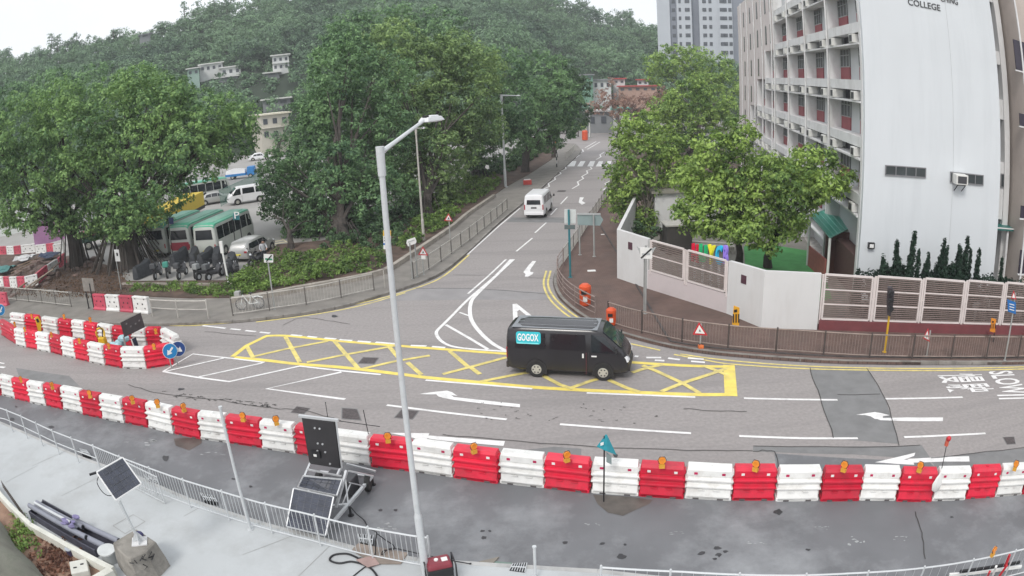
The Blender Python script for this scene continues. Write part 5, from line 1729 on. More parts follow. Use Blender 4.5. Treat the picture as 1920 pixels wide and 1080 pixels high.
# ================================================================== foliage
LEAFY = {}
def leafcloud(centres, radii, per, leaf, flat=.8, outward=None, spread=1.0, rng=RNG):
    """leaf-sized quads scattered about clump centres; arrays in metres"""
    n = len(centres)
    c = np.repeat(centres, per, 0)
    r = np.repeat(radii, per)[:, None]
    d = rng.normal(size=(n*per, 3))
    d /= np.linalg.norm(d, axis=1)[:, None]+1e-9
    rad = rng.random((n*per, 1))**.45
    p = c + d*rad*r*np.array([1, 1, flat])
    nrm = d*.8 + rng.normal(size=(n*per, 3))*.55 + np.array([0, 0, .55])
    if outward is not None:
        nrm += np.repeat(outward, per, 0)*.5
    nrm /= np.linalg.norm(nrm, axis=1)[:, None]+1e-9
    a = np.cross(nrm, rng.normal(size=(n*per, 3)))
    a /= np.linalg.norm(a, axis=1)[:, None]+1e-9
    b = np.cross(nrm, a)
    s = leaf*(.55+.9*rng.random((n*per, 1)))
    v = np.stack([p-a*s*.6, p-b*s*.30+nrm*s*.08, p+a*s*.6, p+b*s*.30+nrm*s*.08], 1)
    return v.reshape(-1, 3)
def quads_obj(name, v, m, parent=None, origin=None):
    if origin is not None:
        v = v-np.array(origin)
    n = len(v)//4
    me = bpy.data.meshes.new(name)
    me.vertices.add(len(v))
    me.vertices.foreach_set('co', v.astype(np.float32).ravel())
    me.loops.add(n*4)
    me.loops.foreach_set('vertex_index', np.arange(n*4, dtype=np.int32))
    me.polygons.add(n)
    me.polygons.foreach_set('loop_start', np.arange(0, n*4, 4, dtype=np.int32))
    me.polygons.foreach_set('loop_total', np.full(n, 4, dtype=np.int32))
    me.materials.append(m)
    me.update(calc_edges=True)
    o = bpy.data.objects.new(name, me)
    COL.objects.link(o)
    if parent:
        o.parent = parent
    return o
def crown_verts(lobes, leaf, dens, rng=RNG, clump=.17, flat=.7, hollow=.55):
    vs = []
    for (c, r) in lobes:
        r = np.array(r, float)
        rm = float((r[0]*r[1]*r[2])**(1/3))
        cr = max(clump*rm, leaf*1.8)
        nc = int(max(8, dens*4*math.pi*rm*rm/(cr*cr*3.1)))
        d = rng.normal(size=(nc, 3))
        d[:, 2] = d[:, 2]*.9+.12
        d /= np.linalg.norm(d, axis=1)[:, None]
        k = hollow+(1.08-hollow)*rng.random((nc, 1))**.6
        cen = np.array(c)+d*k*r
        rad = cr*(.6+.8*rng.random(nc))
        per = int(min(60, max(8, 2.2*(cr/leaf)**2*3)))
        vs.append(leafcloud(cen, rad, per, leaf, flat, d, rng=rng))
    return np.concatenate(vs)
M_BARK = mat('bark', (.062, .052, .045), .9, .3, 2.5, bump=.7, bscale=14, dirt=(.04, .035, .03), dirt_amt=.6)
M_BARKP = mat('bark_pale', (.17, .15, .125), .9, .25, 2.5, bump=.6, bscale=14)
LF_DARK = leafmat('leaf_dark', (.062, .130, .070), (.235, .39, .165), .22)
LF_MID = leafmat('leaf_mid', (.078, .165, .070), (.31, .48, .165), .25)
LF_BRIGHT = leafmat('leaf_bright', (.080, .155, .045), (.37, .52, .13), .5)
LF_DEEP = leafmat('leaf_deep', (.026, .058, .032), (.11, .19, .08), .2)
LF_HILL = leafmat('leaf_hill', (.060, .115, .074), (.235, .37, .20), .045)
LF_OLIVE = leafmat('leaf_olive', (.075, .138, .060), (.30, .43, .155), .25)
LF_FRESH = leafmat('leaf_fresh', (.09, .18, .05), (.38, .54, .14), .3)
LF_RED = leafmat('leaf_reddish', (.20, .11, .09), (.48, .31, .24), .3)
LF_HEDGE = leafmat('leaf_hedge', (.045, .09, .025), (.22, .34, .08), .6)
LF_CON = leafmat('leaf_conifer', (.010, .025, .018), (.035, .075, .045), .8)
def tree(label, base, D, lobes_px, leafm, leaf=.22, dens=1.0, trunk_r=.35, name='broadleaf_tree', group=None, roots=0, bark=None, depth=None, ztop=None, hollow=.5, clump=.17, z0=0.0, limbs=True, yscale=.9):
    """lobes_px: (px, py, radius in px[, distance offset])"""
    b = Vector(base)
    t = thing(name, label, 'tree', (b.x, b.y, z0), 0, group)
    lobes = []
    for q in lobes_px:
        px, py, r = q[:3]
        off = q[3] if len(q) > 3 else random.uniform(-1.5, 1.5)
        c = PD(px, py, D+off)
        sl = (c-Vector((0, 0, CAMH))).length
        rm = r*.00080*sl
        lobes.append(((c.x-b.x, c.y-b.y, c.z-z0), (rm, rm*yscale, rm*.86)))
    v = crown_verts(lobes, leaf, dens, hollow=hollow, clump=clump)
    cr = quads_obj('crown', v, leafm, t)
    hs = [c[2] for c, r in lobes]
    zc = min(hs)+(max(hs)-min(hs))*.25
    cx = sum(c[0] for c, r in lobes)/len(lobes)
    cy = sum(c[1] for c, r in lobes)/len(lobes)
    zf = max(zc*.55, 1.5)
    fork = Vector((cx*.12, cy*.12, zf))
    g = MB()
    g.tube([(0, 0, -.1), (random.uniform(-.1, .1), random.uniform(-.1, .1), zf*.35), (fork.x*.6, fork.y*.6, zf*.7), fork], [trunk_r*1.35, trunk_r, trunk_r*.85, trunk_r*.75], 10)
    for c, r in lobes:
        e = fork.lerp(Vector(c), .62)
        mid = fork.lerp(e, .5)+Vector((random.uniform(-.4, .4), random.uniform(-.4, .4), (e.z-fork.z)*.15))
        g.tube([fork+Vector((0, 0, -.3)), mid, e], [trunk_r*.38, trunk_r*.2, trunk_r*.05], 6)
        for _ in range(3):
            e2 = e.lerp(Vector(c), .7)+Vector([random.uniform(-1, 1)*k*.6 for k in r])
            g.tube([mid.lerp(e, .3), e2], [trunk_r*.16, trunk_r*.04], 4)
    for k in range(roots):
        a = random.uniform(0, 6.28)
        rr = random.uniform(.2, 1.9)*trunk_r*2
        g.tube([(rr*math.cos(a), rr*math.sin(a), -.1), (rr*.75*math.cos(a), rr*.75*math.sin(a), zf*.5), (rr*.5*math.cos(a), rr*.5*math.sin(a), zf*1.05)], [random.uniform(.05, .14), .05, .04], 5)
    g.build('trunk', bark or M_BARK, t, smooth=True)
    return t
# --- left: two broad banyans
tree('broad bright-topped tree at the far left with its trunk by the roadworks', P(150, 500), 58,
     [(60, 320, 85), (130, 250, 75), (30, 235, 75), (165, 345, 62), (85, 390, 45), (-30, 310, 80), (210, 200, 60), (110, 190, 50), (20, 390, 40), (-60, 220, 70), (150, 400, 30), (50, 405, 34), (115, 415, 34), (160, 430, 24), (10, 420, 26)], LF_MID, .24, 1.15, .75, group='street trees on the left', roots=26, z0=.05)
tree('wide spreading banyan over the parked motorcycles', P(243, 500), 56,
     [(290, 200, 68), (385, 215, 58), (250, 275, 75), (345, 285, 78), (430, 255, 52), (300, 355, 62), (215, 375, 50), (448, 222, 36), (185, 290, 52), (395, 285, 40), (250, 160, 45), (325, 178, 40), (205, 425, 30, 2), (265, 410, 34, 2), (130, 320, 40), (250, 375, 50, -3), (195, 400, 34), (235, 415, 38, -3), (285, 402, 26, -3), (215, 440, 22, -2), (180, 435, 20, 3), (255, 445, 20, 2)],
     LF_MID, .23, 1.15, 1.0, group='street trees on the left', roots=60, z0=.05)
# --- centre: dark dense crowns
tree('huge dark tree in the centre left, behind the lamp post', P(640, 452), 61,
     [(632, 135, 58), (600, 215, 52), (650, 215, 80), (700, 150, 70), (620, 315, 78), (545, 360, 48), (690, 320, 66), (640, 400, 52), (560, 300, 55), (720, 250, 62), (690, 420, 36), (515, 330, 36), (645, 80, 40), (610, 430, 26), (600, 400, 44, -5), (660, 430, 34, -5), (560, 430, 28, -4), (600, 440, 30, -6), (655, 448, 30, -6), (700, 440, 30, -6), (630, 350, 50, -6), (690, 380, 44, -6), (640, 300, 46, -6), (700, 330, 40, -5), (735, 370, 50), (575, 395, 34), (720, 440, 30)],
     LF_DARK, .22, 1.2, .7, group='street trees on the left', roots=10)
tree('dark tree right of the huge centre one, over the planted bank', P(800, 405), 69,
     [(790, 130, 75), (860, 190, 74), (780, 230, 70), (890, 130, 55), (840, 280, 62), (765, 320, 52), (740, 90, 60), (800, 345, 44), (850, 100, 50), (790, 385, 34), (740, 400, 34), (900, 240, 44), (800, 370, 36, -5), (780, 330, 40, -6), (830, 330, 36, -5), (820, 280, 44, -6)],
     LF_OLIVE, .24, 1.15, .6, group='street trees on the left', roots=8)
tree('dark street tree whose crown overhangs the pavement beside the slim lamp', P(893, 338), 80, [(940, 130, 52), (960, 190, 58), (920, 235, 48), (900, 280, 36), (975, 250, 44), (880, 300, 26)], LF_DARK, .26, 1.1, .5, group='street trees on the left', roots=12)
tree('dark street tree at the far end of the left pavement by the zebra', P(985, 325), 88, [(1020, 140, 48), (1040, 190, 50), (1000, 235, 46), (1060, 235, 30), (1030, 265, 26), (990, 280, 22)], LF_DARK, .28, 1.1, .5, group='street trees on the left', roots=4)
tree('last dark tree before the open street corner', P(1040, 296), 100, [(1075, 170, 34), (1080, 215, 28), (1058, 245, 22), (1040, 200, 36), (1050, 135, 30)], LF_DEEP, .3, 1.1, .4, group='street trees on the left')
tree('mid-green tree rising behind the two centre trees', P(700, 330), 96, [(660, 70, 56), (730, 60, 62), (820, 70, 60), (690, 120, 55), (622, 110, 24)], LF_DARK, .36, 1.0, .5, group='trees behind the front rank')
tree('deep green tree behind the left banyans', P(300, 330), 96, [(90, 180, 60), (180, 170, 55), (270, 165, 50), (20, 200, 55), (345, 192, 36), (440, 205, 28)], LF_DARK, .4, 1.0, .5, group='trees behind the front rank')
tree('deep green tree between the cream house and the huge centre tree', P(520, 300), 112, [(590, 185, 34), (585, 250, 34)], LF_DARK, .42, 1.0, .4, group='trees behind the front rank')
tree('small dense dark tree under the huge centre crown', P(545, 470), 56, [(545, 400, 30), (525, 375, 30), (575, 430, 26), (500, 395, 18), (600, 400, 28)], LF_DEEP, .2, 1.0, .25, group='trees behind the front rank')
# --- right: the garden trees
tree('yellow-green garden tree beside the side road, behind the boundary wall corner', P(1215, 440, .3), 49.5,
     [(1185, 285, 40), (1225, 320, 42), (1165, 365, 30), (1250, 265, 38), (1180, 235, 26), (1275, 310, 40), (1205, 375, 34), (1245, 375, 30), (1150, 325, 22), (1160, 260, 20), (1215, 225, 26), (1210, 410, 22), (1150, 385, 18), (1168, 400, 20), (1190, 410, 22), (1215, 425, 20), (1240, 430, 20), (1170, 345, 28), (1205, 345, 34)],
     LF_BRIGHT, .2, 1.15, .2, group='garden trees', bark=M_BARKP, z0=.3, clump=.2, hollow=.35)
tree('bright garden tree with forked trunk over the green turf, left of the two', P(1385, 500, .3), 37.5,
     [(1340, 290, 46), (1385, 255, 36), (1320, 345, 46), (1375, 330, 48), (1290, 330, 34), (1345, 400, 42), (1300, 385, 34), (1395, 400, 40), (1375, 440, 22), (1310, 425, 26), (1420, 310, 36), (1290, 400, 26), (1340, 430, 26), (1400, 440, 28), (1350, 360, 46)],
     LF_BRIGHT, .19, 1.25, .2, group='garden trees', z0=.3, clump=.2, hollow=.35)
tree('bright garden tree reaching the school facade, right of the two', P(1440, 502, .3), 37.0,
     [(1450, 330, 44), (1500, 320, 40), (1430, 385, 44), (1550, 345, 34), (1485, 380, 44), (1535, 362, 28), (1470, 425, 34), (1580, 352, 20), (1515, 290, 26), (1430, 440, 26), (1590, 335, 20), (1555, 300, 24), (1440, 460, 20), (1488, 420, 24), (1480, 340, 44), (1410, 430, 28), (1520, 350, 40)],
     LF_BRIGHT, .18, 1.2, .22, group='garden trees', z0=.3, clump=.2, hollow=.35)
tree('rounded mid-green tree behind the garden, below the high-rise', P(1300, 290), 100, [(1290, 185, 40), (1335, 195, 36), (1250, 205, 32), (1310, 225, 40), (1275, 235, 32), (1345, 230, 28), (1235, 230, 26), (1215, 260, 26), (1255, 265, 26), (1300, 160, 26)], LF_FRESH, .34, 1.1, .4, group='trees behind the garden')
tree('tall darker tree in front of the high-rise', P(1310, 262), 135, [(1260, 115, 34), (1300, 115, 32), (1340, 130, 34), (1370, 160, 28), (1240, 140, 26), (1365, 205, 26), (1380, 240, 20), (1225, 120, 20), (1320, 165, 30)], LF_FRESH, .42, 1.1, .5, group='trees behind the garden')
tree('dark green tree low behind the garden trees', P(1290, 300), 80, [(1270, 270, 24), (1330, 270, 30), (1240, 285, 20), (1380, 280, 24)], LF_DEEP, .3, 1.0, .3, group='trees behind the garden')
tree('bare reddish-brown tree at the far end of the street', P(1160, 262), 138, [(1140, 186, 20), (1175, 190, 20), (1118, 200, 18), (1155, 208, 22), (1205, 192, 20), (1228, 185, 16), (1190, 210, 20)], LF_RED, .30, .55, .35, group='reddish bare trees', clump=.22, hollow=.2, bark=M_BARK)
tree('bare reddish tree behind the first, nearer the red roofs', P(1200, 258), 150, [(1145, 156, 12), (1240, 172, 14), (1225, 190, 16), (1165, 180, 14), (1128, 176, 12)], LF_RED, .32, .5, .3, group='reddish bare trees', clump=.22, hollow=.2)
tree('small yellow-green shrub by the far street corner', P(1085, 256), 140, [(1078, 240, 8), (1090, 238, 8)], LF_BRIGHT, .3, 1.0, .1, name='garden_shrub', group=None)
tree('dark shrub behind the left slatted grille', P(1240, 470, .3), 44, [(1225, 440, 16), (1250, 450, 16), (1200, 425, 12)], LF_DEEP, .16, .8, .08, name='garden_shrub', z0=.3)

# --- cypresses against the blank wall
tops = [(735, 470), (765, 435), (808, 500), (858, 480), (870, 320), (905, 330), (955, 235), (990, 320), (1030, 450), (1065, 480), (1120, 460), (1163, 425), (1215, 355), (1235, 305), (1270, 400), (1325, 365), (1355, 355), (1455, 300), (1470, 380), (1690, 460), (620, 548)]
for i, (cx, cy) in enumerate(tops):
    px, py = 1500+cx/4.155, 380+cy/4.155
    b = fpt(px, 2.6)+Vector((0, 1.1+.5*(i % 3), 0))
    zt = HZ(px, py, b)
    b2 = b
    H = max(zt-.3, 1.5)
    wmax = .30+.11*H/2
    t = thing('cypress', 'dark pointed cypress against the blank white wall, %s from the left' % (ORD[i] if i < 20 else 'shortest'), 'tree', (b2.x, b2.y, .3), 0, 'cypresses behind the white fence')
    cc = []
    for k in range(4):
        ox, oy, hk = (0, 0, H) if k == 0 else (random.uniform(-.42, .42), random.uniform(-.3, .3), H*random.uniform(.45, .85))
        wk = random.uniform(.20, .34)
        n = int(hk*38)
        u = np.linspace(0, 1, n)
        rr = wk*np.clip(1.15-u, 0, 1)**.8*RNG.random(n)**.5
        a = RNG.random(n)*6.283
        cc.append(np.stack([ox+np.cos(a)*rr, oy+np.sin(a)*rr, .15+u*(hk-.15)], 1))
    cen = np.concatenate(cc)
    v = leafcloud(cen, np.full(len(cen), .075), 8, .12, 2.0)
    quads_obj('foliage', v, LF_CON, t)
    MB().cyl((0, 0, 0), (0, 0, H*.9), .05, .01, 6).build('trunk', M_BARK, t)
# low hedge between them
pts = [fpt(x, 2.6)+Vector((0, 1.3, 0)) for x in range(1650, 1960, 6)]
cen = np.array([[p.x+random.uniform(-.3, .3), p.y+random.uniform(-.5, .5), random.uniform(.4, 2.55)] for p in pts for _ in range(12)])
quads_obj('fence_hedge', leafcloud(cen, np.full(len(cen), .25), 26, .14, .9), LF_CON)
tag(bpy.data.objects['fence_hedge'], 'dark clipped hedge filling the strip behind the white slatted fence', 'hedge', kind='stuff')

# --- ground cover
def cover_patch(name, label, poly, m, h, leaf, dens, z0=0.0, cat='hedge'):
    q = [P(*a, z0) for a in poly]
    xs, ys = [p.x for p in q], [p.y for p in q]
    area = abs(sum(q[i].x*q[(i+1) % len(q)].y-q[(i+1) % len(q)].x*q[i].y for i in range(len(q))))/2
    n = int(area*dens)
    out = []
    tries = 0
    while len(out) < n and tries < n*30:
        tries += 1
        x, y = random.uniform(min(xs), max(xs)), random.uniform(min(ys), max(ys))
        ins = False
        j = len(q)-1
        for i in range(len(q)):
            if (q[i].y > y) != (q[j].y > y) and x < (q[j].x-q[i].x)*(y-q[i].y)/(q[j].y-q[i].y)+q[i].x:
                ins = not ins
            j = i
        if ins:
            hh = h*(.6+.5*math.sin(x*1.3+1)*math.sin(y*.9))
            out.append((x, y, z0+random.uniform(.15, 1)*max(hh, .15)))
    v = leafcloud(np.array(out), np.full(len(out), .28), 18, leaf, .6)
    o = quads_obj(name, v, m)
    tag(o, label, cat, kind='stuff')
    return o
# soil first
sl = [(LI[-1].x, LI[-1].y+.02)]
sp = pxl([(-300, 496), (-120, 515), (13, 535), (157, 552), (287, 560), (360, 563), (433, 562), (500, 553), (560, 541), (640, 527), (690, 517), (727, 508), (770, 480), (810, 455), (853, 425), (880, 402), (950, 352), (990, 330), (1035, 300),
          (1048, 276), (1030, 270), (960, 300), (900, 330), (840, 352), (760, 400), (700, 440), (600, 455), (520, 462), (470, 500), (430, 530), (240, 531), (200, 500), (60, 470), (-300, 455)])
struct(MB().prism([(p.x, p.y) for p in sp], -.02, .17), 'soil_bed', M_SOIL)
M_CPK = mat('car_park_concrete', (.34, .33, .315), .85, .1, .25, dirt=(.28, .265, .25), dirt_amt=.5, dirt_scale=.12)
cp = pxl([(240, 530), (432, 530), (470, 500), (520, 462), (600, 455), (700, 440), (760, 400), (840, 352), (900, 330), (960, 300), (1030, 270), (1040, 262)])
cp = [(p.x, p.y) for p in cp]+[(0, 200), (-110, 200), (-110, 45), (-34, 43)]
struct(MB().poly([(x, y, .006) for x, y in cp]), 'car_park', M_CPK)
g = MB()
for k in range(6):
    a, b = P(503+k*4, 455+k*3.4), P(532+k*5, 450+k*3.6)
    ribbon(g, [a, b], .35, .012+k*.0004)
ribbon(g, [P(497, 456), P(520, 480)], .12, .015)
ribbon(g, [P(528, 448), P(560, 468)], .12, .0155)
struct(g, 'road_marking', mat('paint_cream', (.66, .60, .42), .7, .1, 2))
# planter kerbs
def wallline(name, label, pts, w, h, m, z0=0.0):
    q = pxl(pts, h)
    t = thing(name, label, 'kerb wall', (q[0].x, q[0].y, 0))
    o = Vector((q[0].x, q[0].y, 0))
    g = MB()
    ln = along([Vector((p.x, p.y, 0)) for p in smoothline(q, 3)], 1.2)
    for a, b in zip(ln, ln[1:]):
        d = (b-a).normalized()
        n = Vector((-d.y, d.x, 0))*w
        a, b = a-o, b-o+d*.0
        g.prism([(a.x, a.y), (b.x-d.x*.012, b.y-d.y*.012), (b.x-d.x*.012+n.x, b.y-d.y*.012+n.y), (a.x+n.x, a.y+n.y)], z0, h)
    g.build('coping', m, t)
    return t
wallline('planter_wall', 'long low concrete planter wall behind the left pavement', [(433, 559), (500, 549), (560, 537), (640, 523), (690, 513), (727, 503), (770, 476), (810, 450), (853, 421), (880, 398), (933, 362)], .3, .42, mat('wall_weathered', (.33, .30, .26), .85, .2, 1.5, dirt=(.16, .14, .12), dirt_amt=.6))
wallline('planter_wall', 'thin concrete edging behind the ivy below the motorcycles', [(228, 531), (300, 531), (430, 532)], .15, .3, MATS['wall_weathered'])
wallline('planter_wall', 'thin diagonal concrete edging right of the last motorcycle', [(432, 533), (465, 512)], .15, .3, MATS['wall_weathered'])
cover_patch('ground_ivy', 'low green ivy strip in front of the parked motorcycles', [(240, 534), (430, 534), (470, 512), (500, 540), (440, 558), (400, 556), (330, 548), (250, 548)], LF_HEDGE, .35, .14, 9, .17)
cover_patch('planter_hedge', 'dense low hedge in the triangular planter right of the cycle sign', [(440, 556), (430, 535), (470, 500), (520, 482), (600, 470), (700, 470), (728, 490), (725, 502), (640, 520), (560, 534), (490, 548)], LF_HEDGE, .7, .16, 8, .17)
cover_patch('planter_hedge', 'leafy planting on the bank beside the side road, under the street lamp', [(770, 425), (800, 390), (840, 352), (905, 328), (945, 340), (925, 360), (870, 392), (850, 418), (800, 446), (765, 470), (745, 470)], LF_HEDGE, .9, .2, 5, .17)
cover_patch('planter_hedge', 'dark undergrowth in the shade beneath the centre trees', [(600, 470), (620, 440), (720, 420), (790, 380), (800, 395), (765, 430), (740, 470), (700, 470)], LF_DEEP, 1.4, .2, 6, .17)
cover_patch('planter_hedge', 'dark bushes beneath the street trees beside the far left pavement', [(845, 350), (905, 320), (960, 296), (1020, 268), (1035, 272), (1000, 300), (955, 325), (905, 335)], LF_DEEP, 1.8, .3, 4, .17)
# leaf litter on the soil
cen = []
for _ in range(900):
    p = P(random.uniform(0, 235), random.uniform(500, 556), .18)
    if p.y > P(220, 560).y:
        cen.append((p.x, p.y, .19))
v = leafcloud(np.array(cen), np.full(len(cen), .5), 5, .12, .05)
tag(quads_obj('leaf_litter', v, leafmat('litter', (.05, .03, .02), (.20, .12, .07), 1)), 'brown fallen leaves scattered on the bare soil under the left trees', 'leaves', kind='stuff')

# ================================================================== hills
sky_px = [(-60, 108), (0, 103), (45, 112), (85, 88), (120, 83), (165, 80), (240, 62), (290, 58), (330, 36), (355, 22), (400, 12), (440, 2), (560, -30), (760, -45), (950, -30), (1040, -12), (1085, 8), (1120, 22), (1160, 32), (1200, 38), (1240, 42), (1400, 60), (1600, 60)]
sk = sorted((math.atan2(ray(*p)[0], ray(*p)[1]), math.atan2(ray(*p)[2], math.hypot(ray(*p)[0], ray(*p)[1]))) for p in sky_px)
SA, SE = np.array([a for a, e in sk]), np.array([e for a, e in sk])
def r0_of(az):                             # where the slope starts
    return np.interp(np.degrees(az), [-60, -35, -24, -18, 0, 4, 14, 40], [110, 120, 165, 150, 135, 175, 190, 190])
def rc_of(az):
    return np.interp(np.degrees(az), [-60, -35, -15, 0, 10, 40], [235, 250, 270, 290, 330, 330])
def hill_z(az, r):
    rc = rc_of(az)
    H = CAMH+np.tan(np.interp(az, SA, SE))*rc-5.5
    t = np.clip((r-r0_of(az))/(rc-r0_of(az)), 0, 1.0)
    s = t**.8*(1-.12*np.sin(t*3.14))
    n = 1.2*np.sin(az*31+r*.05)*np.sin(r*.06+az*17)*t*(1-t)*3
    return np.where(r <= rc, H*s+n, H-(r-rc)*.05)
azs = np.radians(np.linspace(-62, 48, 120))
rs = np.linspace(0, 1, 34)
g = MB()
vs, fs = [], []
for i, a in enumerate(azs):
    r0, rc = float(r0_of(a)), float(rc_of(a))
    for j, s in enumerate(rs):
        r = r0-6+(rc+70-r0)*s
        z = float(hill_z(a, r))-.2
        vs.append((math.sin(a)*r, math.cos(a)*r, z))
nj = len(rs)
for i in range(len(azs)-1):
    for j in range(nj-1):
        fs.append((i*nj+j, (i+1)*nj+j, (i+1)*nj+j+1, i*nj+j+1))
g._add(vs, fs)
struct(g, 'hill', mat('hill_undergrowth', (.022, .038, .02), .95, .3, .05), smooth=True)
HV = []
rng = np.random.default_rng(5)
nhill = 2300
az = np.radians(-60+rng.random(nhill)*(104))
for a in az:
    r0, rc = float(r0_of(a)), float(rc_of(a))
    r = r0+(rc+8-r0)*rng.random()**.75
    z = float(hill_z(np.array(a), np.array(r)))
    R0 = 2.6+2.6*rng.random()
    c = (math.sin(a)*r, math.cos(a)*r, z+R0*.8)
    ok = True
    p = proj(c)
    for (x0, x1, y0, y1, D) in ((350, 455, 112, 152, 203), (500, 548, 98, 142, 192), (1088, 1235, 138, 174, 195)):
        if x0-22 < p[0] < x1+22 and y0-6 < p[1] < y1+34 and r < D+8:
            ok = False
    if not ok:
        R0 = 1.0
        c = (c[0], c[1], z+.5)
    HV.append(crown_verts([(c, (R0, R0, R0*.8))], .62, .62, rng=rng, clump=.34, hollow=.65))
HV = np.concatenate(HV)
tag(quads_obj('hill_forest', HV, LF_HILL), 'dense mixed woodland covering the hillside', 'woodland', kind='stuff')
# thin trees on the skyline
for i, (px, py, hpx, lab) in enumerate([(95, 92, 30, 'sparse thin tree on the left skyline, leftmost'), (107, 92, 26, 'sparse twin-topped tree on the left skyline'), (142, 90, 32, 'thin layered tree on the left skyline beside the gap'), (212, 84, 32, 'bare thin tree standing alone on the skyline'),
                                        (303, 68, 20, 'small pointed tree on the skyline beside the grey hut'), (345, 46, 44, 'tall airy pine on the skyline, left of the pair'), (370, 42, 40, 'tall airy pine on the skyline, second of the pair'),
                                        (402, 40, 44, 'tall sparse tree on the skyline near the frame top'), (425, 30, 36, 'thin tree on the skyline cut by the frame top'), (1062, 8, 30, 'sparse tree on the skyline right of centre'), (1100, 22, 30, 'thin sparse tree at the dip of the ridge'),
                                        (1180, 40, 24, 'small sparse tree on the right ridge near the high-rise')]):
    a = math.atan2(ray(px, py)[0], ray(px, py)[1])
    r = float(rc_of(np.array(a)))-2
    b = PD(px, py, r)
    zb = float(hill_z(np.array(a), np.array(r)))
    top = PD(px, py-hpx, r).z
    H = top-zb
    t = thing('skyline_tree', lab, 'tree', (b.x, b.y, zb), 0, 'thin trees on the skyline')
    MB().tube([(0, 0, 0), (.3, 0, H*.5), (0, 0, H)], [.28, .18, .05], 5).build('trunk', M_BARK, t)
    n = 26
    cen = np.array([[random.uniform(-1, 1)*(2.6*(1-u*.6)), random.uniform(-1, 1)*(2.2*(1-u*.6)), H*(.42+.58*u)] for u in [random.random() for _ in range(n)]])
    if 'bare' in lab:
        cen = cen[:7]*np.array([.4, .4, 1])
    quads_obj('crown', leafcloud(cen, np.full(len(cen), .9), 14, .5, .45), LF_HILL, t)
# ================================================================== signs and posts
M_POLE = mat('sign_post_grey', (.36, .37, .36), .5, .1, 3, metal=.3)
M_SGREY = mat('sign_back_grey', (.40, .42, .42), .6, .06, 3)
M_SWHITE = mat('sign_white', (.72, .72, .70), .5, .04, 3)
M_SRED = mat('sign_red', (.50, .02, .03), .45, .08, 3)
M_SBLUE = mat('sign_blue', (.01, .13, .38), .4, .06, 3)
M_SBLK = mat('sign_black', (.012, .012, .014), .5, .1)
M_TEAL = mat('sign_teal', (.02, .16, .19), .5, .1)
def vboard(parent, name, px, D, m, th=.025, Ds=None):
    o = parent.location if parent.parent is None else parent.parent.location
    pts = [PD(x, y, (Ds[i] if Ds else D))-Vector(o) for i, (x, y) in enumerate(px)]
    return slab(MB(), pts, th/2).build(name, m, parent)
def post(t, bpx, tpx, r=.035, m=None, z=.115):
    b = P(*bpx, z)
    h = HZ(tpx[0], tpx[1], b)
    o = t.location
    return MB().cyl((b.x-o.x, b.y-o.y, 0), (b.x-o.x, b.y-o.y, h-z), r, n=8).cyl((b.x-o.x, b.y-o.y, 0), (b.x-o.x, b.y-o.y, .02), r*2.2, n=8).build('post', m or M_POLE, t, smooth=True)
def sign(name, label, base, cat='sign', group=None, z=.115):
    b = P(*base, z)
    return thing(name, label, cat, b, 0, group)
# warning triangles
def triangle(label, base, top, tri, sym=True, group='triangular warning signs', flatm=None, plate=None):
    t = sign('warning_sign', label, base, group=group)
    D = dist(t.location)-.03
    post(t, base, (base[0]+(top[0]-base[0]), top[1]+3))
    vboard(t, 'red_border', tri, D-.02, M_SRED, .03)
    cx, cy = sum(p[0] for p in tri)/3, sum(p[1] for p in tri)/3
    inn = [(cx+(x-cx)*.66, cy+(y-cy)*.66) for x, y in tri]
    w = vboard(t, 'white_face', inn, D-.05, M_SWHITE, .02)
    if sym:
        s = [(cx-1.6, cy+2.4), (cx+.2, cy-2.8), (cx+2.2, cy+2.4), (cx+.4, cy+1.2)]
        vboard(t, 'symbol', s, D-.075, M_SBLK, .01)
    if plate:
        vboard(t, 'plate', plate, D-.02, M_SWHITE, .02)
    return t
triangle('red triangular warning sign with a small plate, beside the twin-post name board', (795, 515), (793, 462), [(793, 462), (803, 479), (784, 478)], plate=[(790, 479), (798, 479), (798, 486), (790, 486)])
triangle('red triangular warning sign on a taller post further up the side road', (846, 470), (841, 401), [(841, 400), (849, 415), (833, 414)])
triangle('triangular roadworks sign hung on the right railing, with a digging figure', (1313, 652), (1312, 604), [(1311, 604), (1327, 629), (1299, 627)])
triangle('narrow triangular sign turned sideways on the right railing', (1737, 668), (1739, 616), [(1740, 615), (1743, 641), (1730, 634)])
# small white sign posts on the left
t = sign('sign_post', 'small white sign with black symbol on a thin post under the left banyan', (228, 545), group='small signs on thin posts')
post(t, (228, 545), (219, 468))
vboard(t, 'board', [(214, 468), (223, 468), (226, 490), (217, 490)], dist(t.location)-.05, M_SWHITE)
vboard(t, 'symbol', [(218, 474), (221, 474), (222, 480), (219, 480)], dist(t.location)-.08, M_SBLK, .01)
t = sign('sign_post', 'white sign with a green bar and black stroke on a post behind the white bicycle', (515, 580), group='small signs on thin posts')
post(t, (515, 580), (505, 477), .04)
D = dist(t.location)
vboard(t, 'board', [(494, 476), (512, 477), (512, 492), (495, 492)], D-.06, M_SWHITE)
vboard(t, 'green_bar', [(497, 484), (510, 485), (510, 488), (497, 487)], D-.09, mat('sign_green', (.02, .25, .12), .5), .01)
vboard(t, 'stroke', [(498, 490), (508, 478), (510, 479), (500, 491)], D-.11, M_SBLK, .01)
t = sign('notice_board', 'grey board on two dark legs standing at the left railing', (171, 578), 'sign')
vboard(t, 'board', [(153, 521), (174, 522), (178, 546), (157, 546)], dist(t.location)+.05, mat('board_worn', (.30, .28, .25), .8, .15, 4))
post(t, (167, 578), (161, 531), .045, M_SBLK)
post(t, (177, 580), (170, 531), .045, M_SBLK)
t = sign('street_name_sign', 'white street name board on two posts beside the left railing', (779, 521), 'sign')
D = dist(t.location)
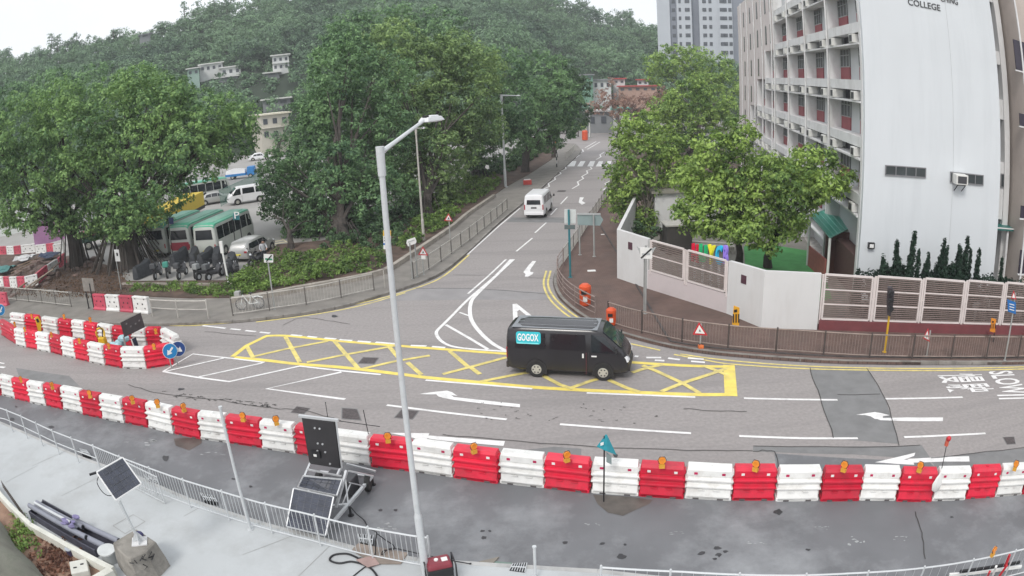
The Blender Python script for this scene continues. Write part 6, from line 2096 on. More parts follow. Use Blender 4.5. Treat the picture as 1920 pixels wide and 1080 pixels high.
vboard(t, 'board', [(763, 450), (778, 445), (781, 452), (780, 456), (765, 462), (762, 456)], D-.02, M_SWHITE, .04)
vboard(t, 'lettering', [(765, 453.5), (777, 449), (777.4, 450.6), (765.3, 455)], D-.06, M_SGREY, .01)
post(t, (774, 523), (768, 456), .04)
post(t, (783, 519), (778, 450), .04)
t = sign('bus_stop_sign', 'yellow, white and blue bus stop board partly behind the large lamp post', (737, 545), 'sign')
D = dist(t.location)
vboard(t, 'white_panel', [(718, 432), (733, 432), (733, 467), (719, 467)], D-.02, M_SWHITE, .06)
vboard(t, 'yellow_panel', [(718, 432), (733, 432), (733, 442), (718, 442)], D-.07, mat('sign_yellow', (.70, .42, .02), .5), .02)
vboard(t, 'blue_band', [(718.5, 456), (733, 456), (733, 459), (718.5, 459)], D-.07, M_SBLUE, .02)
vboard(t, 'emblem', [(724, 434), (731, 434), (731, 441), (724, 440)], D-.10, M_SRED, .01)
for yy in (445, 450):
    vboard(t, 'lettering', [(720, yy), (726, yy), (726, yy+2), (720, yy+2)], D-.07, M_SBLK, .01)
post(t, (738, 545), (731, 434), .05, M_TEAL)
# right corner group
t = sign('direction_sign', 'grey back of a pointed direction sign on two posts at the right corner', (1100, 480), 'sign')
D = dist(t.location)
vboard(t, 'board', [(1082, 401), (1124, 401), (1131, 412), (1125, 423), (1083, 422)], D+.06, mat('sign_back_teal', (.24, .31, .31), .6, .06, 2), .05)
vboard(t, 'rim', [(1081, 400), (1126, 400), (1126, 403), (1081, 403)], D, M_SGREY, .06)
post(t, (1087, 478), (1085, 403), .055)
post(t, (1114, 481), (1114, 403), .055)
t = sign('signal_post', 'tall dark teal post with a white board and small dark plate at the right corner', (1069, 520), 'sign')
D = dist(t.location)
post(t, (1069, 520), (1067, 393), .06, M_TEAL)
vboard(t, 'white_board', [(1058, 392), (1080, 393), (1079, 419), (1058, 419)], D+.10, mat('board_pale', (.55, .58, .57), .5, .05), .03)
vboard(t, 'dark_plate', [(1058, 422), (1078, 422), (1078, 430), (1058, 430)], D-.08, mat('plate_dark', (.10, .13, .13), .5), .03)
t = sign('parking_sign', 'square white cycle sign with a black stroke in front of the boundary wall', (1210, 588), 'sign')
D = dist(t.location)
post(t, (1210, 588), (1211, 460), .05)
post(t, (1207, 586), (1207, 485), .03)
vboard(t, 'board', [(1200, 463), (1223, 465), (1223, 485), (1201, 485)], D-.07, M_SWHITE)
vboard(t, 'side_board', [(1194, 462), (1200, 466), (1201, 478)], D-.02, M_SGREY)
vboard(t, 'side_board', [(1223, 466), (1230, 463), (1223, 476)], D-.02, M_SGREY)
vboard(t, 'stroke', [(1201, 483), (1221, 465), (1223, 467), (1203, 485)], D-.11, M_SBLK, .01)
vboard(t, 'symbol', [(1204, 475), (1219, 475), (1219, 478), (1204, 478)], D-.10, M_SGREY, .01)
t = sign('traffic_light', 'dark traffic light turned away, on a yellow pole behind the right railing', (1658, 660), 'traffic light')
D = dist(t.location)
post(t, (1658, 660), (1664, 585), .05, mat('pole_yellow', (.55, .33, .02), .5, .1, 2))
vboard(t, 'housing', [(1664, 538), (1671, 538), (1677, 548), (1674, 575), (1669, 592), (1663, 588), (1662, 560)], D-.02, mat('signal_dark', (.045, .035, .04), .6, .1), .30)
for y in (548, 562, 577):
    b = PD(1668, y, D-.25)-t.location
    MB().cyl((b.x, b.y, b.z), (b.x, b.y-.16, b.z-.02), .10, .12, 10).build('visor', M_SBLK, t)
t = sign('street_sign', 'blue street sign with a small warning triangle above it by the right fence', (1884, 676), 'sign')
D = dist(t.location)
post(t, (1884, 676), (1897, 548), .04)
vboard(t, 'blue_board', [(1889, 561), (1905, 567), (1905, 589), (1890, 584)], D-.06, M_SBLUE)
for y in (569, 574, 579):
    vboard(t, 'lettering', [(1893, y), (1902, y+2.5), (1902, y+4), (1893, y+1.5)], D-.09, M_SWHITE, .01)
vboard(t, 'red_triangle', [(1901, 544), (1906, 562), (1896, 559)], D-.06, M_SRED)
vboard(t, 'white_triangle', [(1901, 549), (1904, 559), (1898, 558)], D-.09, M_SWHITE, .01)
def yellow_board(label, base, c, m):
    t = sign('diversion_board', label, base, 'sign', 'yellow boards tied to the right railing')
    D = dist(t.location)
    vboard(t, 'board', c, D, m, .04)
    cx, cy = sum(p[0] for p in c)/4, sum(p[1] for p in c)/4
    for k in (-.5, .0, .5):
        x = cx+k*(c[1][0]-c[0][0])*.9
        vboard(t, 'marking', [(x-1.2, cy-4), (x+1.2, cy-4), (x+1.2, cy+12), (x-1.2, cy+12)] if c[0][0] < 1500 else [(x-.7, cy-3), (x+.7, cy-3), (x+.7, cy+6), (x-.7, cy+6)], D-.04, M_SBLK, .01)
    vboard(t, 'symbol', [(cx-4, cy-12), (cx+2, cy-13), (cx+2, cy-8), (cx-4, cy-7)] if c[0][0] < 1500 else [(cx-2, cy-8), (cx+1, cy-8), (cx+1, cy-5), (cx-2, cy-5)], D-.045, M_SBLK, .01)
    post(t, base, ((c[0][0]+c[2][0])/2, c[2][1]-2), .03, M_SBLK)
yellow_board('leaning yellow board with black markings at the foot of the white wall', (1380, 612), [(1376, 573), (1387, 577), (1386, 614), (1373, 608)], mat('board_yellow', (.72, .36, .02), .5, .08, 2))
yellow_board('small orange-yellow board with black markings in front of the slatted fence', (1862, 640), [(1859, 596), (1868, 599), (1866, 624), (1856, 621)], mat('board_orange', (.70, .25, .02), .5, .08, 2))
t = sign('tool_box', 'small orange box lying on the right pavement behind the railing', (1313, 652), 'box')
MB().box((0, -.1, .09), (.22, .18, .14)).build('case', mat('case_orange', (.65, .16, .04), .5), t, bevel=.02)
MB().tube([(-.08, -.1, .15), (-.05, -.1, .21), (.05, -.1, .21), (.08, -.1, .15)], .012).build('handle', M_SBLK, t)
# parking signs in the car park
t = sign('parking_sign', 'blue parking sign with white P on two legs beyond the motorcycles', (449, 482), 'sign', z=0)
D = dist(t.location)
vboard(t, 'board', [(437, 400), (449, 400), (449, 412), (437, 412)], D, mat('parking_teal', (.03, .20, .22), .5), .05)
pw = PD(440, 410, D-.06)
text_obj('P', M_SWHITE, 'lettering', t, .42, .5, pw-t.location, (1, 0, 0), (0, 0, 1), .01)
post(t, (445, 482), (438, 410), .035, M_SBLK, 0)
post(t, (458, 480), (450, 410), .035, M_SBLK, 0)
t = sign('parking_sign', 'small dark blue sign on a thin post left of the white P sign', (326, 486), 'sign', z=0)
vboard(t, 'board', [(316, 408), (325, 408), (326, 420), (318, 420)], dist(t.location)-.05, mat('sign_navy', (.02, .03, .12), .5), .04)
post(t, (326, 486), (321, 408), .035, M_SBLK, 0)
t = sign('white_post', 'leaning white marker post with stepped head among the motorcycles', (429, 532), 'post', z=.17)
b = t.location
h = HZ(419, 455, b)
MB().cyl((0, 0, 0), (-.12, .05, h*.72), .06, n=8).build('shaft', M_SWHITE, t)
MB().box((-.14, .05, h*.84), (.2, .14, h*.27)).build('head', M_SWHITE, t)
# far street items
t = sign('beacon_pole', 'black and white banded crossing pole at the zebra', (1044, 313), 'pole')
h = HZ(1045, 270, t.location)
g = MB()
for k in range(7):
    g.k = k % 2
    g.cyl((0, 0, h*k/7), (0, 0, h*(k+1)/7), .07, n=8)
g.build('banded_shaft', [M_SBLK, M_SWHITE], t)
MB().ball((0, 0, h+.16), .19, 10, 8).build('globe', M_AMB, t, smooth=True)
for lab, b, tp in (('slim grey pole at the street end by the low dark building', (1107, 258), (1103, 190)), ('short white post at the street end beside the shrub', (1106, 256), (1105, 228)), ('white post on the far corner left of the shrub', (1079, 256), (1078, 240))):
    t = sign('marker_pole', lab, b, 'pole', 'poles at the far corner')
    post(t, b, tp, .10 if 'slim' in lab else .14, M_SWHITE if 'white' in lab else M_POLE)
# litter bins
def bin_(label, base, top, r):
    t = sign('litter_bin', label, base, 'litter bin', 'orange litter bins')
    h = HZ(top[0], top[1], t.location)-.115
    m = mat('bin_orange', (.62, .08, .02), .45, .08, 3, dirt=(.4, .08, .03), dirt_amt=.3)
    r *= .88
    MB().cyl((0, 0, .06), (0, 0, h*.78), r*.94, r, 18).cyl((0, 0, 0), (0, 0, .07), r*.7, n=18).build('body', m, t, smooth=True)
    MB().cyl((0, 0, h*.78), (0, 0, h*.9), r*1.04, r*1.0, 18).cyl((0, 0, h*.9), (0, 0, h), r*1.0, r*.55, 18).build('lid', m, t, smooth=True)
    f = Vector((-t.location.x, -t.location.y, 0)).normalized()
    sd = Vector((f.y, -f.x, 0))
    MB().box(f*r*.92+Vector((0, 0, h*.66))+sd*r*.2, (r*.9, .12, h*.16), rz=math.atan2(sd.y, sd.x)).build('opening', M_SBLK, t)
    MB().box(f*r*.95+Vector((0, 0, h*.36)), (r*.7, .08, h*.22), rz=math.atan2(sd.y, sd.x)).build('label_plate', M_SWHITE, t)
bin_('large orange litter bin behind the curved railing at the right corner', (1097, 572), (1097, 532), .34)
bin_('smaller orange litter bin half hidden by the van, right of the large one', (1146, 609), (1146, 577), .27)
t = sign('litter_bin', 'tiny red-orange bin at the far corner beneath the yellow-green shrub', (1097, 262), 'litter bin', 'orange litter bins')
MB().cyl((0, 0, 0), (0, 0, 1.5), .55, n=12).build('body', MATS['bin_orange'], t)
MB().cyl((0, 0, 1.5), (0, 0, 1.8), .6, .4, 12).build('lid', MATS['bin_orange'], t)
t = sign('red_crate', 'small red crate on the left pavement below the slim street lamp', (989, 346), 'crate')
MB().box((0, 0, .25), (.9, .6, .5)).build('body', mat('crate_red', (.55, .06, .05), .5), t, bevel=.03)
MB().box((0, 0, .54), (.7, .4, .08)).build('contents', M_SWHITE, t)
# scraps of paper and white slabs on the brick pavement
for i, (x, y, w, lab) in enumerate([(1109, 508, .5, 'white slab lying flat on the brick pavement near the direction sign'), (1130, 440, .25, 'small white scrap on the brick pavement beyond the direction sign')]):
    t = sign('paving_scrap', lab, (x, y), 'slab', z=.12)
    MB().box((0, 0, .02), (w, w*.5, .04), taper=.9).build('slab', M_SWHITE, t)

# bicycle
t = sign('bicycle', 'white bicycle parked against the mesh railing on the left pavement', (469, 582), 'bicycle')
p1, p2 = P(454, 581, .115)-t.location, P(486, 578, .115)-t.location
ax = (p2-p1).normalized()
up = Vector((0, 0, 1))
wheelb = (p2-p1).length
M_BW = mat('bike_white', (.68, .70, .68), .4)
def ringpts(c, r, n=20):
    return [c+ax*r*math.cos(2*math.pi*k/n)+up*r*math.sin(2*math.pi*k/n) for k in range(n+1)]
for p in (p1, p2):
    c = p+up*.33
    w = MB().tube(ringpts(c, .31), .028, 6).build('wheel', mat('bike_tyre', (.16, .16, .16), .8), t)
    g = MB()
    for k in range(8):
        a = math.pi*k/8
        g.bar(c-ax*.3*math.cos(a)-up*.3*math.sin(a), c+ax*.3*math.cos(a)+up*.3*math.sin(a), .01)
    g.build('spokes', M_GALV, w)
bb = p1.lerp(p2, .48)+up*.30
seat = p1.lerp(p2, .62)+up*.78
head = p1.lerp(p2, .14)+up*.85
g = MB()
for a, b in ((bb, seat), (bb, head), (head, p1+up*.33), (bb, p2+up*.33), (seat, p2+up*.33), (head-up*.12, seat-up*.1)):
    g.cyl(a, b, .026, n=6)
g.build('frame', M_BW, t)
MB().cyl(seat, seat+up*.1, .02, n=6).ball(seat+up*.13, (.13, .07, .05)).build('saddle', M_BLK, t)
MB().cyl(head, head+up*.18, .02, n=6).bar(head+up*.18+Vector((0, -.26, 0)), head+up*.18+Vector((0, .26, 0)), .025).build('handlebar', M_BLK, t)
MB().tube([p2+up*.66-ax*.3, p2+up*.70, p2+up*.6+ax*.28], .04, 6).build('mudguard', M_BW, t)
MB().box(head-ax*.25+up*.1, (.3, .3, .22)).build('basket', mat('basket_grey', (.35, .35, .34), .6), t)

# ================================================================== island equipment
t = sign('message_panel', 'tilted dark message panel on a post inside the island of barriers', (240, 668), 'sign', z=0)
D = dist(t.location)
post(t, (240, 668), (236, 630), .05, M_POLE, 0)
vboard(t, 'panel', [(226, 605), (264, 586), (272, 613), (233, 632)], D-.08, mat('panel_dark', (.045, .04, .042), .35, .2, 3), .10)
for (x, y) in ((236, 606), (244, 611), (253, 606), (260, 600)):
    vboard(t, 'bolt', [(x, y), (x+3, y-1), (x+3, y+2), (x, y+3)], D-.15, mat('panel_dot', (.16, .15, .15), .5), .01)
t = sign('leaning_panel', 'small leaning solar panel beside the tilted message panel', (256, 668), 'solar panel', z=0)
D = dist(t.location)
vboard(t, 'panel', [(246, 637), (255, 632), (261, 651), (252, 652)], D, mat('pv_dark', (.02, .025, .045), .2, .2, 3), .05)
vboard(t, 'frame', [(245, 636), (247, 635), (254, 653), (251, 653)], D-.02, M_SWHITE, .06)
post(t, (256, 668), (254, 650), .03, M_POLE, 0)
M_ARW = mat('arrow_blue', (.01, .20, .46), .4, .06)
def disc_sign(label, c, base, r, ang, m=M_ARW, z=0.0):
    t = sign('keep_side_sign', label, base, 'sign', 'round blue arrow signs', z=z)
    D = dist(t.location)-.30
    post(t, base, (c[0], c[1]), .03, M_POLE, z)
    cc = PD(c[0], c[1], D)-t.location
    f = Vector((-t.location.x, -t.location.y, 2.0)).normalized()
    MB().cyl(cc, cc+f*.03, r, n=24).build('disc', m, t)
    MB().cyl(cc-f*.008, cc+f*.02, r*1.06, n=24).build('rim', M_SWHITE, t)
    s = Vector((0, 0, 1)).cross(f).normalized()
    u = f.cross(s)
    a = R(ang)
    d = s*math.cos(a)+u*math.sin(a)
    e = d.cross(f)
    b0 = cc+f*.036
    g = MB()
    slab(g, [b0-d*r*.65+e*r*.13, b0+d*r*.05+e*r*.13, b0+d*r*.05+e*r*.42, b0+d*r*.7, b0+d*r*.05-e*r*.42, b0+d*r*.05-e*r*.13, b0-d*r*.65-e*r*.13], .006)
    g.build('arrow', M_SWHITE, t)
    return t
disc_sign('round blue sign with a white arrow pointing down left at the island end', (319, 658), (322, 690), .33, 225)
disc_sign('darker round blue sign with arrow pointing down right, just behind the other', (334, 654), (334, 686), .33, -40, mat('arrow_navy', (.01, .05, .20), .4))
disc_sign('blue round sign cut by the left frame edge at the far left of the island', (1, 581), (3, 606), .36, 225)
t = sign('yellow_board', 'curved yellow board standing between two far-side island barriers', (75, 634), 'board', z=0)
D = dist(t.location)
vboard(t, 'panel', [(65, 596), (71, 593), (77, 603), (77, 627), (72, 624)], D-.1, mat('panel_yellow', (.72, .45, .02), .45, .1, 2), .10)
vboard(t, 'marking', [(67, 599), (71, 597), (74, 604), (70, 605)], D-.17, M_SBLK, .01)
t = sign('hose_reel', 'yellow and black hose reel inside the island of barriers', (190, 660), 'machine', z=0)
p = Vector((0, .3, .75))
g = MB()
g.tube([p+Vector((.25*math.cos(a), .1*math.sin(2*a), .42*math.sin(a))) for a in [k*.5 for k in range(13)]], .06, 6)
g.build('hose', MATS['panel_yellow'], t)
MB().tube([(-.25, .3, 1.0), (0, .3, 1.3), (.2, .3, 1.1), (.1, .3, .7)], .03).build('handle', M_SBLK, t)
MB().box((.05, .3, .35), (.5, .4, .7), taper=.8).build('base', MATS['panel_yellow'], t, bevel=.05)
t = sign('sheet_bundle', 'pale blue plastic sheet bundle between the island rows', (216, 668), 'bundle', z=0)
g = MB()
for _ in range(5):
    g.ball((random.uniform(-.5, .6), random.uniform(.2, .5), random.uniform(.35, .75)), (random.uniform(.25, .4), .25, random.uniform(.12, .25)), 8, 5)
g.build('sheet', mat('sheet_cyan', (.35, .55, .60), .4, .3, 4), t)
MB().box((0, .35, .18), (1.2, .5, .36)).build('pallet', mat('timber', (.20, .14, .08), .8, .3, 3), t)

# ================================================================== solar-powered message trailer
TB = P(610, 925, 0)
t = thing('solar_trailer', 'solar message trailer with raised dark board and tilted panels in the closed lane', 'trailer', TB)
def L(p):
    return Vector(p)-TB
bl, br = P(582, 868, 1.05), P(639, 877, 1.05)
tl, tr_ = Vector((bl.x, bl.y, HZ(565, 776, bl))), Vector((br.x, br.y, HZ(630, 786, br)))
tl = Vector(PD(567, 782, dist(bl)))
tr_ = Vector(PD(628, 791, dist(br)))
M_ALU = mat('aluminium', (.60, .61, .62), .35, .06, 3, metal=.5)
board = slab(MB(), [L(bl), L(br), L(tr_), L(tl)], .045).build('message_board', mat('board_black', (.028, .026, .028), .45, .2, 2), t)
def onb(u, v, off=.06):
    p = bl.lerp(br, u).lerp(tl.lerp(tr_, u), v)
    n = (br-bl).cross(tl-bl).normalized()
    if n.y > 0:
        n = -n
    return L(p+n*off)
for u, v in ((.38, .83), (.53, .83), (.4, .5), (.55, .5), (.35, .33), (.6, .33), (.7, .08)):
    p = onb(u, v)
    MB().cyl(p, p+Vector((0, -.02, 0)), .03, n=8).build('bolt', M_ALU, board)
MB().box(onb(.30, .26, .07), (.28, .06, .20), rz=-.3).build('control_box', M_SBLK, board)
MB().box(onb(.28, .235, .10), (.10, .03, .07), rz=-.3).build('label_plate', M_SWHITE, board)
MB().bar(L(tl)+Vector((-.1, 0, .04)), L(tr_)+Vector((.1, 0, .04)), .07).build('top_bar', M_ALU, t)
MB().bar(L(bl), L(tl), .05).build('side_bar', M_ALU, t)
MB().bar(L(br)+Vector((.03, 0, 0)), L(tr_)+Vector((.03, 0, 0)), .05).build('side_bar', M_ALU, t)
M_PV = mat('pv_cells', (.035, .040, .058), .16, .3, 4, spec=.7)
def pv(corners, cols, rows, name='panel', parent=t, o=L, fm=M_ALU, lm=None):
    c = [o(p) for p in corners]          # bl, br, tr, tl
    n = (c[1]-c[0]).cross(c[3]-c[0]).normalized()
    if n.z < 0:
        n = -n
    g = MB()
    slab(g, c, .018)
    pn = g.build(name, M_PV, parent)
    g = MB()
    for i in range(4):
        g.bar(c[i]+n*.01, c[(i+1) % 4]+n*.01, .034)
    g.build('frame', fm, pn)
    g = MB()
    for i in range(1, cols):
        g.bar(c[0].lerp(c[1], i/cols)+n*.02, c[3].lerp(c[2], i/cols)+n*.02, .008)
    for j in range(1, rows):
        g.bar(c[0].lerp(c[3], j/rows)+n*.021, c[1].lerp(c[2], j/rows)+n*.021, .011)
    g.build('cell_lines', lm or mat('cell_line', (.09, .095, .11), .4), pn)
    return pn
z1, z2 = .28, 1.0
pv([P(538, 987, z1), P(611, 1004, z1), P(626, 932, z2), P(551, 916, z2)], 6, 7)
pv([P(559, 913, .98), P(632, 929, .98), P(642, 899, 1.30), P(569, 892, 1.30)], 6, 3)
for a, b, w in (((650, 882, 1.30), (630, 951, .5), .07), ((582, 868, 1.05), (562, 915, .8), .06), ((576, 880, 1.2), (640, 893, 1.2), .04), ((639, 877, 1.05), (633, 890, .9), .06),
                ((697, 894, .35), (653, 946, .3), .08), ((653, 946, .3), (624, 980, .25), .08), ((646, 884, 1.1), (653, 946, .3), .04), ((653, 883, .9), (700, 893, .5), .04), ((655, 905, .9), (685, 912, .4), .03),
                ((653, 946, .3), (560, 955, .3), .07), ((697, 894, .35), (600, 885, .35), .07), ((560, 955, .3), (600, 885, .35), .07), ((642, 946, .6), (660, 900, .5), .03), ((650, 870, .35), (704, 884, .35), .05)):
    MB().bar(L(P(*a)), L(P(*b)), w).build('frame_bar', M_ALU if w < .08 else M_GALV, t)
MB().box(L(P(640, 905, .35)), (.9, .5, .5), rz=-.3).build('battery_box', mat('battery_dark', (.05, .05, .055), .5), t, bevel=.03)
for px in ((690, 905), (598, 902)):
    p = L(P(*px, .26))
    MB().cyl(p+Vector((-.07, 0, 0)), p+Vector((.07, 0, 0)), .26, n=16).build('wheel', M_RUB, t)
for px in ((655, 950), (697, 893)):
    p = L(P(*px, .3))
    MB().cyl(p, (p.x, p.y, 0), .035, n=8).cyl((p.x, p.y, .02), (p.x, p.y, 0), .09, n=8).build('jack_leg', M_SBLK, t)
# ================================================================== small solar panel on the concrete block
bt = [P(x, y, .95) for x, y in ((211, 1017), (237, 1001), (255, 991), (271, 1001), (292, 1015), (273, 1034), (244, 1047), (235, 1043), (220, 1029))]
bc = sum(bt, Vector())/len(bt)
t = thing('concrete_block', 'rough dark concrete block with black painted scrawl in the near corner', 'concrete block', (bc.x, bc.y, .12))
rg = []
for z, s, in ((0, 1.22), (.3, 1.16), (.6, 1.06), (.80, 1.0), (.83, .93)):
    rg.append([((p.x-bc.x)*s, (p.y-bc.y)*s, z) for p in bt])
MB().loft(rg).build('block', mat('rough_concrete', (.24, .225, .20), .9, .25, 2.2, bump=.9, bscale=9, dirt=(.08, .075, .065), dirt_amt=.8, dirt_scale=1.6), t)
random.seed(3)
g = MB()
f = Vector((-bc.x, -bc.y, 0)).normalized()
def onblock(px, py):
    # meet the block's camera side
    for k in range(200):
        pass
    d = ray(px, py)
    best = None
    nn = len(bt)
    for i in range(nn):
        a, b = bt[i], bt[(i+1) % nn]
        a = Vector(((a.x-bc.x)*1.09+bc.x, (a.y-bc.y)*1.09+bc.y))
        b = Vector(((b.x-bc.x)*1.09+bc.x, (b.y-bc.y)*1.09+bc.y))
        e = b-a
        den = d[0]*e.y-d[1]*e.x
        if abs(den) < 1e-9:
            continue
        tt = (a.x*e.y-a.y*e.x)/den
        u = ((d[0]*tt-a.x)*e.x+(d[1]*tt-a.y)*e.y)/e.length_squared
        if 0 <= u <= 1 and tt > 0 and (best is None or tt < best):
            best = tt
    if best is None:
        return None
    p = Vector((d[0]*best, d[1]*best, CAMH+d[2]*best))
    if not .16 < p.z < .93:
        return None
    s = 1.06+.12*max(0, (.6-p.z))
    v = Vector((p.x-bc.x, p.y-bc.y))
    return Vector((v.x*1.015, v.y*1.015, p.z-.12))
strokes = [[(243, 1055), (247, 1048), (251, 1056)], [(252, 1050), (258, 1044), (257, 1056), (261, 1042)], [(262, 1052), (268, 1042)], [(264, 1041), (272, 1039), (267, 1048), (274, 1050)], [(276, 1036), (284, 1034), (278, 1046), (288, 1042)],
           [(281, 1030), (289, 1038), (284, 1050)], [(284, 1070), (286, 1060), (289, 1071), (292, 1062)], [(294, 1062), (300, 1060), (296, 1070), (302, 1072)], [(268, 1058), (276, 1062), (270, 1068)]]
for s in strokes:
    q = [onblock(*p) for p in s]
    q = [p for p in q if p is not None]
    if len(q) > 1:
        MB().tube(q, .018, 4).build('scrawl_mark', M_SBLK, t)
pb = P(262, 1016, .95)
t = thing('solar_panel_post', 'small square solar panel tilted on a steel post above the concrete block', 'solar panel', pb)
ptop = Vector(PD(223, 938, dist(pb)-.05))-pb
MB().tube([(0, 0, 0), ptop*.5, ptop], .045, 10).build('post', M_GALV, t, smooth=True)
MB().box((0, 0, .015), (.46, .40, .03), rz=.4).build('base_plate', mat('plate_pale', (.62, .62, .62), .5, .1, 4), t)
for a in (0, 1, 2, 3):
    an = a*math.pi/2+.4
    MB().bar((0, 0, .28), (math.cos(an)*.17, math.sin(an)*.17, .02), .012, .10).build('gusset', M_GALV, t)
Dp = dist(pb)
q = [PD(217, 938, Dp-.30), PD(265, 907, Dp-.05), PD(230, 858, Dp+.45), PD(181, 886, Dp+.20)]
pv(q, 6, 5, 'panel', t, lambda p: Vector(p)-pb, M_WPAINT)
a = Vector(PD(181, 886, Dp+.20))-pb
b = Vector(PD(168, 890, Dp+.25))-pb
MB().bar(a, b, .05).build('bracket', M_SBLK, t)
q = [Vector(PD(x, y, Dp+.2))-pb for x, y in ((185, 893), (182, 905), (190, 920), (202, 929), (215, 928))]
MB().tube(smoothline(q, 4), .012, 5).build('cable', M_SBLK, t)
MB().ball(Vector(P(260, 1003, .99))-pb, (.16, .14, .10), 10, 6).build('cable_cap', mat('cap_navy', (.03, .03, .10), .5), t)

# ================================================================== near corner: kerb wall, soil, pipes
kw = pxl([(-60, 880), (-20, 905), (0, 928), (18, 948), (45, 974), (54, 983)], .45)
kw = smoothline(kw, 5)
kw2 = pxl([(54, 983), (90, 1003), (150, 1036), (208, 1066)], .45)
t = thing('edging_wall', 'low white-topped edging wall curving down the near left corner', 'edging wall', (kw[0].x, kw[0].y, .12))
o = Vector((kw[0].x, kw[0].y, 0))
g = MB()
full = kw+kw2[1:]
for a, b in zip(full, full[1:]):
    d = (b-a).normalized()
    n = Vector((-d.y, d.x, 0))*.13
    a0, b0 = Vector((a.x, a.y, 0))-o, Vector((b.x, b.y, 0))-o
    g.prism([(a0.x-n.x*.5, a0.y-n.y*.5), (b0.x-n.x*.5, b0.y-n.y*.5), (b0.x+n.x, b0.y+n.y), (a0.x+n.x, a0.y+n.y)], -.15, .33)
a, b = full[-1], P(170, 1088, .45)
d = (b-a).normalized()
n = Vector((-d.y, d.x, 0))*.13
a0, b0 = Vector((a.x, a.y, 0))-o, Vector((b.x, b.y, 0))-o
g.prism([(a0.x-n.x, a0.y-n.y), (b0.x-n.x, b0.y-n.y), (b0.x+n.x, b0.y+n.y), (a0.x+n.x, a0.y+n.y)], -.15, .334)
g.build('wall', mat('edging_white', (.62, .62, .56), .8, .08, 2, dirt=(.35, .35, .28), dirt_amt=.5), t)
g = MB()
for k in range(0, 26):
    p = P(2+k*1.8, 905+k*2.6, .46)-o
    g.cyl((p.x, p.y, .12), (p.x+.03, p.y+.02, .42), .012, n=4)
g.build('starter_bars', mat('rebar', (.10, .08, .07), .8), t)
sp = [P(x, y, .2) for x, y in ((-300, 870), (-20, 905), (0, 934), (45, 982), (150, 1042), (200, 1072), (168, 1090), (120, 1140), (-300, 1300))]
g = MB()
n = 26
xs = np.linspace(min(p.x for p in sp)-1, -10.6, n)
ys = np.linspace(5, 16, n)
poly = [(p.x, p.y) for p in sp]
struct(MB().prism(poly, -.05, .17), 'bare_soil', mat('soil_brown', (.23, .145, .10), .95, .35, 1.1, bump=1.0, bscale=7, dirt=(.09, .045, .035), dirt_amt=.9, dirt_scale=1.0))
# broken rock and weeds
cen = []
for _ in range(160):
    p = P(random.gauss(100, 26), random.gauss(1050, 22), .2)
    cen.append((p.x, p.y, .19))
v = leafcloud(np.array(cen), np.full(len(cen), .16), 7, .12, .25)
tag(quads_obj('dead_leaves', v, leafmat('dead_leaf', (.06, .025, .02), (.28, .14, .09), 1.5)), 'heap of dead brown leaves on the bare soil of the near corner', 'leaves', kind='stuff')
cen = []
for _ in range(70):
    p = P(random.gauss(42, 16), random.gauss(1000, 16), .25)
    cen.append((p.x, p.y, .24))
v = leafcloud(np.array(cen), np.full(len(cen), .22), 14, .10, .5)
tag(quads_obj('weeds', v, LF_HEDGE), 'tufts of green weeds on the bare soil at the near left', 'weeds', kind='stuff')
rb_ = [P(x, y, .3) for x, y in ((-80, 960), (0, 972), (14, 990), (30, 1020), (60, 1048), (95, 1090), (60, 1160), (-100, 1200))]
t = thing('rock_slope', 'grey-green sprayed concrete slope at the extreme near left corner', 'slope', (rb_[0].x, rb_[0].y, 0))
o2 = Vector((rb_[0].x, rb_[0].y, 0))
rg = []
for z, s in ((0, 1.05), (.35, 1.0), (.8, .86), (1.1, .55)):
    c = sum(rb_, Vector())/len(rb_)
    rg.append([((c.x+(p.x-c.x)*s)-o2.x-(.3*z), (c.y+(p.y-c.y)*s)-o2.y-(.3*z), z) for p in rb_])
MB().loft(rg).build('slope_face', mat('slope_grey', (.17, .17, .14), .95, .3, 1.2, bump=1.0, bscale=6, dirt=(.07, .085, .06), dirt_amt=.8), t, smooth=True)
# trough with pipes
pa, pb_ = P(58, 972, .12), P(182, 1046, .12)
qa = P(84, 947, .12)
t = thing('pipe_trough', 'open dark trough lying on the near pavement beside the edging wall', 'trough', pa)
dx = (pb_-pa)
nx = (qa-pa)
ln, wd = dx.length, nx.length
rz = math.atan2(dx.y, dx.x)
dd, nn = dx.normalized(), Vector((-dx.y, dx.x, 0)).normalized()
M_TR = mat('trough_dark', (.055, .055, .075), .6, .25, 3)
w = .85
def tl_(u, v, z):
    p = dd*u+nn*v
    return (p.x, p.y, z)
g = MB()
for v, h in ((.03, .26), (w, .30)):
    c = tl_(ln/2, v, h/2)
    g.box(c, (ln, .05, h), rz=rz)
g.box(tl_(ln/2, w/2, .02), (ln, w, .04), rz=rz).box(tl_(.03, w/2, .14), (.05, w, .25), rz=rz)
g.build('trough', M_TR, t)
M_PG = mat('pipe_grey', (.22, .23, .27), .5, .2, 2)
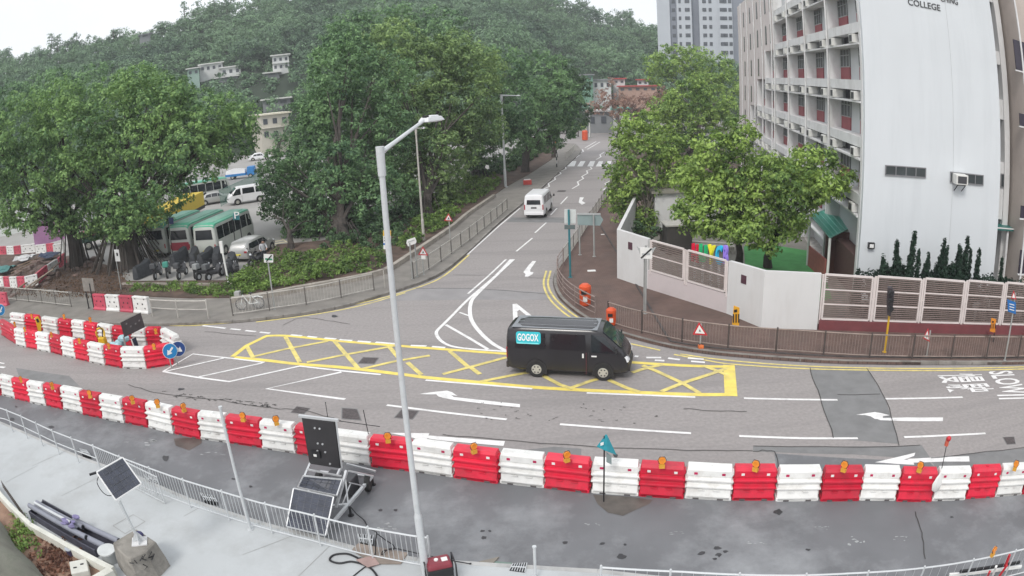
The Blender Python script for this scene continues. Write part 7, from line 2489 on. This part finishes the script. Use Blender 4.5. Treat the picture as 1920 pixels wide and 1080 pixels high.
for k, (v, z, r, u0, u1) in enumerate(((.20, .38, .09, -.1, ln*.86), (.38, .36, .07, .1, ln*.7), (.55, .36, .085, .0, ln*.72), (.72, .34, .09, ln*.55, ln*1.13), (.36, .50, .05, ln*.05, ln*.62), (.30, .30, .10, ln*.6, ln*1.06))):
    tp = thing('pipe', ['long grey pipe on the wall side of the trough', 'thinner grey pipe second in the trough', 'grey pipe mid trough beneath the purple rag', 'short thick pipe sticking out of the far right end of the trough', 'thin pale tube on top of the pipes in the trough',
                        'short pipe stub at the near right end of the trough'][k], 'pipe', pa, 0, 'pipes in the trough')
    MB().cyl(tl_(u0, v, z-.02), tl_(u1, v+.03, z), r, n=12, cap=True).build('tube', M_PG if k != 4 else M_GALV, tp, smooth=True)
    MB().cyl(tl_(u1, v+.03, z), tl_(u1+.012*1, v+.03, z), r*.8, n=12).build('bore', M_SBLK, tp)
t2 = thing('rag', 'crumpled purplish rag lying over the pipes', 'rag', pa)
g = MB()
random.seed(9)
for _ in range(9):
    c = tl_(ln*(.60+random.uniform(-.07, .09)), .45+random.uniform(-.25, .3), .47+random.uniform(0, .07))
    g.ball(c, (random.uniform(.08, .2), random.uniform(.06, .16), random.uniform(.03, .08)), 7, 5)
g.build('cloth', mat('rag_purple', (.20, .18, .32), .85, .3, 6), t2)
t = thing('bucket', 'pale round bucket with lid between the pipes and the concrete block', 'bucket', P(208, 1052, .12))
MB().cyl((0, 0, 0), (0, 0, .36), .24, .28, 18).build('body', mat('bucket_grey', (.40, .42, .42), .5, .1, 3), t, smooth=True)
MB().cyl((0, 0, .36), (0, 0, .40), .31, .31, 18).build('lid', mat('bucket_lid', (.55, .57, .56), .5, .1, 3), t, smooth=True)
t = thing('drain_pot', 'small dark pot with pale rim set in the soil beside the edging wall', 'pot', P(134, 1040, .17))
MB().cyl((0, 0, 0), (0, 0, .22), .13, .15, 14).build('body', mat('pot_dark', (.05, .04, .08), .5), t, smooth=True)
MB().cyl((0, 0, .215), (0, 0, .24), .16, n=14).build('rim', mat('pot_rim', (.35, .38, .42), .4), t)
t = thing('concrete_slab', 'white square concrete piece with two dark slots on the soil', 'slab', P(152, 1072, .17), .6)
MB().box((0, 0, .10), (.62, .62, .2)).build('slab', mat('slab_white', (.55, .55, .50), .8, .08, 3), t, bevel=.02)
for s in (-.13, .13):
    MB().box((s, s*.4, .205), (.12, .05, .02)).build('slot', M_SBLK, t)
# generator and cables
gp_ = P(826, 1085, .12)
t = thing('generator', 'small dark red portable generator in a black tube frame at the lamp post foot', 'generator', gp_, facing(gp_)+.15)
MB().box((0, 0, .30), (.60, .42, .26)).build('engine', M_SBLK, t, bevel=.03)
MB().box((0, 0, .50), (.62, .42, .16), taper=.86).build('fuel_tank', mat('tank_red', (.22, .03, .045), .4, .15, 2), t, bevel=.05)
MB().cyl((-.05, 0, .57), (-.05, 0, .61), .05, n=12).build('fuel_cap', M_SWHITE, t)
MB().box((.14, -.02, .585), (.14, .14, .01)).build('label_plate', M_SWHITE, t)
for s in (-1, 1):
    MB().tube([(s*.36, -.22, .0), (s*.36, -.22, .5), (s*.34, -.12, .62), (s*.34, .12, .62), (s*.36, .22, .5), (s*.36, .22, 0)], .02, 8).build('frame_tube', M_SBLK, t)
MB().bar((-.35, -.2, .06), (.35, -.2, .06), .03).bar((-.35, .2, .06), (.35, .2, .06), .03).bar((-.3, -.2, .06), (-.3, .2, .06), .03).bar((.3, -.2, .06), (.3, .2, .06), .03).build('skid', M_SBLK, t)
def cable(label, pts, r, z=.14, name='cable'):
    q = [P(p[0], p[1], p[2] if len(p) > 2 else z) for p in pts]
    o = q[0].copy()
    t = thing(name, label, 'cable', o, 0, 'loose cables')
    MB().tube([p-o for p in smoothline(q, 6)], r, 6).build('sheath', M_SBLK, t, smooth=True)
    e = q[-1]-o
    MB().cyl(e, e+Vector((.05, 0, .0)), r*1.6, n=8).build('plug', M_SBLK, t)
cable('thick black cable looping across the pale pavement left of the lamp post', [(712, 1088), (700, 1070), (685, 1060), (660, 1053), (637, 1056), (621, 1052), (619, 1046), (628, 1040), (647, 1038), (660, 1041), (674, 1048)], .028)
cable('thin black cable trailing from the solar trailer over the railing to the ground', [(656, 949, .3), (669, 964, .1), (682, 975, .05), (690, 988, .1), (702, 996, 1.0), (706, 1000, 1.1), (704, 1020, .5), (704, 1036, .2), (697, 1054, .14), (680, 1066, .14), (660, 1082, .14)], .016)
cable('thin black cable draped along the railing towards the lamp post', [(706, 1000, 1.1), (722, 1012, .8), (737, 1022, .4), (738, 1030, .2), (720, 1032, .3), (716, 1040, .2), (735, 1028, .35), (780, 1037, .4), (820, 1046, .5), (880, 1057, .5)], .014)
# drain grates and planks by the near railing
def grate(label, pts, name='drain_grate'):
    q = [P(*a, .12) for a in pts]
    c = sum(q, Vector())/len(q)
    t = thing(name, label, 'drain grate', (c.x, c.y, .135), 0, 'black drain grates')
    q = [p-c for p in q]
    g = MB()
    MB().prism([(p.x, p.y) for p in q], -.14, .004).build('pit', M_SBLK, t)
    n = 6
    for k in range(n+1):
        g.bar(q[0].lerp(q[1], k/n)+Vector((0, 0, .012)), q[3].lerp(q[2], k/n)+Vector((0, 0, .012)), .018, .02)
    g.bar(q[0].lerp(q[3], .5)+Vector((0, 0, .013)), q[1].lerp(q[2], .5)+Vector((0, 0, .013)), .03, .02)
    g.build('bars', M_GALV, t)
grate('black slotted drain grate behind the railing near the thick cable', [(672, 1003), (700, 1005), (698, 1022), (676, 1018)])
grate('black slotted drain grate right of the lamp post beyond the railing end', [(962, 1058), (988, 1057), (984, 1074), (955, 1070)])
grate('dark drain grate seen through the railing left of the thin pole', [(376, 925), (402, 931), (408, 942), (384, 939)])
grate('dark drain grate behind the small solar panel, beyond the railing', [(150, 842), (162, 845), (170, 855), (154, 852)])
grate('dark drain grate between the small solar panel and the thin pole', [(272, 892), (290, 896), (298, 907), (278, 903)])
t = thing('timber_plank', 'worn brown boards laid over the kerb below the drain grate', 'plank', P(705, 1035, .13))
q = [P(x, y, .13)-t.location for x, y in ((660, 1032), (672, 1020), (765, 1038), (752, 1058), (700, 1058))]
MB().prism([(p.x, p.y) for p in q], 0, .03).build('board', mat('worn_board', (.24, .20, .17), .85, .2, 2), t)
q = [P(x, y, .13)-t.location for x, y in ((668, 1052), (700, 1044), (712, 1060), (690, 1066))]
MB().prism([(p.x, p.y) for p in q], .032, .05).build('board', mat('pink_board', (.34, .24, .22), .85, .2, 2), t)
t = thing('road_plate', 'greenish steel plate and debris right of the railing end', 'plate', P(925, 1064, .01))
q = [P(x, y, .01)-t.location for x, y in ((925, 1053), (960, 1056), (955, 1070), (920, 1066))]
MB().prism([(p.x, p.y) for p in q], 0, .02).build('plate', mat('plate_green', (.16, .23, .20), .6, .2, 2), t)
q = [P(x, y, .01)-t.location for x, y in ((898, 1055), (920, 1050), (936, 1046), (922, 1061))]
MB().prism([(p.x, p.y) for p in q], .0, .04).build('sacking', mat('sacking', (.22, .20, .17), .9), t)
t = thing('short_post', 'short steel post on the pavement edge right of the drain grate', 'post', P(1004, 1085, .12))
MB().cyl((0, 0, 0), (0, 0, .95), .035, n=8).cyl((0, 0, .93), (0, 0, .97), .05, n=8).build('shaft', M_GALV, t)
MB().cyl((0, 0, 0), (0, 0, .02), .08, n=8).build('foot', M_GALV, t)
# teal triangular pennant
b = P(1132, 941, 0)
t = thing('pennant_sign', 'teal triangular board on a black rod planted before the barrier row', 'sign', b)
MB().cyl((0, 0, 0), (0, 0, HZ(1137, 818, b)), .022, n=8).build('rod', M_SBLK, t)
D = dist(b)-.03
vboard(t, 'board', [(1137, 815), (1155, 853), (1137, 846), (1120, 838)], D, mat('board_teal', (.02, .26, .32), .5, .12, 2), .05, Ds=[D, D+.1, D-.12, D+.1])
vboard(t, 'white_patch', [(1126, 831), (1132, 829), (1132, 834), (1126, 836)], D-.12, M_SWHITE, .01)
vboard(t, 'lower_board', [(1137, 848), (1147, 856), (1147, 871), (1137, 866)], D+.02, mat('board_dull', (.22, .27, .27), .6), .03)
# rod with a red lamp and hanging bag
b = P(1757, 941, 0)+Vector((0, .25, 0))
t = thing('lamp_rod', 'thin rod with a red lamp above the right-hand barriers', 'lamp', (b.x, b.y, .97))
zt = HZ(1776, 828, b)
tx = PD(1776, 828, dist(b))-Vector((b.x, b.y, .97))
MB().cyl((0, 0, 0), tx, .014, n=6).build('rod', M_SBLK, t)
MB().cyl(tx+Vector((0, 0, -.12)), tx+Vector((0, 0, .12)), .07, .06, 12).build('lamp_case', mat('lamp_case_red', (.5, .10, .06), .5), t)
MB().ball(tx+Vector((0, -.05, .12)), .08, 10, 7).build('red_lens', M_SRED, t, smooth=True)
q = P(1757, 898, .95)
t = thing('hanging_bag', 'white plastic bag hanging over the barrier joint at the right', 'bag', (q.x, q.y-.05, .55))
MB().loft([[(x*w+ox, y*w*.4-.02, z) for x, y in ((-1, 0), (-.5, -1), (.5, -1), (1, 0), (.5, 1), (-.5, 1))] for z, w, ox in ((-.02, .02, .03), (.1, .17, .02), (.3, .19, 0), (.5, .10, 0), (.62, .03, .04))]).build('bag', M_SWHITE, t, smooth=True)
MB().bar((.02, 0, .6), (.06, .02, .75), .012).build('handle', M_SWHITE, t)
# thin crossed rods behind the trailer
b = P(695, 875, 0)+Vector((0, .3, 0))
t = thing('crossed_rod', 'thin black upright rod with a cross bar behind the solar trailer', 'rod', (b.x, b.y, .95))
a1 = PD(681, 769, dist(b))-t.location
MB().cyl((0, 0, 0), a1, .014, n=6).build('rod', M_SBLK, t)
c1, c2 = PD(632, 789, dist(b)+.1)-t.location, PD(712, 800, dist(b)-.1)-t.location
MB().cyl(c1, c2, .012, n=6).build('cross_bar', M_SBLK, t)
b = P(622, 862, 0)+Vector((0, .3, 0))
t = thing('crossed_rod', 'short thin rod rising just behind the top of the dark message board', 'rod', (b.x, b.y, .95))
a1 = PD(610, 755, dist(b))-t.location
MB().cyl((0, 0, 0), a1, .012, n=6).build('rod', M_SBLK, t)
MB().ball(a1, .02, 6, 4).build('tip', M_SBLK, t)
# barricade at the bottom right
t = thing('barricade', 'red and white tube barricade with an amber lamp behind the bottom right railing', 'barricade', P(1880, 1100, .12))
o = t.location.copy()
for i, (a, b, m) in enumerate((((1893, 1040, 1.0), (1885, 1062, .6), 0), ((1850, 1083, .3), (1856, 1072, .6), 0), ((1872, 1083, .3), (1888, 1060, .75), 0), ((1862, 1078, .4), (1868, 1062, .8), 1), ((1800, 1072, .5), (1912, 1054, .5), 2), ((1780, 1078, .3), (1915, 1062, .35), 1))):
    MB().bar(P(*a)-o, P(*b)-o, .07).build('tube', [M_SRED, M_SWHITE, M_SBLK][m], t)
q = P(1792, 1052, 1.15)
dup(lamp0, P(1795+65, 1043, 1.1), .3, 'amber warning lamp on the bottom right railing', scale=(1.0,)*3)

# ================================================================== rubble inside the roadworks
random.seed(21)
kinds = [('timber_plank', 'plank', (.22, .15, .10)), ('timber_plank', 'plank', (.32, .26, .20)), ('timber_plank', 'plank', (.16, .11, .08))]
pl = [((35, 540), (92, 500)), ((45, 542), (100, 505)), ((60, 538), (112, 492)), ((20, 512), (60, 492)), ((70, 512), (104, 486)), ((5, 530), (40, 508)), ((30, 500), (75, 482))]
labs = ['long brown plank lowest on the roadworks rubble', 'pale plank second on the roadworks rubble', 'dark plank nearest the tree on the roadworks rubble', 'short plank at the back left of the rubble', 'pale plank near the back barriers of the rubble', 'dark plank at the left end of the rubble',
        'thin plank on top of the earth at the back of the works']
for i, ((a, b), lab) in enumerate(zip(pl, labs)):
    p, q = P(*a, .5), P(*b, .5+random.uniform(.1, .5))
    t = thing('timber_plank', lab, 'plank', p, 0, 'planks on the roadworks rubble')
    MB().bar((0, 0, 0), q-p, .22, .07).build('board', mat('plank_%d' % (i % 3), kinds[i % 3][2], .85, .2, 2), t)
c = P(55, 520, 0)
g = MB()
for _ in range(60):
    a, r = random.uniform(0, 6.28), random.random()**.6*6.5
    g.ball((c.x+math.cos(a)*r*1.1, c.y+math.sin(a)*r, .1+random.uniform(0, .5)*(1-r/7)), (random.uniform(.2, .8), random.uniform(.2, .7), random.uniform(.1, .4)), 6, 4)
o = g.build('rubble', mat('rubble_brown', (.15, .10, .085), .95, .35, .8, bump=.9, bscale=5, dirt=(.3, .27, .25), dirt_amt=.7))
tag(o, 'heap of brown earth and broken rubble inside the far left roadworks', 'rubble', kind='stuff')
for lab, px, m, s in (('teal tarpaulin at the left edge of the roadworks', (8, 508), mat('tarp_teal', (.05, .18, .17), .6), 1.3), ('white crumpled sheet on the roadworks rubble', (46, 487), mat('tarp_white', (.5, .5, .5), .7, .2, 3), 1.3), ('dark blue sheet near the back of the roadworks', (92, 482), mat('tarp_navy', (.03, .045, .09), .6), 1.2)):
    t = thing('tarpaulin', lab, 'tarpaulin', P(*px, .4), 0, 'sheets on the roadworks')
    random.seed(len(lab))
    MB().loft([[(x*s, y*s*(.7+.3*math.sin(x*3)), .15+random.uniform(0, .5)*(1-abs(y))) for y in (-1, -.6, -.2, .2, .6, 1)] for x in (-1, -.5, 0, .5, 1)], cap=False).build('sheet', m, t)
    MB().ball((0, 0, .2), (.8*s, .5*s, .3), 8, 5).build('load', m, t)
# person beside the motorcycle
def person(label, loc, rz, shirt, trousers):
    me = bpy.data.meshes.new('person')
    J = {'pel': (0, 0, .92), 'waist': (0, .01, 1.08), 'chest': (.02, -.02, 1.32), 'neck': (.04, -.08, 1.47), 'head': (.05, -.12, 1.60), 'top': (.05, -.13, 1.74),
         'shL': (.20, -.04, 1.40), 'elL': (.26, -.20, 1.16), 'haL': (.16, -.40, 1.05), 'shR': (-.17, -.04, 1.40), 'elR': (-.25, -.12, 1.14), 'haR': (-.18, -.34, 1.0),
         'hiL': (.10, 0, .88), 'knL': (.13, -.06, .48), 'anL': (.13, .05, .08), 'toL': (.14, -.12, .04), 'hiR': (-.10, 0, .88), 'knR': (-.14, -.02, .48), 'anR': (-.16, .10, .08), 'toR': (-.17, -.06, .04)}
    rad = {'pel': .15, 'waist': .13, 'chest': .155, 'neck': .06, 'head': .10, 'top': .07, 'shL': .07, 'elL': .05, 'haL': .035, 'shR': .07, 'elR': .05, 'haR': .035, 'hiL': .10, 'knL': .07, 'anL': .05, 'toL': .04, 'hiR': .10, 'knR': .07, 'anR': .05, 'toR': .04}
    E = [('pel', 'waist'), ('waist', 'chest'), ('chest', 'neck'), ('neck', 'head'), ('head', 'top'), ('chest', 'shL'), ('shL', 'elL'), ('elL', 'haL'), ('chest', 'shR'), ('shR', 'elR'), ('elR', 'haR'),
         ('pel', 'hiL'), ('hiL', 'knL'), ('knL', 'anL'), ('anL', 'toL'), ('pel', 'hiR'), ('hiR', 'knR'), ('knR', 'anR'), ('anR', 'toR')]
    ks = list(J)
    me.from_pydata([J[k] for k in ks], [(ks.index(a), ks.index(b)) for a, b in E], [])
    o = bpy.data.objects.new('person', me)
    COL.objects.link(o)
    md = o.modifiers.new('skin', 'SKIN')
    sv = me.skin_vertices[0].data
    for i, k in enumerate(ks):
        sv[i].radius = (rad[k], rad[k])
    sv[0].use_root = True
    o.modifiers.new('sub', 'SUBSURF').levels = 1
    bpy.context.view_layer.update()
    m2 = bpy.data.meshes.new_from_object(o.evaluated_get(bpy.context.evaluated_depsgraph_get()))
    o.modifiers.clear()
    o.data = m2
    skin = mat('skin', (.42, .25, .18), .6)
    m2.materials.clear()
    for m in (shirt, trousers, skin):
        m2.materials.append(m)
    for p in m2.polygons:
        z, x, y = p.center.z, abs(p.center.x), p.center.y
        p.material_index = 2 if z > 1.46 or (y < -.27 and z > .9) else (0 if z > .95 else 1)
        p.use_smooth = True
    o.location = loc
    o.rotation_euler = (0, 0, rz)
    tag(o, label, 'person')
    MB().ball((.05, -.10, 1.68), (.115, .125, .12), 10, 7).build('hair', mat('hair_black', (.012, .010, .010), .6), o, smooth=True)
    return o
p = P(488, 500)
person('person in a pale shirt and dark trousers standing beside a black motorcycle', (p.x+.1, p.y+.7, 0), R(30), mat('shirt_pale', (.42, .43, .45), .8), mat('trousers_dark', (.02, .02, .03), .8))
# deer figure behind the slatted fence
b = fpt(1858, 1.2)+Vector((0, 1.0, 0))
me = bpy.data.meshes.new('deer_figure')
J = [(-.45, 0, 1.0), (-.1, 0, 1.02), (.30, 0, 1.05), (.50, 0, 1.35), (.58, 0, 1.62), (.78, 0, 1.55), (-.42, .12, .55), (-.46, .12, .02), (-.42, -.12, .55), (-.46, -.12, .02), (.30, .12, .55), (.32, .12, .02), (.30, -.12, .55), (.32, -.12, .02), (-.62, 0, 1.05)]
E = [(0, 1), (1, 2), (2, 3), (3, 4), (4, 5), (0, 6), (6, 7), (0, 8), (8, 9), (2, 10), (10, 11), (2, 12), (12, 13), (0, 14)]
rd = [.18, .17, .19, .10, .09, .045, .07, .035, .07, .035, .07, .035, .07, .035, .04]
me.from_pydata(J, E, [])
o = bpy.data.objects.new('deer_figure', me)
COL.objects.link(o)
o.modifiers.new('skin', 'SKIN')
for i, r in enumerate(rd):
    me.skin_vertices[0].data[i].radius = (r, r)
me.skin_vertices[0].data[1].use_root = True
o.modifiers.new('sub', 'SUBSURF').levels = 1
bpy.context.view_layer.update()
m2 = bpy.data.meshes.new_from_object(o.evaluated_get(bpy.context.evaluated_depsgraph_get()))
o.modifiers.clear()
o.data = m2
m2.materials.append(mat('figure_white', (.60, .60, .58), .7))
o.location = (b.x, b.y, .3)
tag(o, 'white deer figure standing behind the fourth slatted fence panel', 'figure')
MB().tube([(.56, .03, 1.68), (.50, .10, 1.85), (.56, .14, 2.02)], .02, 5).build('antler', MATS['figure_white'], o)
MB().tube([(.56, -.03, 1.68), (.50, -.10, 1.85), (.56, -.14, 2.02)], .02, 5).build('antler', MATS['figure_white'], o)
# ================================================================== haze
hm = bpy.data.materials.new('haze')
hm.use_nodes = True
_n = hm.node_tree
_n.nodes.clear()
_pv = _n.nodes.new('ShaderNodeVolumePrincipled')
_pv.inputs['Color'].default_value = (.92, .96, 1.0, 1)
_pv.inputs['Density'].default_value = 0.0006
_o = _n.nodes.new('ShaderNodeOutputMaterial')
_n.links.new(_pv.outputs[0], _o.inputs['Volume'])
hz = MB().box((0, 170, 44), (700, 520, 94)).build('haze', hm)
tag(hz, 'thin pale haze over the whole scene', 'haze', kind='stuff')
